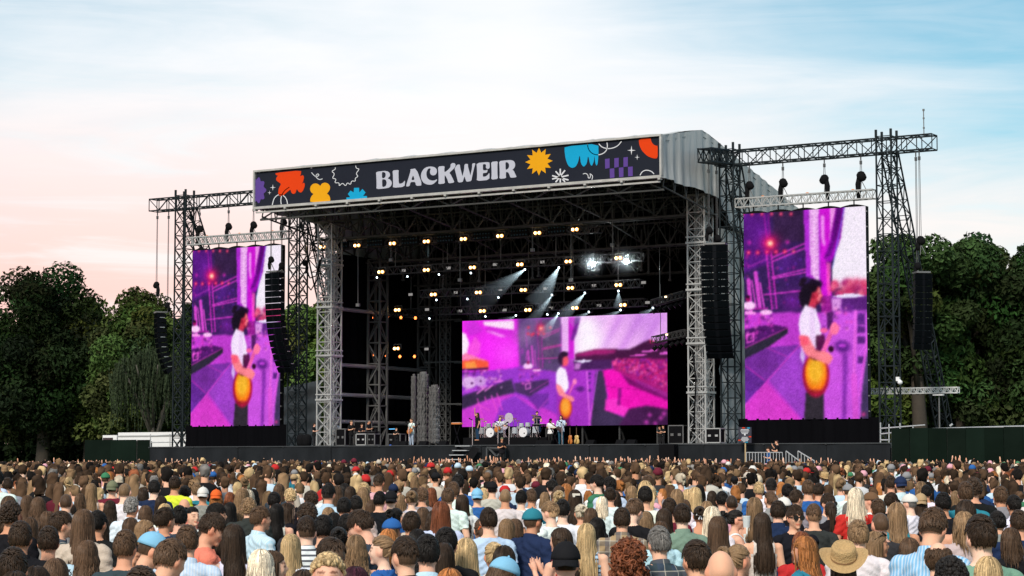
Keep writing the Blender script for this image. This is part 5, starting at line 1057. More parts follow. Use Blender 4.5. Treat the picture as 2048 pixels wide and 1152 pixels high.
t = thing('scaffold_guard', 'galvanised scaffold guard rail at the right end of the stage', 'scaffold', (at(1790, 880, 2.4)[0], 2.4, 0.5)); mb = MB()
for p, q_ in (((1761, 845), (1761, 890)), ((1778, 848), (1778, 890)), ((1761, 857), (1850, 850)), ((1761, 868), (1800, 864)), ((1800, 846), (1800, 862)), ((1761, 880), (1780, 880)), ((1826, 850), (1826, 858))): mb.bar(at(*p, 2.6), at(*q_, 2.6), 0.04, 6)
mb.build('tube', GALV, t)
tag(MB().bar(at(1852, 858, 1.5), at(2060, 852, 1.5), 0.05, 5).bar(at(1900, 852, 1.5), at(1905, 848, 1.5), 0.05).build('coiled_fence_top', GALV), 'pale tangled wire line along the top of the right hoarding', 'wire')

# ------------------------------------------------------------------ trees
BARK = mat('bark', (0.05, 0.04, 0.03), 0.9, 0, 0.4, 2, 0.5)
LEAFM = bpy.data.materials.new('leaf'); LEAFM.use_nodes = True; nt = LEAFM.node_tree; q = NG(nt); b_ = nt.nodes['Principled BSDF']
a_ = q.n('ShaderNodeAttribute'); a_.attribute_name = 'col'; q.put(b_.inputs['Base Color'], a_.outputs['Color']); b_.inputs['Roughness'].default_value = 0.6; b_.inputs['Specular IOR Level'].default_value = 0.03
def leaves(P, N, s, rng, cols):
    """quads at P with rough normals N and size s"""
    n = len(P); t = rng.normal(size=(n, 3)); u = np.cross(N, t); u /= np.linalg.norm(u, axis=1, keepdims=True) + 1e-9; v = np.cross(N, u); v /= np.linalg.norm(v, axis=1, keepdims=True) + 1e-9
    s = s[:, None]; k = rng.uniform(0.35, 0.6, (n, 1))
    V = np.stack([P - u * s, P - v * s * k + N * s * 0.15, P + u * s, P + v * s * k + N * s * 0.15], 1).reshape(-1, 3)
    return V, np.arange(4 * n).reshape(-1, 4), np.repeat(cols, 4, 0)
def tree(name, px, ytop, Y, rx, rz_, zc_frac, lab, cat_, n, seed, col=(0.030, 0.060, 0.016), size=0.2, clumps=70, group=None, ry=None, lean=0, dens=1.0):
    rng = np.random.default_rng(seed); top = at(px, ytop, Y); X = top[0]; H = top[2]; gz = 0.5; cz = H - rz_; ry = ry or rx
    t = thing(name, lab, cat_, (X, Y, gz), group)
    dirs = rng.normal(size=(clumps, 3)); dirs /= np.linalg.norm(dirs, axis=1, keepdims=True); rad = rng.uniform(0.3, 1.02, clumps) ** 0.6
    cc = np.array([X, Y, cz]) + dirs * rad[:, None] * np.array([rx, ry, rz_]) * 0.86; cr = rng.uniform(0.16, 0.32, clumps) * (rx + rz_) / 2
    low = cc[:, 2] < gz + 1.0; cc[low, 2] = gz + 1.0 + rng.uniform(0, 1, low.sum())
    k = rng.choice(clumps, n, p=cr ** 2 / (cr ** 2).sum()); d = rng.normal(size=(n, 3)); d[:, 2] += 0.15; d /= np.linalg.norm(d, axis=1, keepdims=True)
    rr = 1 - np.abs(rng.normal(0, 0.22, n)); rr = np.clip(rr, 0.1, 1.12)
    P = cc[k] + d * (cr[k] * rr)[:, None] * np.array([1, 1, 0.85]); N = d * 0.8 + rng.normal(size=(n, 3)) * 0.55; N[:, 2] += 0.25; N /= np.linalg.norm(N, axis=1, keepdims=True)
    base = np.array(col) * rng.uniform(0.5, 1.7, (clumps, 1)) * (1 + rng.normal(0, 0.12, (clumps, 3))); C = base[k] * rng.uniform(0.65, 1.4, (n, 1))
    V, F, CC = leaves(P, N, rng.uniform(0.6, 1.35, n) * size, rng, np.clip(C, 0.004, 0.3))
    o = bpy.data.objects.new('crown', npmesh('crown', V - np.array([X, Y, gz]), F, LEAFM, CC)); COL.objects.link(o); o.parent = t
    mb = MB(); r0 = 0.028 * H; mb.tube([(X, Y, gz - 0.2), (X + 0.1, Y, gz + H * 0.15), (X - 0.15, Y + 0.1, gz + H * 0.4), (X, Y, gz + H * 0.62)], [r0 * 1.4, r0, r0 * 0.75, r0 * 0.35], 10)
    mb.build('trunk', BARK, t, True); mb = MB()
    for i in range(10):
        j = rng.integers(clumps); h = rng.uniform(0.2, 0.55) * H; p0 = np.array([X, Y, gz + h]); p3 = cc[j]; mid = (p0 + p3) / 2 + np.array([0, 0, 0.06 * H]); mb.tube([p0, mid, p3], [r0 * 0.42, r0 * 0.28, r0 * 0.08], 6)
    mb.build('limb', BARK, t, True); return t
TG = 'broadleaf trees around the field'
DK = (0.014, 0.024, 0.009)
tree('broadleaf_tree', 92, 512, 46, 6.8, 9.8, 0, 'tallest dark broadleaf tree with domed top at the far left', 'tree', 42000, 1, DK, 0.25, 110, TG)
tree('broadleaf_tree', -30, 570, 44, 6.5, 8.5, 0, 'dark tree cut by the left edge of the picture', 'tree', 18000, 2, DK, 0.25, 80, TG)
tree('broadleaf_tree', 182, 572, 50, 4.8, 8.8, 0, 'mid green tree just right of the tallest left tree', 'tree', 26000, 3, (0.045, 0.070, 0.018), 0.25, 70, TG)
tree('broadleaf_tree', 272, 572, 42, 5.0, 8.2, 0, 'lighter green rounded tree left of the left gantry', 'tree', 30000, 4, (0.042, 0.062, 0.018), 0.24, 80, TG)
tree('broadleaf_tree', 356, 612, 48, 3.6, 7.6, 0, 'green tree behind the left gantry mast', 'tree', 18000, 5, (0.055, 0.085, 0.022), 0.25, 60, TG)
tree('broadleaf_tree', 612, 590, 52, 4.2, 7.4, 0, 'green tree seen between the left screen and the pale column', 'tree', 22000, 6, (0.07, 0.105, 0.026), 0.25, 60, TG)
tree('broadleaf_tree', 1832, 418, 34, 4.4, 6.6, 0, 'high rounded tree behind the right gantry leg with sky showing through', 'tree', 19000, 7, (0.034, 0.058, 0.018), 0.24, 46, TG)
tree('broadleaf_tree', 1918, 445, 38, 3.2, 8.4, 0, 'dark green tree right of the far right speaker column', 'tree', 24000, 8, (0.025, 0.046, 0.014), 0.23, 60, TG)
tree('broadleaf_tree', 1972, 430, 44, 3.0, 9.2, 0, 'tall narrow tree near the right edge', 'tree', 24000, 9, (0.022, 0.042, 0.013), 0.23, 60, TG)
tree('broadleaf_tree', 2050, 445, 40, 3.4, 9.2, 0, 'dark tree cut by the right edge of the picture', 'tree', 26000, 10, (0.020, 0.038, 0.012), 0.23, 60, TG)
tree('broadleaf_tree', 1768, 560, 36, 3.0, 7.2, 0, 'yellowish green tree low between the right screen and gantry mast', 'tree', 18000, 12, (0.065, 0.09, 0.022), 0.22, 50, TG)
tree('broadleaf_tree', 1856, 600, 42, 4.5, 7.2, 0, 'dark tree low behind the far right speaker column', 'tree', 15000, 13, DK, 0.25, 60, TG)
# weeping willow
rng = np.random.default_rng(21); Y = 30; top = at(305, 700, Y); X, H = top[0], top[2]; t = thing('weeping_willow', 'drooping grey green willow left of the left gantry', 'tree', (X, Y, 0.5))
P = []; C = []; N = []
for k in range(420):
    an = rng.uniform(0, 6.283); r = math.sqrt(rng.uniform(0, 1)) * 3.6; z = H - 0.16 * r * r + rng.normal(0, 0.35); L = rng.uniform(1.5, 5.5); m = int(L * 11); q1 = rng.uniform(0, 6.28); cl = np.array([0.032, 0.045, 0.024]) * rng.uniform(0.6, 1.5)
    for j in range(m):
        s = j / m * L; P.append((X + r * math.cos(an) + 0.12 * math.sin(s * 1.1 + q1), Y + r * math.sin(an) + 0.12 * math.cos(s * 1.3 + q1), max(0.8, z - s))); C.append(cl * rng.uniform(0.7, 1.3)); N.append(rng.normal(size=3) * np.array([1, 1, 0.3]))
P, C, N = np.array(P), np.array(C), np.array(N); N /= np.linalg.norm(N, axis=1, keepdims=True)
n = len(P); u = np.cross(N, np.array([0, 0, 1.0])); u /= np.linalg.norm(u, axis=1, keepdims=True) + 1e-9; V = np.stack([P + [0, 0, 0.13], P + u * 0.06, P - [0, 0, 0.16], P - u * 0.06], 1).reshape(-1, 3)
o = bpy.data.objects.new('crown', npmesh('crown', V - np.array([X, Y, 0.5]), np.arange(4 * n).reshape(-1, 4), LEAFM, np.repeat(C, 4, 0))); COL.objects.link(o); o.parent = t
mb = MB().tube([(X, Y, 0.3), (X + 0.2, Y, 3), (X, Y, 6.5)], [0.4, 0.3, 0.15], 8)
for k in range(9): an = k * 0.7; mb.tube([(X + 0.1, Y, 3 + 0.3 * k), (X + 1.2 * math.cos(an), Y + 1.2 * math.sin(an), 6.5 + 0.2 * k), (X + 2.7 * math.cos(an), Y + 2.7 * math.sin(an), H - 1.4)], [0.16, 0.1, 0.04], 6)
mb.build('trunk', mat('pale_bark', (0.10, 0.09, 0.075), 0.9, 0, 0.3), t, True)
# dark wood behind everything
rng = np.random.default_rng(31); P = []; C = []
for px0, px1, y0, Yw, n in ((-150, 420, 655, 62, 19000), (560, 680, 660, 66, 5000), (1700, 2200, 560, 56, 18000)):
    px = rng.uniform(px0, px1, n); top = y0 + 28 * np.sin(px * 0.045) + 18 * np.sin(px * 0.11 + 1); f_ = rng.uniform(0, 1, n); py = top + (925 - top) * f_
    Yk = Yw + rng.uniform(-3, 4, n) - 3 * np.abs(np.sin(px * 0.07))
    d = FW + RT * ((px - 1024) / FPX)[:, None] + UP * ((576 - py) / FPX)[:, None]; q1 = CAM + d * ((Yk - CAM[1]) / d[:, 1])[:, None]; P.append(q1); C.append(np.array([0.014, 0.024, 0.009]) * rng.uniform(0.5, 1.6, (n, 1)))
P = np.concatenate(P); C = np.concatenate(C); N = rng.normal(size=P.shape) + np.array([0.2, -0.7, 0.4]); N /= np.linalg.norm(N, axis=1, keepdims=True)
V, F, CC = leaves(P, N, rng.uniform(0.35, 0.75, len(P)), rng, C); tag(link('woods', npmesh('woods', V, F, LEAFM, CC)), 'dark wood behind the single trees', None, None, 'stuff')

# ------------------------------------------------------------------ people: templates
SKINM = mat('skin', (1, 1, 1), 0.55, 0, 0.10, 14, 0.0, objcol=True, attr='paint', spec=0.16)
HAIRM = mat('hair', (1, 1, 1), 0.38, 0, 0.7, 60, 0.25, (1, 1, 0.06), objcol=True, attr='var', spec=0.16)
TEXT = mat('cotton', (1, 1, 1), 0.88, 0, 0.12, 9, 0.35, objcol=True, spec=0.03, bscale=14)
HATM = mat('hat_cloth', (1, 1, 1), 0.8, 0, 0.10, 12, 0.1, objcol=True, spec=0.04)
def pattern(name, kind):
    m = bpy.data.materials.new(name); m.use_nodes = True; nt = m.node_tree; q = NG(nt); b = nt.nodes['Principled BSDF']; b.inputs['Roughness'].default_value = 0.85; b.inputs['Specular IOR Level'].default_value = 0.03
    co = q.n('ShaderNodeTexCoord').outputs['Object']; sx = q.n('ShaderNodeSeparateXYZ'); q.put(sx.inputs[0], co); oc = q.n('ShaderNodeObjectInfo').outputs['Color']
    saw = lambda s, k, lo: q.m('GREATER_THAN', q.m('FRACT', q.m('MULTIPLY', s, k)), lo)
    X, Z = q.m('ADD', sx.outputs[0], 5.0), sx.outputs[2]
    if kind == 'v': f = q.m('MULTIPLY', saw(X, 44, 0.55), 0.5); c = q.mix(f, oc, c4((0.75, 0.77, 0.80)))
    elif kind == 'h': c = q.mix(q.m('MULTIPLY', saw(Z, 22, 0.62), 0.9), oc, c4((0.03, 0.035, 0.06)))
    elif kind == 'plaid':
        f1, f2 = q.m('MULTIPLY', saw(X, 9, 0.5), 0.55), q.m('MULTIPLY', saw(Z, 9, 0.5), 0.55); c = q.mix(f1, oc, c4((0.05, 0.07, 0.12))); c = q.mix(f2, c, c4((0.10, 0.10, 0.11))); c = q.mix(q.m('MULTIPLY', saw(X, 9, 0.93), 0.5), c, c4((0.6, 0.55, 0.45))); c = q.mix(q.m('MULTIPLY', saw(Z, 9, 0.93), 0.5), c, c4((0.6, 0.55, 0.45)))
    else: c = q.mix(q.m('GREATER_THAN', q.noise(co, 30, 2), 0.56), oc, c4((0.04, 0.04, 0.045)))
    q.put(b.inputs['Base Color'], c); return m
PAT = {k: pattern('shirt_' + k, k) for k in ('v', 'h', 'plaid', 'spot')}

POSES = {'down': (((0.255, -0.03, 1.13), (0.25, 0.05, 0.90), (0, 0.3, -1)), ((-0.255, -0.03, 1.13), (-0.25, 0.05, 0.90), (0, 0.3, -1))),
 'bent': (((0.255, -0.03, 1.13), (0.11, 0.21, 1.17), (-0.5, 0.7, 0.5)), ((-0.255, -0.03, 1.13), (-0.11, 0.21, 1.17), (0.5, 0.7, 0.5))),
 'clap': (((0.27, 0.04, 1.16), (0.06, 0.26, 1.34), (-0.2, 0.4, 0.9)), ((-0.27, 0.04, 1.16), (-0.06, 0.26, 1.34), (0.2, 0.4, 0.9))),
 'up': (((0.27, 0.06, 1.66), (0.20, 0.10, 1.92), (-0.1, 0.05, 1)), ((-0.27, 0.06, 1.66), (-0.20, 0.10, 1.92), (0.1, 0.05, 1))),
 'oneup': (((0.27, 0.06, 1.66), (0.20, 0.10, 1.92), (-0.1, 0.05, 1)), ((-0.255, -0.03, 1.13), (-0.25, 0.05, 0.90), (0, 0.3, -1))),
 'phone': (((0.25, 0.10, 1.20), (0.10, 0.27, 1.46), (-0.2, 0.25, 0.9)), ((-0.255, -0.03, 1.13), (-0.11, 0.21, 1.17), (0.5, 0.7, 0.5))),
 'guitar': (((0.29, -0.07, 1.17), (0.09, 0.20, 1.05), (-0.8, 0.3, -0.3)), ((-0.28, 0.04, 1.18), (-0.40, 0.24, 1.22), (0.2, 0.5, 0.6))),
 'sit': (((0.27, 0.10, 1.18), (0.20, 0.33, 1.12), (0, 1, -0.2)), ((-0.27, 0.10, 1.18), (-0.20, 0.33, 1.12), (0, 1, -0.2)))}
def head_mesh(mb):
    nu, nv = 22, 16; B = MB().ball((0, 0, 0), 1, nu, nv); V = []
    for x, y, z in B.v:
        X, Y_, Z = x * 0.074, y * 0.096, z * 0.116
        if z < 0:
            k = -z; X *= 1 - 0.30 * k * k
            if y < 0: Y_ *= 1 - 0.45 * k
            else: Y_ = Y_ * (1 - 0.12 * k) + 0.012 * k
        else: X *= 1 + 0.05 * z
        V.append((X, Y_ + 0.008, Z + 1.636))
    mb.add(V, B.f)
    for c, r in (((0, 0.107, 1.622), (0.013, 0.020, 0.022)), ((0, 0.098, 1.645), (0.009, 0.012, 0.022)), ((0, 0.088, 1.664), (0.048, 0.015, 0.011)), ((0.077, -0.006, 1.63), (0.013, 0.024, 0.034)), ((-0.077, -0.006, 1.63), (0.013, 0.024, 0.034)), ((0, 0.094, 1.580), (0.026, 0.013, 0.012)), ((0, 0.082, 1.545), (0.028, 0.022, 0.020)), ((0.042, 0.07, 1.615), (0.022, 0.02, 0.02)), ((-0.042, 0.07, 1.615), (0.022, 0.02, 0.02))):
        mb.ball(c, r, 10, 7)
BODY = {}
def rot_head(P, pitch, piv=np.array([0, -0.01, 1.52])):
    c, s = math.cos(-pitch), math.sin(-pitch); q = np.asarray(P, float) - piv; return np.stack([q[..., 0], q[..., 1] * c - q[..., 2] * s, q[..., 1] * s + q[..., 2] * c], -1) + piv
def body(pose, fem, pitch=0.0):
    key = (pose, fem, pitch)
    if key in BODY: return BODY[key]
    mb = MB(); hd = MB(); head_mesh(hd); mb.add(rot_head(np.array(hd.v), pitch) if pitch else hd.v, hd.f)
    sw = 0.87 if fem else 1.0; nk = 0.85 if fem else 1.0
    R_ = [(0.80, 0.150, 0.105, 0), (0.86, 0.172 * (1.0 if fem else 0.97), 0.118, -0.01), (0.94, 0.168, 0.118, -0.01), (1.06, 0.135 if fem else 0.152, 0.10, 0), (1.18, 0.150 * (0.95 if fem else 1.06), 0.112, 0.0), (1.28, 0.172 * sw, 0.122, 0.005), (1.36, 0.186 * sw, 0.118, -0.002), (1.41, 0.192 * sw, 0.10, -0.012), (1.445, 0.165 * sw, 0.082, -0.02), (1.475, 0.105 * sw, 0.068, -0.022), (1.50, 0.072 * nk, 0.064 * nk, -0.02)]
    mb.rings([((0, yc, z), a, b, (1, 0, 0), (0, 1, 0)) for z, a, b, yc in R_], 24)
    ht = rot_head(np.array([(0, 0.0, 1.60)]), pitch)[0] if pitch else np.array((0, 0.0, 1.60))
    mb.tube([(0, -0.022, 1.44), (0, -0.016, 1.53), ht], [0.068 * nk, 0.057 * nk, 0.055 * nk], 14)
    arms = []
    for s, (el_, wr, fd) in zip((1, -1), POSES[pose]):
        sh = np.array([s * 0.188 * sw, -0.012, 1.40]); el_ = np.array(el_) * [sw, 1, 1]; wr = np.array(wr) * [sw, 1, 1]; fd = np.array(fd, float); fd /= np.linalg.norm(fd); k = 0.86 if fem else 1.0
        arms.append((sh, el_, wr)); mb.tube([sh + (0, 0, 0.015), sh * 0.6 + el_ * 0.4, el_, el_ * 0.7 + wr * 0.3, wr], [0.062 * k, 0.052 * k, 0.043 * k, 0.042 * k, 0.028 * k], 12)
        mb.ball(sh, (0.066 * k, 0.066 * k, 0.062 * k), 12, 8)
        side = np.cross(fd, np.array([0, 1.0, 0.001])); side /= np.linalg.norm(side) + 1e-9; pal = np.cross(fd, side)
        mb.tube([wr, wr + fd * 0.05, wr + fd * 0.095], [0.028 * k, 0.038 * k, 0.034 * k], 8)
        for i in range(4):
            b0 = wr + fd * 0.085 + side * (i - 1.5) * 0.0215; L = (0.062, 0.075, 0.07, 0.055)[i]; sp_ = side * (i - 1.5) * 0.006; mb.tube([b0, b0 + fd * L * 0.55 + sp_ + pal * 0.004, b0 + fd * L + sp_ * 1.6 + pal * 0.016], [0.0105, 0.0098, 0.008], 6)
        b0 = wr + fd * 0.03 - s * side * 0.03; mb.tube([b0, b0 + fd * 0.035 - s * side * 0.028, b0 + fd * 0.065 - s * side * 0.036], [0.014, 0.0115, 0.009], 6)
    for s in (1, -1):
        hp = np.array([s * 0.088, -0.005, 0.86])
        if pose == 'sit': kn, an = np.array([s * 0.14, 0.42, 0.86]), np.array([s * 0.15, 0.42, 0.43])
        else: kn, an = np.array([s * 0.098, 0.012, 0.48]), np.array([s * 0.105, -0.02, 0.085])
        mb.tube([hp + (0, 0, 0.04), hp * 0.55 + kn * 0.45, kn, kn * 0.65 + an * 0.35 + np.array([0, -0.015, 0]), an], [0.092, 0.078, 0.056, 0.054, 0.038], 12)
        mb.ball(an + np.array([0, 0.06, -0.045]), (0.045, 0.125, 0.04), 10, 7)
    me = bpy.data.meshes.new('raw'); me.from_pydata(mb.v, [], mb.f); o = bpy.data.objects.new('raw', me); COL.objects.link(o)
    rm = o.modifiers.new('r', 'REMESH'); rm.mode = 'VOXEL'; rm.voxel_size = 0.0125; sm = o.modifiers.new('s', 'SMOOTH'); sm.iterations = 2; sm.factor = 0.4
    dg = bpy.context.evaluated_depsgraph_get(); out = bpy.data.meshes.new_from_object(o.evaluated_get(dg)); out.name = 'body'; bpy.data.objects.remove(o); bpy.data.meshes.remove(me)
    n = len(out.vertices); V = np.empty(n * 3); out.vertices.foreach_get('co', V); V = V.reshape(-1, 3); Nn = np.empty(n * 3); out.vertices.foreach_get('normal', Nn); Nn = Nn.reshape(-1, 3)
    H = rot_head(V, -pitch) if pitch else V
    paint = np.ones((n, 3)); x, y, z = np.abs(H[:, 0]), H[:, 1], H[:, 2]
    paint[(z > 1.567) & (z < 1.592) & (x < 0.03) & (y > 0.085)] = (0.85, 0.50, 0.48)
    paint[(z > 1.664) & (z < 1.680) & (x > 0.014) & (x < 0.055) & (y > 0.06)] = (0.30, 0.24, 0.22)
    paint[(z > 1.640) & (z < 1.655) & (x > 0.018) & (x < 0.046) & (y > 0.06)] = (0.22, 0.17, 0.15)
    paint[(x > 0.066) & (np.abs(z - 1.63) < 0.04) & (np.abs(y) < 0.04)] = (1.0, 0.82, 0.78)
    a = out.color_attributes.new('paint', 'FLOAT_COLOR', 'POINT'); cc = np.ones((n, 4), np.float32); cc[:, :3] = paint; a.data.foreach_set('color', cc.ravel())
    out.materials.clear(); out.materials.append(SKINM); out.polygons.foreach_set('use_smooth', np.ones(len(out.polygons), bool))
    # arm parameter per vertex
    tarm = np.full(n, -1.0)
    for sh, el_, wr in arms:
        for k, (p, q_) in enumerate(((sh, el_), (el_, wr), (wr, wr + (wr - el_) * 0.6))):
            d = q_ - p; t = np.clip(((V - p) @ d) / (d @ d), 0, 1); dist = np.linalg.norm(V - p - t[:, None] * d, axis=1); side = np.sign(sh[0])
            m = (dist < (0.075, 0.06, 0.08)[k]) & ((V[:, 0] * side > 0.165 * sw) | (k > 0))
            if k > 0: m &= ~((np.abs(V[:, 0]) < 0.175) & (np.abs(V[:, 1]) < 0.125) & (V[:, 2] < 1.42) & (dist > 0.046))
            tarm[m] = np.maximum(tarm[m], k + t[m])
    nl = np.array([p.loop_total for p in out.polygons]); quads = np.array([tuple(p.vertices) for p in out.polygons if p.loop_total == 4])
    BODY[key] = dict(mesh=out, V=V, N=Nn, t=tarm, F=quads, cloth={}); return BODY[key]
def cloth(bd, kind):
    if kind in bd['cloth']: return bd['cloth'][kind]
    V, N, t, F = bd['V'], bd['N'], bd['t'], bd['F']; z, y, x = V[:, 2], V[:, 1], np.abs(V[:, 0]); arm = t >= 0
    if kind == 'trousers': keep = (z < 0.93) & ~arm & (z > 0.07); off = np.full(len(V), 0.012)
    else:
        neck = 1.487 - 0.35 * np.maximum(y, 0)
        tors = ~arm & (z > (0.80 if kind != 'crop' else 1.05)) & (z < neck)
        if kind == 'tee': keep = tors | (arm & (t < 0.62))
        elif kind == 'long' or kind == 'jacket': keep = tors | (arm & (t < 1.93))
        else: keep = ~arm & (z > 0.80) & ((z < 1.345) | ((x > 0.075) & (x < 0.115) & (z < neck)))
        base = {'tee': 0.013, 'long': 0.012, 'jacket': 0.024}.get(kind, 0.008)
        fold = 0.007 * np.sin(z * 38 + 5 * np.sin(V[:, 0] * 11)) * np.sin(V[:, 0] * 23 + y * 17 + 1) + 0.004 * np.sin(z * 90 + x * 60)
        off = base + fold * (0.5 if kind == 'tank' else 1) + np.where(~arm, 0.018 * np.clip((1.3 - z) / 0.4, 0, 1) * (0 if kind == 'tank' else 1), 0.006 * np.clip(t, 0, 1))
        off = np.maximum(off, 0.006)
    fk = keep[F].all(1); FF = F[fk]; u, inv = np.unique(FF, return_inverse=True); W = V[u] + N[u] * off[u][:, None]; Fn = inv.reshape(-1, 4); extra = None
    if kind in ('long', 'jacket'):                                  # collar
        r = MB(); rr = []
        for zz, a in ((1.462, 0.094), (1.485, 0.083), (1.515, 0.074), (1.518, 0.070), (1.49, 0.072)): rr.append(((0, -0.018, zz), a, a * 0.92, (1, 0, 0), (0, 1, -0.25)))
        r.rings(rr, 20, False); W = np.concatenate([W, np.array(r.v)]); Fn = np.concatenate([Fn, np.array(r.f) + len(u)])
    me = npmesh(kind, W, Fn, TEXT, smooth=True); bd['cloth'][kind] = me; return me

# hair ---------------------------------------------------------------
HC = np.array([0, -0.004, 1.654]); HR = np.array([0.080, 0.103, 0.107])
class HairMB(MB):
    def __init__(s): super().__init__(); s.var = []
    def mark(s, v): s.var += [v] * (len(s.v) - len(s.var))
    def done(s, name):
        me = bpy.data.meshes.new(name); me.from_pydata(s.v, [], s.f); me.update(); a = me.color_attributes.new('var', 'FLOAT_COLOR', 'POINT')
        cc = np.ones((len(s.v), 4), np.float32); cc[:, :3] = np.array(s.var)[:, None]; a.data.foreach_set('color', cc.ravel()); me.materials.append(HAIRM); me.polygons.foreach_set('use_smooth', [True] * len(me.polygons)); return me
def hairline(d):
    """d unit direction on the scalp -> inside the hair area?"""
    x, y, z = d
    if y > 0.25: return z > 0.42 + 0.25 * (y - 0.25) - 0.1 * abs(x)
    if y > -0.25: return z > -0.02 + 0.85 * (y + 0.25) * (1 if abs(x) > 0.5 else 1)
    return z > -0.52
def shell(mb, k=1.0, low=None, nu=26, nv=18, v=0.8):
    B = MB().ball((0, 0, 0), 1, nu, nv); P = np.array(B.v)
    for f in B.f:
        c = P[list(f)].mean(0); c /= np.linalg.norm(c)
        if hairline(c) and (low is None or c[2] > low(c)): mb.add(HC + P[list(f)] * HR * k, [tuple(range(len(f)))])
    mb.mark(v)
def roots(n, rng, cond=None):
    out = []
    while len(out) < n:
        d = rng.normal(size=3); d /= np.linalg.norm(d)
        if hairline(d) and (cond is None or cond(d)): out.append(d)
    return out
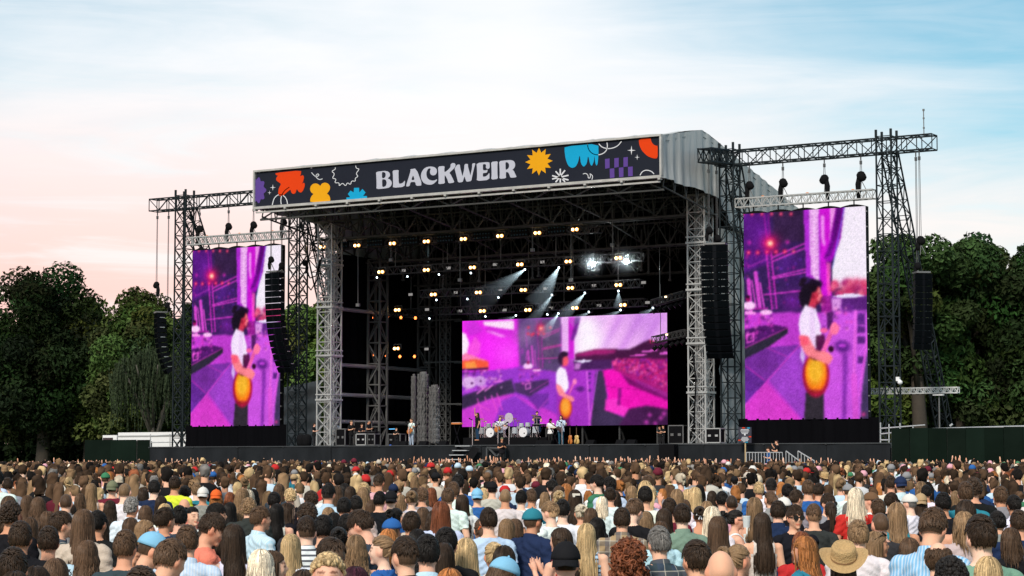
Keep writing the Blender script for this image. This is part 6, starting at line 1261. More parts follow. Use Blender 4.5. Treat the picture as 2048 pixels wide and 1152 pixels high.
def hair_mesh(kind, seed=0):
    rng = np.random.default_rng(100 + seed); mb = HairMB()
    if kind == 'short' or kind == 'fade' or kind == 'quiff':
        shell(mb, 1.0 if kind != 'fade' else 0.965, v=0.75 if kind != 'fade' else 2.6)
        lowz = {'short': -0.35, 'fade': 0.32, 'quiff': 0.1}[kind]; part = rng.uniform(-0.4, 0.4)
        cr = np.array([rng.uniform(-0.2, 0.2), -0.55, 0.83])
        for d in roots(760, rng, lambda d: d[2] > lowz):
            top = max(d[2], 0.0); comb = (d - cr) * np.array([1, 1, 0.4]) if top > 0.35 else np.array([0.1 * d[0], -0.15 if d[1] < 0 else -0.5, -1.0])
            comb = comb + np.array([0.5 * (d[0] - part), 0.35 * top, 0]) * top + rng.normal(0, 0.22, 3); comb -= d * (comb @ d); comb /= np.linalg.norm(comb) + 1e-9
            L = rng.uniform(0.35, 0.6) * (0.6 if d[2] < 0.1 else 1) * (1.25 if kind == 'quiff' and d[1] > -0.2 else 1); lift = 0.03 + (0.07 if kind == 'quiff' else 0.035) * top; pts = []
            for t in (0, 0.35, 0.7, 1.0):
                e_ = d + comb * L * t; e_ /= np.linalg.norm(e_); pts.append(HC + e_ * HR * (1.0 + lift * (0.35 + t) + (rng.uniform(0, 0.05) if t == 1.0 else 0)) + np.array([0, 0, 0.012 * top]))
            mb.tube(pts, [0.004, 0.0060, 0.0052, 0.0012], 4, False); mb.mark(rng.uniform(0.55, 1.55))
    elif kind == 'buzz' or kind == 'balding':
        shell(mb, 0.965, (lambda c: -1) if kind == 'buzz' else (lambda c: -1 if c[2] < 0.50 else 2), 30, 22, 1.0)
        if kind == 'balding':
            for d in roots(420, rng, lambda d: d[2] < 0.62 and d[1] < 0.4):
                p = HC + d * HR * 0.97; tn = np.array([0.2 * d[0], -0.3, -1.0]) + rng.normal(0, 0.3, 3); tn -= d * (tn @ d); mb.tube([p, p + tn * 0.02 + d * 0.004, p + tn * 0.036], [0.004, 0.0055, 0.001], 4, False); mb.mark(rng.uniform(0.6, 1.5))
    elif kind == 'curly' or kind == 'bigcurly':
        shell(mb, 1.03, v=0.6); big = 1.0 if kind == 'curly' else 1.55
        for d in roots(420 if kind == 'curly' else 380, rng):
            c = HC + d * HR * rng.uniform(1.0, 1.10 if kind == 'curly' else 1.42) + np.array([0, 0, 0 if kind == 'curly' else -0.02])
            if kind == 'curly': mb.ball(c, rng.uniform(0.010, 0.019, 3), 6, 4)
            else:
                a0 = rng.uniform(0, 6.28); u = rng.normal(size=3); u /= np.linalg.norm(u); w_ = np.cross(u, d); pts = [c + 0.026 * (math.cos(a0 + t * 1.3) * u + math.sin(a0 + t * 1.3) * w_) + d * 0.006 * t for t in range(6)]; mb.tube(pts, [0.008, 0.012, 0.012, 0.011, 0.009, 0.004], 5, False)
            mb.mark(rng.uniform(0.55, 1.6))
        if kind == 'bigcurly':
            for i in range(150):
                a0 = rng.uniform(2.4, 7.0); r = rng.uniform(0.07, 0.14); p = np.array([r * math.cos(a0), r * math.sin(a0) * 0.9 - 0.03, rng.uniform(1.40, 1.62)]); pts = [p + np.array([0.018 * math.cos(t * 1.4 + a0), 0.018 * math.sin(t * 1.4 + a0), -0.018 * t]) for t in range(7)]; mb.tube(pts, [0.008] + [0.012] * 5 + [0.004], 5, False); mb.mark(rng.uniform(0.55, 1.6))
    else:
        end = {'long': 1.17, 'wavy': 1.20, 'bob': 1.47, 'mid': 1.36, 'pony': 0, 'bun': 0}[kind]; shell(mb, 1.03, v=0.7)
        if kind in ('pony', 'bun'):
            K = np.array([0, -0.118, 1.685]) if kind == 'pony' else np.array([0, -0.115, 1.70])
            for d in roots(150, rng):
                p = HC + d * HR * 1.03; pts = []
                for t in np.linspace(0, 1, 6):
                    q_ = p * (1 - t) + K * t; e_ = (q_ - HC) / HR; k = max(np.linalg.norm(e_), 1e-6); pts.append(HC + e_ / k * HR * 1.05 if k < 1.05 and t < 0.95 else q_)
                mb.tube(pts, [0.008, 0.012, 0.012, 0.012, 0.01, 0.006], 4, False); mb.mark(rng.uniform(0.7, 1.35))
            if kind == 'pony':
                for i in range(46):
                    a0 = rng.uniform(0, 6.28); r = 0.03 * math.sqrt(rng.uniform(0, 1)); pts = [K + np.array([0, -0.01, 0]), K + np.array([r * math.cos(a0), -0.04 + r * math.sin(a0) * 0.6, -0.02])]
                    for t in np.linspace(0.15, 1, 6): pts.append(K + np.array([r * (1.3 - 0.4 * t) * math.cos(a0) + 0.008 * math.sin(t * 9 + a0), -0.045 + r * math.sin(a0), -0.36 * t]))
                    mb.tube(pts, [0.008, 0.012, 0.013, 0.013, 0.012, 0.011, 0.008, 0.003], 4, False); mb.mark(rng.uniform(0.65, 1.4))
            else:
                for i in range(40):
                    a0 = rng.uniform(0, 6.28); r = rng.uniform(0.02, 0.045); tl = rng.normal(0, 0.5); c = K + np.array([0, -0.035, 0.01]); pts = [c + np.array([r * math.cos(a0 + t), 0.012 * math.sin(2 * t + tl) - 0.01 + 0.012 * tl, r * math.sin(a0 + t)]) for t in np.linspace(0, 3.4, 8)]; mb.tube(pts, [0.006] + [0.013] * 6 + [0.004], 5, False); mb.mark(rng.uniform(0.65, 1.4))
        else:
            for d in roots(500 if kind != 'bob' else 420, rng, lambda d: d[2] > -0.15):
                a0 = math.atan2(d[1], d[0]); fr = d[1] > 0.1
                a1 = a0
                if fr: a1 = (math.pi + 0.42 + rng.uniform(-0.15, 0.25)) if d[0] < 0 else (-0.42 - rng.uniform(-0.15, 0.25))  # front locks fall beside the face
                pts = []; e0 = math.asin(d[2])
                for t in np.linspace(0, 1, 5):
                    e_ = e0 * (1 - t) - 0.10 * t; aa = a0 * (1 - t) + a1 * t if abs(a1 - a0) < 4 else a0; k = 1.05 + 0.05 * t; pts.append(HC + np.array([math.cos(e_) * math.cos(aa), math.cos(e_) * math.sin(aa), math.sin(e_)]) * HR * k)
                b0 = pts[-1]; zend = end + rng.normal(0, 0.035) + (0.06 if fr else 0); ph = rng.uniform(0, 6.28); sx = rng.normal(0, 0.014)
                yb = min(b0[1], 0.03) - 0.012; m = 7
                for j in range(1, m + 1):
                    t = j / m; z = b0[2] + (zend - b0[2]) * t; over = np.clip((1.52 - z) / 0.12, 0, 1)
                    yy = b0[1] * (1 - t) + (yb - (0.035 + 0.02 * (kind == 'wavy')) * over * (1 if b0[1] < 0.02 else -1.6)) * t; xx = b0[0] * (1 + 0.10 * over * (kind != 'bob')) + sx * t
                    if kind == 'bob': xx *= 1 - 0.10 * t * t
                    wv = 0.016 * math.sin(z * 34 + ph) if kind == 'wavy' else 0.004 * math.sin(z * 20 + ph)
                    pts.append(np.array([xx + wv, yy - abs(wv) * 0.3, z]))
                n_ = len(pts); rad = [0.005] + [0.0066] * (n_ - 3) + [0.0045, 0.0015]; mb.tube(pts, rad, 3, False); mb.mark(rng.uniform(0.45, 1.75))
    return mb.done('hair')
HAIRS = {}
def hair(kind, seed):
    k = (kind, seed)
    if k not in HAIRS: HAIRS[k] = hair_mesh(kind, seed + 17 * len(kind))
    return HAIRS[k]
# headwear and trinkets ---------------------------------------------
def cap_mesh():
    mb = MB(); rr = []
    for t in np.linspace(0, 1, 9):
        e_ = t * math.pi / 2 * 0.985; rr.append((HC + np.array([0, 0, 0.012 + 0.112 * math.sin(e_)]), 0.094 * math.cos(e_), 0.117 * math.cos(e_), (1, 0, 0), (0, 1, 0)))
    mb.rings(rr, 24); mb.ball(HC + np.array([0, 0, 0.128]), 0.009, 6, 4); me = bpy.data.meshes.new('cap'); me.from_pydata(mb.v, [], mb.f); me.materials.append(HATM); me.polygons.foreach_set('use_smooth', [True] * len(me.polygons))
    V = []; n = 14
    for r in range(2):
        for i in range(n + 1):
            a0 = math.pi * (0.17 + 0.66 * i / n); k = 0 if r == 0 else 1; V.append(HC + np.array([0.093 * math.cos(a0) * (1 + 0.05 * k), 0.112 * math.sin(a0) + k * 0.075 * math.sin((a0 - 0.17 * math.pi) / 0.66), 0.014 - 0.028 * k - 0.02 * abs(math.cos(a0)) * k]))
    w = n + 1; top = np.array(V); F = [(i, i + 1, w + i + 1, w + i) for i in range(n)]; V2 = np.concatenate([top, top - np.array([0, 0, 0.006])]); F2 = F + [tuple(j + 2 * w for j in reversed(f)) for f in F] + [(w + i, w + i + 1, 3 * w + i + 1, 3 * w + i) for i in range(n)]
    pk = bpy.data.meshes.new('peak'); pk.from_pydata(V2.tolist(), [], F2); pk.materials.append(HATM); return me, pk
CAPM = cap_mesh()
def hat_mesh(br=0.185, curl=0.06, crown=0.115, pinch=0.03):
    mb = MB(); n = 32; prof = [(1.0, 0.0), (1.0, 0.45), (0.97, 0.8), (0.85, 1.0), (0.5, 1.02 - pinch * 8), (0.1, 1.0 - pinch * 10)]; rr = []
    rings_ = [(br, None)] + [(0.5 * (br + 0.098), None)] + [(0.096 * k, h * crown) for k, h in prof]; V = []
    for r, h in rings_:
        for i in range(n):
            a0 = 2 * math.pi * i / n; c_, s_ = math.cos(a0), math.sin(a0); ry = r * (1.15 if h is not None else 1.05); z = h if h is not None else curl * (r - 0.096) / (br - 0.096) * (abs(c_) ** 2.2) - 0.02 * (r - 0.096) / (br - 0.096) * abs(s_)
            V.append(HC + np.array([r * c_, ry * s_, 0.015 + z]))
    m = len(rings_); F = [(j * n + i, j * n + (i + 1) % n, (j + 1) * n + (i + 1) % n, (j + 1) * n + i) for j in range(m - 1) for i in range(n)] + [tuple(range((m - 1) * n, m * n))]
    me = bpy.data.meshes.new('straw_hat'); me.from_pydata([tuple(v) for v in V], [], F); me.materials.append(mat('woven_straw', (1, 1, 1), 0.8, 0, 0.3, 60, 0.6, objcol=True, bscale=70)); me.polygons.foreach_set('use_smooth', [True] * len(F))
    b = MB().rings([(HC + np.array([0, 0, 0.02 + k]), 0.0985, 0.113, (1, 0, 0), (0, 1, 0)) for k in (0, 0.014)], 28, False); bm_ = bpy.data.meshes.new('hat_band'); bm_.from_pydata(b.v, [], b.f); bm_.materials.append(mat('hat_ribbon', (0.30, 0.17, 0.08), 0.7)); return me, bm_
HATS = {'cowboy': hat_mesh(), 'fedora': hat_mesh(0.15, 0.03, 0.10, 0.02)}
def glasses_mesh(z, y, tilt=0.0):
    mb = MB()
    for s in (-1, 1): mb.disc((s * 0.034, y, z), (0, 1, tilt), 0.029, 0.006, 12); mb.bar((s * 0.064, y - 0.005, z + 0.005), (s * 0.082, y - 0.105, z + 0.005 - 0.06 * tilt), 0.004)
    mb.bar((-0.01, y, z + 0.006), (0.01, y, z + 0.006), 0.004); me = bpy.data.meshes.new('sunglasses'); me.from_pydata(mb.v, [], mb.f); me.materials.append(mat('sunglass', (0.012, 0.011, 0.011), 0.12, 0, 0)); return me
GLS = {'shades': glasses_mesh(1.647, 0.112), 'topshades': glasses_mesh(1.742, 0.068, 0.9)}
mb = MB().box((0.02, -0.125, 1.70), (0.10, 0.02, 0.028)).box((-0.01, -0.125, 1.69), (0.03, 0.022, 0.05)); CLIP = bpy.data.meshes.new('hair_clip'); CLIP.from_pydata(mb.v, [], mb.f); CLIP.materials.append(HATM)
mb = MB()
for s in (-1, 1): mb.tube([(0, -0.125, 1.66), (s * 0.035, -0.135, 1.685), (s * 0.05, -0.132, 1.66), (0, -0.125, 1.655), (s * 0.02, -0.13, 1.60)], 0.009, 6)
BOW = bpy.data.meshes.new('hair_bow'); BOW.from_pydata(mb.v, [], mb.f); BOW.materials.append(HATM)

SKINS = [srgb(234, 184, 156), srgb(226, 172, 142), srgb(218, 160, 130), srgb(238, 196, 172), srgb(206, 148, 116), srgb(230, 176, 150)]
HCOL = {'k': (0.011, 0.009, 0.008), 'd': (0.036, 0.022, 0.014), 'm': (0.088, 0.051, 0.030), 't': (0.21, 0.13, 0.070), 'y': (0.50, 0.35, 0.18), 'a': (0.66, 0.56, 0.42), 'g': (0.16, 0.15, 0.14), 'r': (0.19, 0.062, 0.028), 'o': (0.36, 0.14, 0.045), 'p': (0.045, 0.012, 0.022)}
HNAME = {'k': 'black', 'd': 'dark brown', 'm': 'brown', 't': 'light brown', 'y': 'blonde', 'a': 'pale blonde', 'g': 'grey', 'r': 'auburn', 'o': 'ginger', 'p': 'dark plum'}
SCOL = {'black': (0.014, 0.014, 0.016), 'white': (0.76, 0.77, 0.80), 'navy': (0.018, 0.03, 0.075), 'blue': (0.03, 0.12, 0.36), 'lightblue': (0.22, 0.48, 0.68), 'sky': (0.50, 0.64, 0.76), 'grey': (0.25, 0.25, 0.26), 'slate': (0.045, 0.06, 0.075), 'charcoal': (0.04, 0.04, 0.043), 'beige': (0.52, 0.46, 0.39), 'cream': (0.66, 0.62, 0.54), 'olive': (0.17, 0.18, 0.11), 'sage': (0.20, 0.30, 0.22), 'green': (0.05, 0.20, 0.10), 'teal': (0.03, 0.20, 0.26), 'red': (0.50, 0.03, 0.03), 'maroon': (0.14, 0.02, 0.035), 'coral': (0.70, 0.22, 0.16), 'pink': (0.70, 0.36, 0.42), 'yellow': (0.72, 0.80, 0.06), 'brown': (0.16, 0.09, 0.05), 'tan': (0.42, 0.29, 0.16), 'orange': (0.75, 0.13, 0.03), 'straw': (0.55, 0.36, 0.16), 'whitecap': (0.68, 0.66, 0.62)}
HTYPE = {'s': 'short', 'f': 'fade', 'q': 'quiff', 'b': 'buzz', 'c': 'curly', 'C': 'bigcurly', 'l': 'long', 'w': 'wavy', 'o': 'bob', 'i': 'mid', 'p': 'pony', 'u': 'bun', 'n': 'balding', 'x': None}
HDESC = {'s': 'short', 'f': 'faded short', 'q': 'swept up', 'b': 'cropped', 'c': 'curly', 'C': 'big curly', 'l': 'long straight', 'w': 'long wavy', 'o': 'bobbed', 'i': 'shoulder length', 'p': 'ponytailed', 'u': 'pinned up', 'n': 'thinning', 'x': 'shaven'}
FEM = set('lwoipuC')
def child(name, me, par, col=None, pitch=0.0, back=False):
    o = bpy.data.objects.new(name, me); COL.objects.link(o); o.parent = par
    if col is not None: o.color = c4(col)
    M = Matrix.Identity(4)
    if pitch: P_ = Matrix.Translation((0, -0.01, 1.52)); M = P_ @ Matrix.Rotation(-pitch, 4, 'X') @ P_.inverted()
    if back: T = Matrix.Translation(Vector(HC)); M = M @ T @ Matrix.Rotation(math.pi, 4, 'Z') @ T.inverted()
    o.matrix_local = M; return o
def person(x, y, z, height, yaw, ht, hc, shirt, pose='down', wear=None, wcol=None, cut='tee', pat=None, pitch=0.0, trous=(0.03, 0.04, 0.07), skin=None, rng=random, extra=(), fem=None, rz=None, wide=1.0):
    fem = (ht in FEM) if fem is None else fem; bd = body(pose, fem, pitch); o = bpy.data.objects.new('person', bd['mesh']); COL.objects.link(o)
    o.location = (x, y, z); o.rotation_euler = (0, 0, rz if rz is not None else PHI - yaw); s = height / 1.755; o.scale = (s * rng.uniform(0.97, 1.05) * wide, s * rng.uniform(0.97, 1.05), s); LOC[o.name] = (x, y, z)
    o.color = c4(skin or rng.choice(SKINS)); SH = child('shirt', cloth(bd, cut), o, tuple(v * rng.uniform(0.9, 1.1) for v in SCOL[shirt]))
    if pat: SH.material_slots[0].link = 'OBJECT'; SH.material_slots[0].material = PAT[pat]
    child('trousers', cloth(body(pose if pose == 'sit' else 'down', fem), 'trousers'), o, trous)
    if HTYPE[ht]:
        hk = HTYPE[ht]
        if wear in ('cap', 'backcap', 'cowboy', 'fedora') and hk in ('quiff', 'curly', 'short', 'bigcurly'): hk = 'buzz' if hk != 'bigcurly' else 'bob'
        k = rng.uniform(0.8, 1.2); child('hair', hair(hk, rng.randrange(2)), o, tuple(v * k for v in HCOL[hc]), pitch)
    if wear in ('cap', 'backcap'):
        c_ = child('cap', CAPM[0], o, SCOL[wcol], pitch, wear == 'backcap'); child('peak', CAPM[1], c_, SCOL[wcol])
    elif wear in HATS: c_ = child('straw_hat', HATS[wear][0], o, SCOL[wcol or 'straw'], pitch - (0.5 if wear == 'cowboy' else 0.2)); child('hat_band', HATS[wear][1], c_)
    for e_ in extra:
        if e_ in GLS: child('sunglasses', GLS[e_], o, None, pitch)
        elif e_ == 'clip': child('hair_clip', CLIP, o, SCOL['cream'], pitch)
        elif e_ == 'bow': child('hair_bow', BOW, o, SCOL['white'], pitch)
        elif e_ == 'redbow': child('hair_bow', BOW, o, SCOL['orange'], pitch)
    return o

# ------------------------------------------------------------------ crowd: people one can tell apart
# per line: x y w (head centre, crown and width in a 4x enlargement of each quarter of the lower strip), hair, top, details
T0 = '''445 930 230 im beige|1130 1010 270 sd black|1320 775 250 sm cream Y35 D|1065 820 200 ud grey Y165|1005 720 190 sm slate|1170 720 170 sm beige cap:lightblue Y70 D|1500 680 200 sm sky v L|1870 660 200 ld white T
1650 575 190 qd coral Y75 D|1640 700 150 ld white bow T|1435 525 150 sk slate|1320 540 120 sd navy Y40|1540 530 85 uk white Y140|1165 630 130 lt white Y85|1045 610 140 lm white|1055 455 115 cg white L J|880 475 120 wd black T|670 545 180 lm beige J|780 565 120 sk black
490 570 120 sd slate Y60 plaid L|530 420 115 bm grey J|1000 335 105 bt white|900 325 92 sd maroon bcap:olive|845 260 72 sm white cap:green|1235 320 100 sk navy|1200 235 62 sd olive L|1075 265 90 wt grey|1400 290 95 sd yellow|1625 375 95 sm grey bcap:whitecap|1730 395 100 wo black bcap:orange
1475 455 112 xt coral|1575 345 92 st teal|1525 270 70 ft white|1705 245 62 sd white cap:blue|1940 380 120 wt grey|1990 460 120 ct charcoal J|1840 490 115 lk black|1730 505 125 fk coral Y80|1150 385 92 od grey|1290 440 105 ld black|1395 415 92 om beige|1320 500 95 oy white|1165 515 110 om white|1480 365 92 ck black|1840 410 84 or maroon
730 340 95 lt beige|1750 750 110 od white|90 490 180 cd black|165 650 200 sd black J|380 560 120 om navy|390 690 120 sd sky spot|700 790 170 wm beige|810 600 110 ld black|105 860 160 sd black|290 990 200 wd beige|120 1030 250 od black|1680 310 70 sm sky|1800 280 82 sm grey|240 610 130 lm grey|560 500 95 wd pink|640 420 95 om white|600 350 80 st sky|960 330 70 sk navy|1290 320 70 ld black|1380 250 62 st white|470 330 90 lm maroon|330 300 90 od black|180 330 90 wm black|60 300 90 sd grey|420 250 80 im white|250 240 75 sk black|1150 275 70 lm beige|1595 305 75 om pink|1900 330 80 oy black'''
T1 = '''35 530 150 sm sky Y55 v L|165 500 125 lk cream T|255 495 95 ld black Y60|410 500 180 cd charcoal|405 610 165 fd white h L|540 600 110 sk black|130 870 200 lm white Y75|575 900 195 cy white Y176|640 765 200 fd white Y-45 D|800 745 170 wt white|880 550 185 qd slate Y-70 D|1010 760 200 ut blue Y-75|1195 770 230 fd black Y-35 J|1370 755 145 sk sky L|1495 810 165 ld black topshades|1680 770 205 ly white T
1940 920 225 om sky cap:lightblue Y55 D|795 995 210 op black|385 1020 200 od white|1550 1010 200 oo beige|1810 620 115 pm white T redbow|1860 540 122 sd sky|1770 385 102 sd blue bcap:lightblue|1995 380 105 bt cream|1890 330 92 sk beige cap:black|1535 385 112 sm white|1650 430 112 ld white topshades|1480 480 150 lr sky|1430 550 155 wd black|1245 570 122 sd beige|1335 530 105 om grey|1090 625 145 om black cap:blue Y60
1120 540 125 uk beige Y25|1080 405 102 sd beige bcap:black|990 410 84 sk black|1245 400 112 ut white|860 370 105 it black T|755 365 96 ld slate|580 350 112 fk sky L|800 445 112 sk beige|705 460 92 sk white|625 570 132 lk black|275 385 112 cy black|440 405 122 cd black|145 415 104 sk grey|305 265 64 sm black cap:tan|90 400 84 lt beige|660 690 140 uk black|580 530 112 it olive|280 740 115 ly white|40 860 145 oa white|1060 700 135 oo navy
1290 700 125 ik black|1520 700 125 sk black|1330 380 92 cm grey|1405 375 92 or black|1340 440 92 lt white|1160 430 74 ot white|1900 810 120 uy cream clip|1985 830 150 ld navy|2005 620 130 lt white|185 345 95 om slate|350 330 80 st white|500 300 74 sk black|465 320 80 iy white|800 205 55 sd white bcap:red|965 240 60 iy olive|885 215 52 sk black bcap:black|1310 190 50 sk white|1490 190 45 sm grey cap:sky|1590 230 62 sk white|1440 250 72 sk beige bcap:black|1740 285 82 qk white|1200 300 70 lt black|1270 280 70 it green|690 245 66 wd teal|800 255 52 sm grey|240 190 46 sk navy|325 190 46 sm charcoal|555 190 48 sd beige|1660 265 75 wk white|1850 250 70 sm olive cap:brown|1910 240 64 qd black Y60|1985 235 50 sm navy cap:tan|545 240 56 st coral Y-60|720 590 90 sk black|930 470 80 lm pink|1580 340 70 om beige|1100 340 66 sk black cap:navy|1180 290 66 sd navy h'''
T2 = '''25 620 130 lm maroon|165 545 135 sm navy cap:teal Y40 J|305 490 122 ft white Y-55|405 475 104 sk white|390 690 155 wd red Y-50 clap|430 810 200 sd black bcap:black|595 655 152 ly sky h T|935 815 300 Cr black|880 540 152 sd tan plaid L|1175 690 172 sg slate plaid L|960 460 145 sm black Y40 D|1065 370 122 sk white|1215 540 142 ld white|1360 510 152 sd sage L|1600 520 152 la white|1650 600 172 lm white topshades|1790 555 115 uk white Y85 shades phone
1475 800 182 sd maroon Y-25 plaid L|1670 850 250 xt sky|1810 830 135 ut sky Y50|2000 570 155 ld cream T|720 445 112 oa white|785 380 104 sd white|680 280 96 qk green Y-65|610 395 84 oo cream Y150|590 340 72 lt grey|860 310 86 uo black|375 400 112 uy white clip|505 390 112 ld black clip|265 410 92 ot black|75 400 94 sk white|155 390 84 sm white topshades|630 535 122 lm black|500 465 94 or black|550 510 94 ua cream
1350 260 82 ua pink|1420 275 62 bt black|1465 370 105 ly beige|1320 385 112 lt white|1205 380 92 oo black|960 360 94 ot beige|1755 430 104 bd pink|1680 410 84 sk black|1785 360 92 oo grey|1835 330 84 sm sky|1975 335 94 sy blue|1940 450 132 lt white|1500 525 112 ud grey bow|1560 480 92 lt white|1260 465 104 sd maroon|1190 640 145 om sky|680 610 112 ok black|1540 205 52 sg black|1590 210 62 sk sky|1690 245 64 sd white Y150|245 255 72 sg white|390 250 64 lm beige|780 245 62 sd white|1115 200 54 sd white spot|1000 245 54 oo white|60 280 84 sd sky|190 320 74 sd maroon cap:maroon|540 280 74 sd grey|1780 280 64 sk black cap:black|1870 290 74 sk black|1070 560 120 it black|450 250 60 sk navy|330 340 76 om black|900 300 66 sd beige|1150 330 74 it olive|1250 320 70 ot black|1600 400 84 od grey|1380 470 84 wm white|1900 240 60 lt beige|1640 330 80 ud black|105 220 50 sm blue cap:teal|180 215 52 sk sky|470 330 76 od olive|960 245 56 sd black'''
T3 = '''80 485 132 sd navy L|215 520 124 qd black Y165 shades|365 510 132 fm charcoal|225 400 112 qd grey Y60|500 490 124 pd black J|290 755 205 wo teal Y-60|600 815 190 lm white cowboy T|860 720 185 lt white Y80 topshades|720 690 152 ur beige clip|1030 490 152 lt teal|895 565 145 bm charcoal|645 490 114 og white|700 375 132 ia red|640 350 84 sm white cap:grey|820 415 104 sm white bcap:brown Y-65|985 420 112 sd black Y50 shades|1060 290 94 sm sky bcap:navy v L
1130 430 94 sg white cap:whitecap Y-50|1220 425 112 ld black bcap:tan|1400 420 132 sk black|1300 530 230 qm lightblue Y30 D v L|1360 790 222 nm sky|1460 930 300 ck black|1700 600 250 sd sage|1760 915 260 oy white|1565 560 172 ot beige|1965 440 124 sk white spot L|1860 370 122 sm grey J|1580 335 132 sm teal|1640 300 134 cd black|1580 470 162 ld white|1130 770 115 om navy|720 640 115 st white|880 470 94 sm black|1265 360 84 sk white|1390 335 84 od black|1435 280 64 ld white Y60
1305 255 64 st white Y30|1480 225 72 fd white|1410 220 64 fd white|985 185 62 sg white cap:grey|985 270 64 oo beige|555 270 74 ly white|450 255 64 sm black fedora|745 250 64 ld white|320 320 104 sm blue|270 300 74 co black|105 330 84 oo grey|155 350 104 sk black|405 345 94 sd grey|480 350 84 om white|125 455 104 sd black cap:whitecap|110 420 92 ot white|310 435 94 wt white|480 430 112 qd grey Y150 shades|590 345 74 ld black|840 370 84 lm beige|270 720 130 or red|800 210 54 sd white|870 250 74 ld black|2005 560 105 sd navy|1960 320 90 od black|1800 290 80 sm sky|1500 400 90 it grey|1700 330 90 om navy|1900 300 84 ld white|1780 250 70 sd olive|2010 400 90 wm black|1130 320 74 st brown|1330 215 54 sm olive|1180 250 60 wt white|660 250 56 st olive cap:green|180 200 50 sm white cap:teal|1600 230 70 sk sky|1680 235 70 sd lightblue|1860 420 90 st cream|1940 690 150 om black|1030 700 60 om black'''
SPEC = []
for qi, T in enumerate((T0, T1, T2, T3)):
    for ent in T.replace('\n', '|').split('|'):
        w = ent.split(); SPEC.append((float(w[0]) / 4 + 512 * qi, float(w[1]) / 4 + 880, float(w[2]) / 4, w[3][0], w[3][1], w[4], w[5:]))
WID = {'s': 0.180, 'f': 0.172, 'q': 0.185, 'b': 0.170, 'c': 0.195, 'C': 0.27, 'l': 0.182, 'w': 0.190, 'o': 0.185, 'i': 0.185, 'p': 0.185, 'u': 0.185, 'n': 0.168, 'x': 0.160}
prng = random.Random(5); PEOPLE = []                                 # (depth, dict)
def gz_at(D): return 0.48 * min(max(D / 72.0, -0.3), 1)
for px, py, w, ht, hc, shirt, opt in SPEC:
    D = FPX * WID[ht] / w; lo, hi = (1.52, 1.84) if ht in FEM else (1.62, 1.98)
    top = 0.0
    for _ in range(14):                                           # keep the stature human: slide in depth if need be
        zt = at_dep(px, py, D)[2]; h = zt - gz_at(D) - 0.02
        if h < lo: D *= 0.965
        elif h > hi: D *= 1.035
        else: break
    D = max(D, 9.8); p = at_dep(px, py, D); h = min(max(p[2] - gz_at(D) - 0.02, 1.45), 2.02)
    d = dict(x=p[0], y=p[1], z=gz_at(D), D=D, px=px, py=py, w=FPX * WID[ht] / D, ht=ht, hc=hc, shirt=shirt, h=h, yaw=0.0, cut='tee', pose=prng.choices(['down', 'bent'], [3, 1])[0], pitch=0.0, wear=None, wcol=None, pat=None, extra=[])
    if ht in 'lwu' and prng.random() < 0.35: d['cut'] = 'tank'
    for o_ in opt:
        if o_[0] == 'Y' and o_[1:].lstrip('-').isdigit(): d['yaw'] = R(float(o_[1:]))
        elif o_ == 'D': d['pitch'] = 0.35
        elif o_ == 'T': d['cut'] = 'tank'
        elif o_ == 'L': d['cut'] = 'long'
        elif o_ == 'J': d['cut'] = 'jacket'
        elif o_ in PAT: d['pat'] = o_
        elif o_ in POSES: d['pose'] = o_
        elif ':' in o_: a_, b_ = o_.split(':'); d['wear'] = {'cap': 'cap', 'bcap': 'backcap'}[a_]; d['wcol'] = b_
        elif o_ in HATS: d['wear'] = o_; d['wcol'] = 'straw'
        else: d['extra'].append(o_)
    if d['yaw'] == 0: d['yaw'] = R(prng.gauss(0, 9))
    PEOPLE.append(d)
# two people cannot stand in one spot: push overlapping ones apart in depth along their line of sight
for _ in range(30):
    PEOPLE.sort(key=lambda d: d['D'])
    for i, a in enumerate(PEOPLE):
        for b in PEOPLE[i + 1:i + 40]:
            lat = abs((a['x'] - b['x']) * RT[0] + (a['y'] - b['y']) * RT[1]); dd = b['D'] - a['D']
            if lat < 0.40 and dd < 0.36:
                k = (0.36 - dd) / 2
                for e_, s in ((a, -k), (b, k)):
                    D2 = e_['D'] + s
                    if D2 > 9.6: q_ = at_dep(e_['px'], e_['py'], D2); e_.update(x=q_[0], y=q_[1], D=D2, z=gz_at(D2), h=min(max(q_[2] - gz_at(D2) - 0.02, 1.45), 2.05))
# fill the gaps with further people; those past the first 300 form the far crowd
def rand_look(r):
    fem = r.random() < 0.55; ht = r.choice('lllwwooiipu') if fem else r.choice('ssssffqbcs'); hc = r.choices('kdmtyaror', [3, 6, 6, 4, 3, 2, 1, 1, 1])[0] if fem else r.choices('kdmtyg', [4, 6, 5, 2, 1, 1])[0]
    sh = r.choices(['black', 'white', 'grey', 'navy', 'beige', 'sky', 'charcoal', 'olive', 'cream', 'pink', 'blue', 'green', 'red', 'teal', 'brown'], [6, 11, 3, 3, 3, 3, 2, 2, 3, 1, 1, 1, 1, 1, 1])[0]
    return ht, hc, sh
CAND = []; rr = random.Random(77); D = 10.6; row = 0
while D < 160:
    half = D * 1040 / FPX + 0.5; s = 0.60 if D < 30 else 0.58; lat = -half + (row % 2) * s / 2
    while lat < half:
        l_, D_ = lat + rr.uniform(-0.14, 0.14), D + rr.uniform(-0.16, 0.16); x = CAM[0] - math.sin(PHI) * D_ + RT[0] * l_; y = CAM[1] + math.cos(PHI) * D_ + RT[1] * l_; lat += s
        if y > (-2.6 if x > -27 else (4.0 if x > -40 else 9.0)) or (x > 29 and y > -2.0): continue
        if rr.random() < 0.10: continue
        ht, hc, sh = rand_look(rr); h = rr.gauss(1.66 if ht in FEM else 1.77, 0.065); CAND.append((D_, l_, x, y, ht, hc, sh, h))
    D += 0.64 if D < 32 else (0.70 if D < 70 else 0.85); row += 1
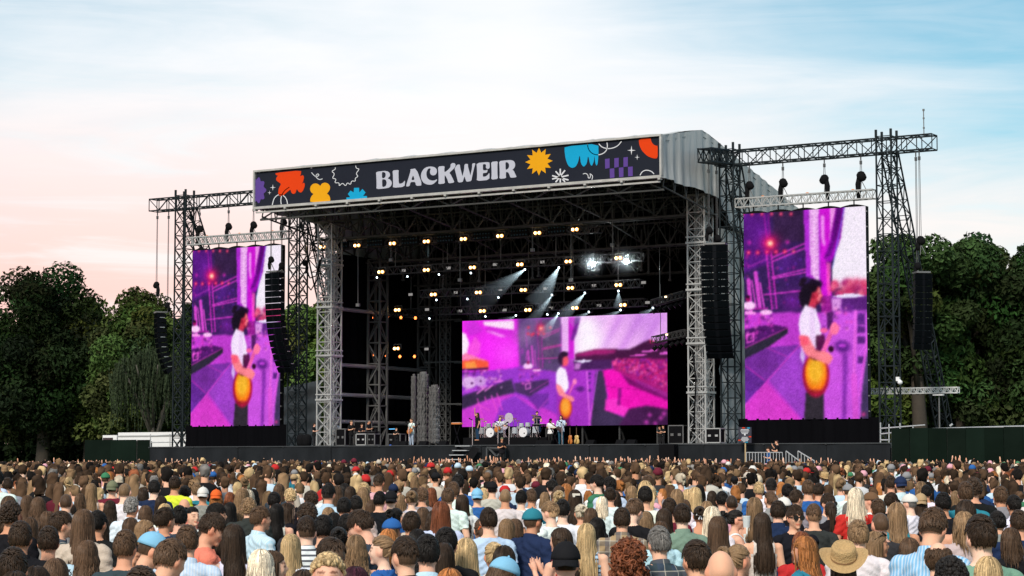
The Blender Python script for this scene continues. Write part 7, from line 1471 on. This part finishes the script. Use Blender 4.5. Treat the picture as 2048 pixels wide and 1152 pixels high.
def blocks(c):
    D_, l_, x, y, ht, hc, sh, h = c; px, py, _ = proj((x, y, gz_at(D_) + h)); w = FPX * 0.19 / D_
    for d in PEOPLE:
        lat = (d['x'] - CAM[0]) * RT[0] + (d['y'] - CAM[1]) * RT[1]
        if abs(lat - l_) < 0.44 and abs(d['D'] - D_) < 0.42: return True
        if d.get('tab', True) and d['D'] > D_ and d['D'] < 24 and abs(d['px'] - px) < w * 0.55 + d['w'] * 1.15 and py < d['py'] + d['w'] * 4.2: return True
        if d.get('tab', True) and d['D'] > D_ and abs(d['px'] - px) < (w + d['w']) * 0.42 and py < d['py'] + d['w'] * 1.15 and d['D'] < (60 if d['wear'] or d['shirt'] in ('yellow', 'red', 'green') else 40): return True
    return False
TABLE = list(PEOPLE); CAND.sort(key=lambda c: c[0]); FREE = []
for c in CAND:
    if c[0] < 60 and blocks(c): continue
    px, py, _ = proj((c[2], c[3], gz_at(c[0]) + c[7]))
    if px < -70 or px > 2118: continue
    if c[0] < 40 and py > 1172: continue
    FREE.append((c, px, py))
POOL = sorted([(d['D'], 0, k) for k, d in enumerate(TABLE)] + [(f[0][0], 1, k) for k, f in enumerate(FREE)])
FILL = []; FAR = []; NEAR = []; ALLT = TABLE; TABLE = []
for n_, (D_, src, k) in enumerate(POOL):
    if src == 0:
        d = ALLT[k]
        if n_ < 288 or d['wear'] in HATS or (d['shirt'] in ('yellow', 'red', 'green') and d['D'] < 48) or (d['wcol'] in ('green', 'orange', 'blue', 'red', 'whitecap') and d['D'] < 48): TABLE.append(d); d['keep'] = True
        else: FAR.append((d['D'], 0, d['x'], d['y'], d['ht'], d['hc'], d['shirt'], d['h'], d['wcol']))
    else:
        c, px, py = FREE[k]
        if n_ < 288: FILL.append(dict(x=c[2], y=c[3], z=gz_at(c[0]), D=c[0], px=px, py=py, w=FPX * 0.19 / c[0], ht=c[4], hc=c[5], shirt=c[6], h=c[7], yaw=R(rr.gauss(0, 14)), cut=rr.choice(['tee', 'tee', 'tee', 'long', 'tank'] if c[4] in FEM else ['tee', 'tee', 'long']), pose=rr.choices(['down', 'bent', 'phone'], [5, 2, 1])[0], pitch=0.0, wear=None, wcol=None, pat=None, extra=[], tab=False))
        else: FAR.append(c + (None,))
ALL = TABLE + FILL
TOPW = {'tee': 'top', 'long': 'shirt', 'jacket': 'jacket', 'tank': 'strappy top'}
CNAME = {'lightblue': 'light blue', 'sky': 'pale blue', 'whitecap': 'off white', 'yellow': 'bright yellow'}; PNAME = {'v': 'striped', 'h': 'striped', 'plaid': 'checked', 'spot': 'patterned'}
def desc(d):
    s = 'shaven headed person' if d['ht'] == 'x' else 'person with %s %s hair' % (HDESC[d['ht']], HNAME[d['hc']])
    if d['wear']: s = 'person in %s' % {'cap': CNAME.get(d['wcol'], d['wcol']) + ' cap', 'backcap': 'backwards ' + CNAME.get(d['wcol'], d['wcol']) + ' cap', 'cowboy': 'straw cowboy hat', 'fedora': 'straw trilby'}[d['wear']]
    s += (' and ' if d['wear'] else ' in ') + (PNAME[d['pat']] + ' ' if d['pat'] else '') + CNAME.get(d['shirt'], d['shirt']) + ' ' + TOPW[d['cut']]
    return s
BAND = lambda D: 'nearest rows' if D < 15 else ('near rows' if D < 21 else ('middle rows' if D < 30 else 'far rows'))
from collections import defaultdict
GRP = defaultdict(list)
for d in ALL: d['lab'] = desc(d) + ', ' + BAND(d['D']); GRP[d['lab']].append(d)
ON = ['first', 'second', 'third', 'fourth', 'fifth', 'sixth', 'seventh', 'eighth', 'ninth', 'tenth', 'eleventh', 'twelfth']
for k, L in GRP.items():
    if len(L) > 1:
        for i, d in enumerate(sorted(L, key=lambda d: d['px'])): d['lab'] = k + ', ' + ON[min(i, 11)] + ' from left'
for d in ALL:
    tr = prng.choice([(0.03, 0.04, 0.07), (0.015, 0.015, 0.017), (0.10, 0.14, 0.22), (0.20, 0.19, 0.17)])
    o = person(d['x'], d['y'], d['z'], d['h'], d['yaw'], d['ht'], d['hc'], d['shirt'], d['pose'], d['wear'], d['wcol'], d['cut'], d['pat'], d['pitch'], tr, None, prng, d['extra'])
    tag(o, d['lab'], 'person', 'people in the near crowd')

# ------------------------------------------------------------------ the far crowd, one mass
def lowpoly(kind, n, arms):
    V, F, S = [], [], []
    def put(mb, slot):
        o_ = len(V); V.extend(mb.v); S.extend([slot] * len(mb.v))
        for f in mb.f:
            for i in range(1, len(f) - 1): F.append((f[0] + o_, f[i] + o_, f[i + 1] + o_))
    tiny = n == 5
    if tiny: put(MB().rings([((0, y, z), a, b, (1, 0, 0), (0, 1, 0)) for z, a, b, y in ((1.15, 0.18, 0.12, 0), (1.39, 0.215, 0.11, -0.01), (1.485, 0.09, 0.07, -0.02))], 6, False), 2)
    else: put(MB().rings([((0, y, z), a, b, (1, 0, 0), (0, 1, 0)) for z, a, b, y in ((0.95, 0.17, 0.12, 0), (1.2, 0.175, 0.125, 0), (1.38, 0.215, 0.115, -0.01), (1.44, 0.18, 0.09, -0.02), (1.485, 0.08, 0.07, -0.02))], n, True), 2)
    if not tiny: put(MB().rings([((0, -0.015, 1.45), 0.062, 0.06, (1, 0, 0), (0, 1, 0)), ((0, -0.005, 1.6), 0.058, 0.06, (1, 0, 0), (0, 1, 0))], max(5, n - 2), False), 0)
    put(MB().ball((0, 0.012, 1.632), (0.074, 0.094, 0.112 if not tiny else 0.15), n, 4 if tiny else (5 if n < 8 else 7)), 0)
    if n >= 8:
        for s in (1, -1): put(MB().ball((s * 0.078, -0.005, 1.63), (0.012, 0.022, 0.032), 5, 3), 0)
    if kind in ('short', 'fade'): put(MB().rings([((0, y, z), a, b, (1, 0, 0), (0, 1, 0)) for z, a, b, y in ((1.575, 0.055, 0.05, -0.035), (1.62, 0.078, 0.075, -0.028), (1.68, 0.087, 0.104, -0.006), (1.725, 0.078, 0.098, 0.004), (1.765, 0.045, 0.06, 0.0))], n, True), 1)
    elif kind == 'cap': put(MB().rings([((0, y, z), a, b, (1, 0, 0), (0, 1, 0)) for z, a, b, y in ((1.60, 0.07, 0.07, -0.03), (1.665, 0.084, 0.09, -0.012))], n, True), 1); put(MB().rings([((0, 0, z), a, b, (1, 0, 0), (0, 1, 0)) for z, a, b in ((1.655, 0.095, 0.115), (1.72, 0.085, 0.105), (1.775, 0.04, 0.05))], n, True), 3); put(MB().box((0, 0.135, 1.66), (0.14, 0.10, 0.012)), 3)
    else:
        end, ew = {'long': (1.20, 0.095), 'bob': (1.49, 0.09), 'mid': (1.36, 0.105), 'bun': (1.58, 0.05)}[kind]
        R_ = [((0, -0.085, end), ew * 0.8, 0.03), ((0, -0.085, end + 0.05), ew, 0.045), ((0, -0.06, max(1.50, end + 0.06)), 0.092 if kind != 'bun' else 0.06, 0.07), ((0, -0.03, 1.60), 0.090, 0.088), ((0, -0.008, 1.68), 0.092, 0.112), ((0, -0.002, 1.735), 0.078, 0.098), ((0, 0, 1.775), 0.04, 0.055)]
        if tiny: R_ = [R_[0], R_[2], R_[4], R_[6]]
        put(MB().rings([(c, a, b, (1, 0, 0), (0, 1, 0)) for c, a, b in R_], n, True), 1)
        if kind == 'bun': put(MB().ball((0, -0.13, 1.71), 0.045, 6, 4), 1)
    for s in (1, -1):
        m = 5 if n < 8 else 6
        if arms == 2 or (arms == 1 and s == 1):
            k = 0.9 if s > 0 else 1.05; put(MB().tube([(s * 0.19, 0, 1.40), (s * 0.26, 0.05, 1.64 * k ** 0.3)], [0.055, 0.045], m), 2); put(MB().tube([(s * 0.25, 0.05, 1.6), (s * 0.20, 0.10, 1.90), (s * 0.19, 0.11, 1.99), (s * 0.185, 0.115, 2.07)], [0.036, 0.026, 0.038, 0.014], m), 0)
        elif not tiny: put(MB().tube([(s * 0.19, -0.01, 1.41), (s * 0.25, -0.02, 1.15)], [0.062, 0.05], m, False), 2)
    return np.array(V), np.array(F), np.array(S)
kinds = ['short', 'fade', 'cap', 'long', 'bob', 'mid', 'bun']; TPL = {(k, n, a): lowpoly(k, n, a) for k in kinds for n in (5, 6, 10) for a in (0, 1, 2)}
MAPK = {'s': 'short', 'f': 'fade', 'q': 'short', 'b': 'fade', 'c': 'short', 'l': 'long', 'w': 'long', 'o': 'bob', 'i': 'mid', 'p': 'bun', 'u': 'bun'}
VV, FF, CC = [], [], []; off = 0; r2 = random.Random(9)
CAPC = ['black', 'navy', 'whitecap', 'beige', 'blue', 'red', 'green', 'maroon', 'sky', 'grey', 'pink']
for D_, l_, x, y, ht, hc, sh, h, wc in FAR:
    k = 'cap' if wc else MAPK.get(ht, 'short')
    if ht not in FEM and not wc and r2.random() < 0.10: k = 'cap'
    front = -y if x > -27 else 20; pa = (0.60 if front < 6 else (0.22 if front < 14 else 0.0)) * (1.0 if 0 < x < 22 else 0.22); arms = r2.choices([0, 1, 2], [1 - pa, pa * 0.6, pa * 0.4])[0]
    V, F, S = TPL[(k, 10 if D_ < 44 else (6 if D_ < 66 else 5), arms)]; s = h / 1.775; a = PHI + r2.gauss(0, 0.35) + (math.pi * r2.uniform(0.4, 1.2) if r2.random() < 0.04 else 0); c_, s_ = math.cos(a), math.sin(a)
    W = V * np.array([s * r2.uniform(0.95, 1.08), s, s]); W = np.stack([W[:, 0] * c_ - W[:, 1] * s_ + x, W[:, 0] * s_ + W[:, 1] * c_ + y, W[:, 2] + gz_at(D_)], 1)
    pal = np.array([r2.choice(SKINS), np.array(HCOL[hc]) * r2.uniform(0.7, 1.3), np.array(SCOL[sh]) * r2.uniform(0.75, 1.05), SCOL[wc or r2.choice(CAPC)]]); cl = pal[S]
    cl = np.where((S == 1)[:, None], cl * np.random.default_rng(off).uniform(0.55, 1.5, (len(S), 1)), cl)
    W = W + np.where((S == 1)[:, None], np.random.default_rng(off + 1).normal(0, 0.009, W.shape), 0)
    VV.append(W); FF.append(F + off); CC.append(cl); off += len(V)
print('FAR', len(FAR), 'FILL', len(FILL), 'TABLE', len(TABLE), 'tris', sum(len(f) for f in FF), 'maxD fill', max([d['D'] for d in FILL] or [0]))
CROWD = bpy.data.materials.new('crowd'); CROWD.use_nodes = True; nt = CROWD.node_tree; q = NG(nt); a_ = q.n('ShaderNodeAttribute'); a_.attribute_name = 'col'; b_ = nt.nodes['Principled BSDF']; q.put(b_.inputs['Base Color'], a_.outputs['Color']); b_.inputs['Roughness'].default_value = 0.75; b_.inputs['Specular IOR Level'].default_value = 0.05
tag(link('crowd', npmesh('crowd', np.concatenate(VV), np.concatenate(FF), CROWD, np.concatenate(CC), True)), 'dense far crowd of heads reaching to the stage', None, None, 'stuff')

# plastic cup held up by the person in sunglasses
w_ = [d for d in TABLE if 'shades' in d['extra'] and d['pose'] == 'phone'][0]; c = at_dep(1493, 1055, w_['D'] - 0.1)
t = thing('plastic_cup', 'clear plastic cup of drink held up by the person in sunglasses', 'cup', tuple(c)); MB().bar(c, c + np.array([0, 0, 0.12]), 0.034, 14, 0.044).build('cup', mat('clear_plastic', (0.62, 0.66, 0.66), 0.2, 0, 0.1), t); MB().bar(c + np.array([0, 0, 0.07]), c + np.array([0, 0, 0.124]), 0.04, 12, 0.042).build('lid', mat('pale_lid', (0.75, 0.76, 0.76), 0.3), t)
# ------------------------------------------------------------------ performers and crew
def on_stage(px, Y, hpx, ht, hc, shirt, lab, pose='down', yaw=150, trous=(0.02, 0.02, 0.022), z=DECK, cut='tee', fem=False, wear=None, wcol=None, pitch=0.0, group='people on the stage', pat=None):
    X = xat(px, Y); D_ = proj((X, Y, z))[2]; h = hpx * D_ / FPX if hpx else 1.78
    o = person(X, Y, z, h, R(yaw), ht, hc, shirt, pose, wear, wcol, cut, pat, pitch, trous, None, prng, (), fem); return tag(o, lab, 'person', group)
JEAN, LJEAN = (0.03, 0.07, 0.15), (0.35, 0.42, 0.52)
on_stage(823, 3.6, 55, 'c', 'm', 'white', 'guitarist in white tee and pale jeans at the left of the stage', 'guitar', -140, LJEAN)
on_stage(955, 5.2, 56, 'l', 'd', 'black', 'singer in black tee and dark jeans with arms raised at a microphone', 'oneup', -110, (0.02, 0.05, 0.10), DECK + 0.35)
on_stage(1000, 3.6, 58, 'i', 'd', 'white', 'guitarist in white tee and black trousers at centre stage', 'guitar', 165)
on_stage(1074, 10.9, 0, 's', 'd', 'navy', 'drummer in navy seated behind the clear drum kit', 'sit', 175, JEAN, DECK + 0.55)
on_stage(1101, 8.3, 0, 's', 'd', 'white', 'keyboard player in white behind the white keyboard', 'bent', -150, (0.02, 0.02, 0.02), DECK, 'tee', False, 'cap', 'black')
on_stage(1122, 4.2, 60, 'l', 'd', 'sky', 'player in light blue shirt and dark jeans right of the keyboards', 'guitar', -160, (0.02, 0.07, 0.11), DECK, 'long')
on_stage(629, 3.6, 47, 's', 'd', 'black', 'crew member in black standing by the left pale column', 'bent', 95)
on_stage(737, 6.2, 0, 'b', 'g', 'black', 'crew member in black leaning over the sound desk', 'bent', 100, pitch=0.35); on_stage(703, 7.4, 0, 's', 't', 'black', 'crew member in black left of the sound desk', 'bent', 140); on_stage(724, 6.6, 46, 's', 'm', 'black', 'crew member in black behind the road case', 'bent', 150)
on_stage(673, 8.2, 0, 's', 'm', 'white', 'crew member in white behind the left pale column', 'down', 140); on_stage(793, 6.4, 38, 's', 'd', 'black', 'crouching crew member in black left of the left guitarist', 'bent', 150)
on_stage(1326, 6.2, 40, 's', 'd', 'black', 'camera operator in black at the right side of the stage', 'bent', -120); on_stage(1319, 6.8, 38, 's', 'm', 'black', 'second crew member in black beside the camera operator', 'bent', -120)
on_stage(1553, 0.9, 0, 'b', 'd', 'black', 'guard in black tee with a raised hand behind the barrier at stage right', 'phone', -75, z=at(1553, 880, 0.9)[2] - 1.80); on_stage(1536, 1.3, 0, 's', 'd', 'blue', 'crew member in blue crouching behind the barrier at stage right', 'bent', -100, z=at(1533, 901, 1.3)[2] - 1.6)
on_stage(1004, 1.1, 0, 's', 'd', 'black', 'photographer in black leaning on the front edge of the stage', 'bent', 160, z=at(1004, 876, 1.1)[2] - 1.76, wear='backcap', wcol='olive')
def held_guitar(px, py, Y, ang, col, lab):
    c = at(px, py, Y); t = thing('guitar', lab, 'guitar', tuple(c), 'guitars played on stage'); u = np.array([math.cos(ang), 0.0, math.sin(ang)]); v = np.array([-math.sin(ang), 0, math.cos(ang)])
    MB().rings([(c + u * s, w * 0.17, 0.035, v, (0, 1, 0)) for s, w in ((-0.24, 0.3), (-0.2, 0.85), (-0.1, 1.0), (0.0, 0.82), (0.06, 0.7), (0.14, 0.85), (0.19, 0.6), (0.21, 0.15))], 14).build('body', mat('guitar_' + col, {'amber': (0.5, 0.16, 0.03), 'dark': (0.05, 0.03, 0.03), 'sunburst': (0.45, 0.15, 0.04)}[col], 0.25, 0, 0.2), t, True)
    MB().bar(c + u * 0.2 + (0, -0.03, 0), c + u * 0.75 + (0, -0.03, 0), 0.022).build('neck', mat('dark_wood', (0.08, 0.04, 0.02), 0.5), t); MB().bar(c + u * 0.75, c + u * 0.9, 0.035).build('headstock', BLACK, t)
    MB().tube([c + u * -0.22, c + np.array([0.1, -0.02, 0.3]), c + np.array([0.16, 0.06, 0.5])], 0.02, 5).build('strap', BLACK, t)
held_guitar(820, 862, 3.3, 0.55, 'sunburst', 'sunburst electric guitar held by the left guitarist'); held_guitar(995, 858, 3.3, 0.5, 'amber', 'amber electric guitar held by the centre guitarist'); held_guitar(1119, 858, 3.9, 2.6, 'dark', 'dark bass guitar held by the player in light blue')
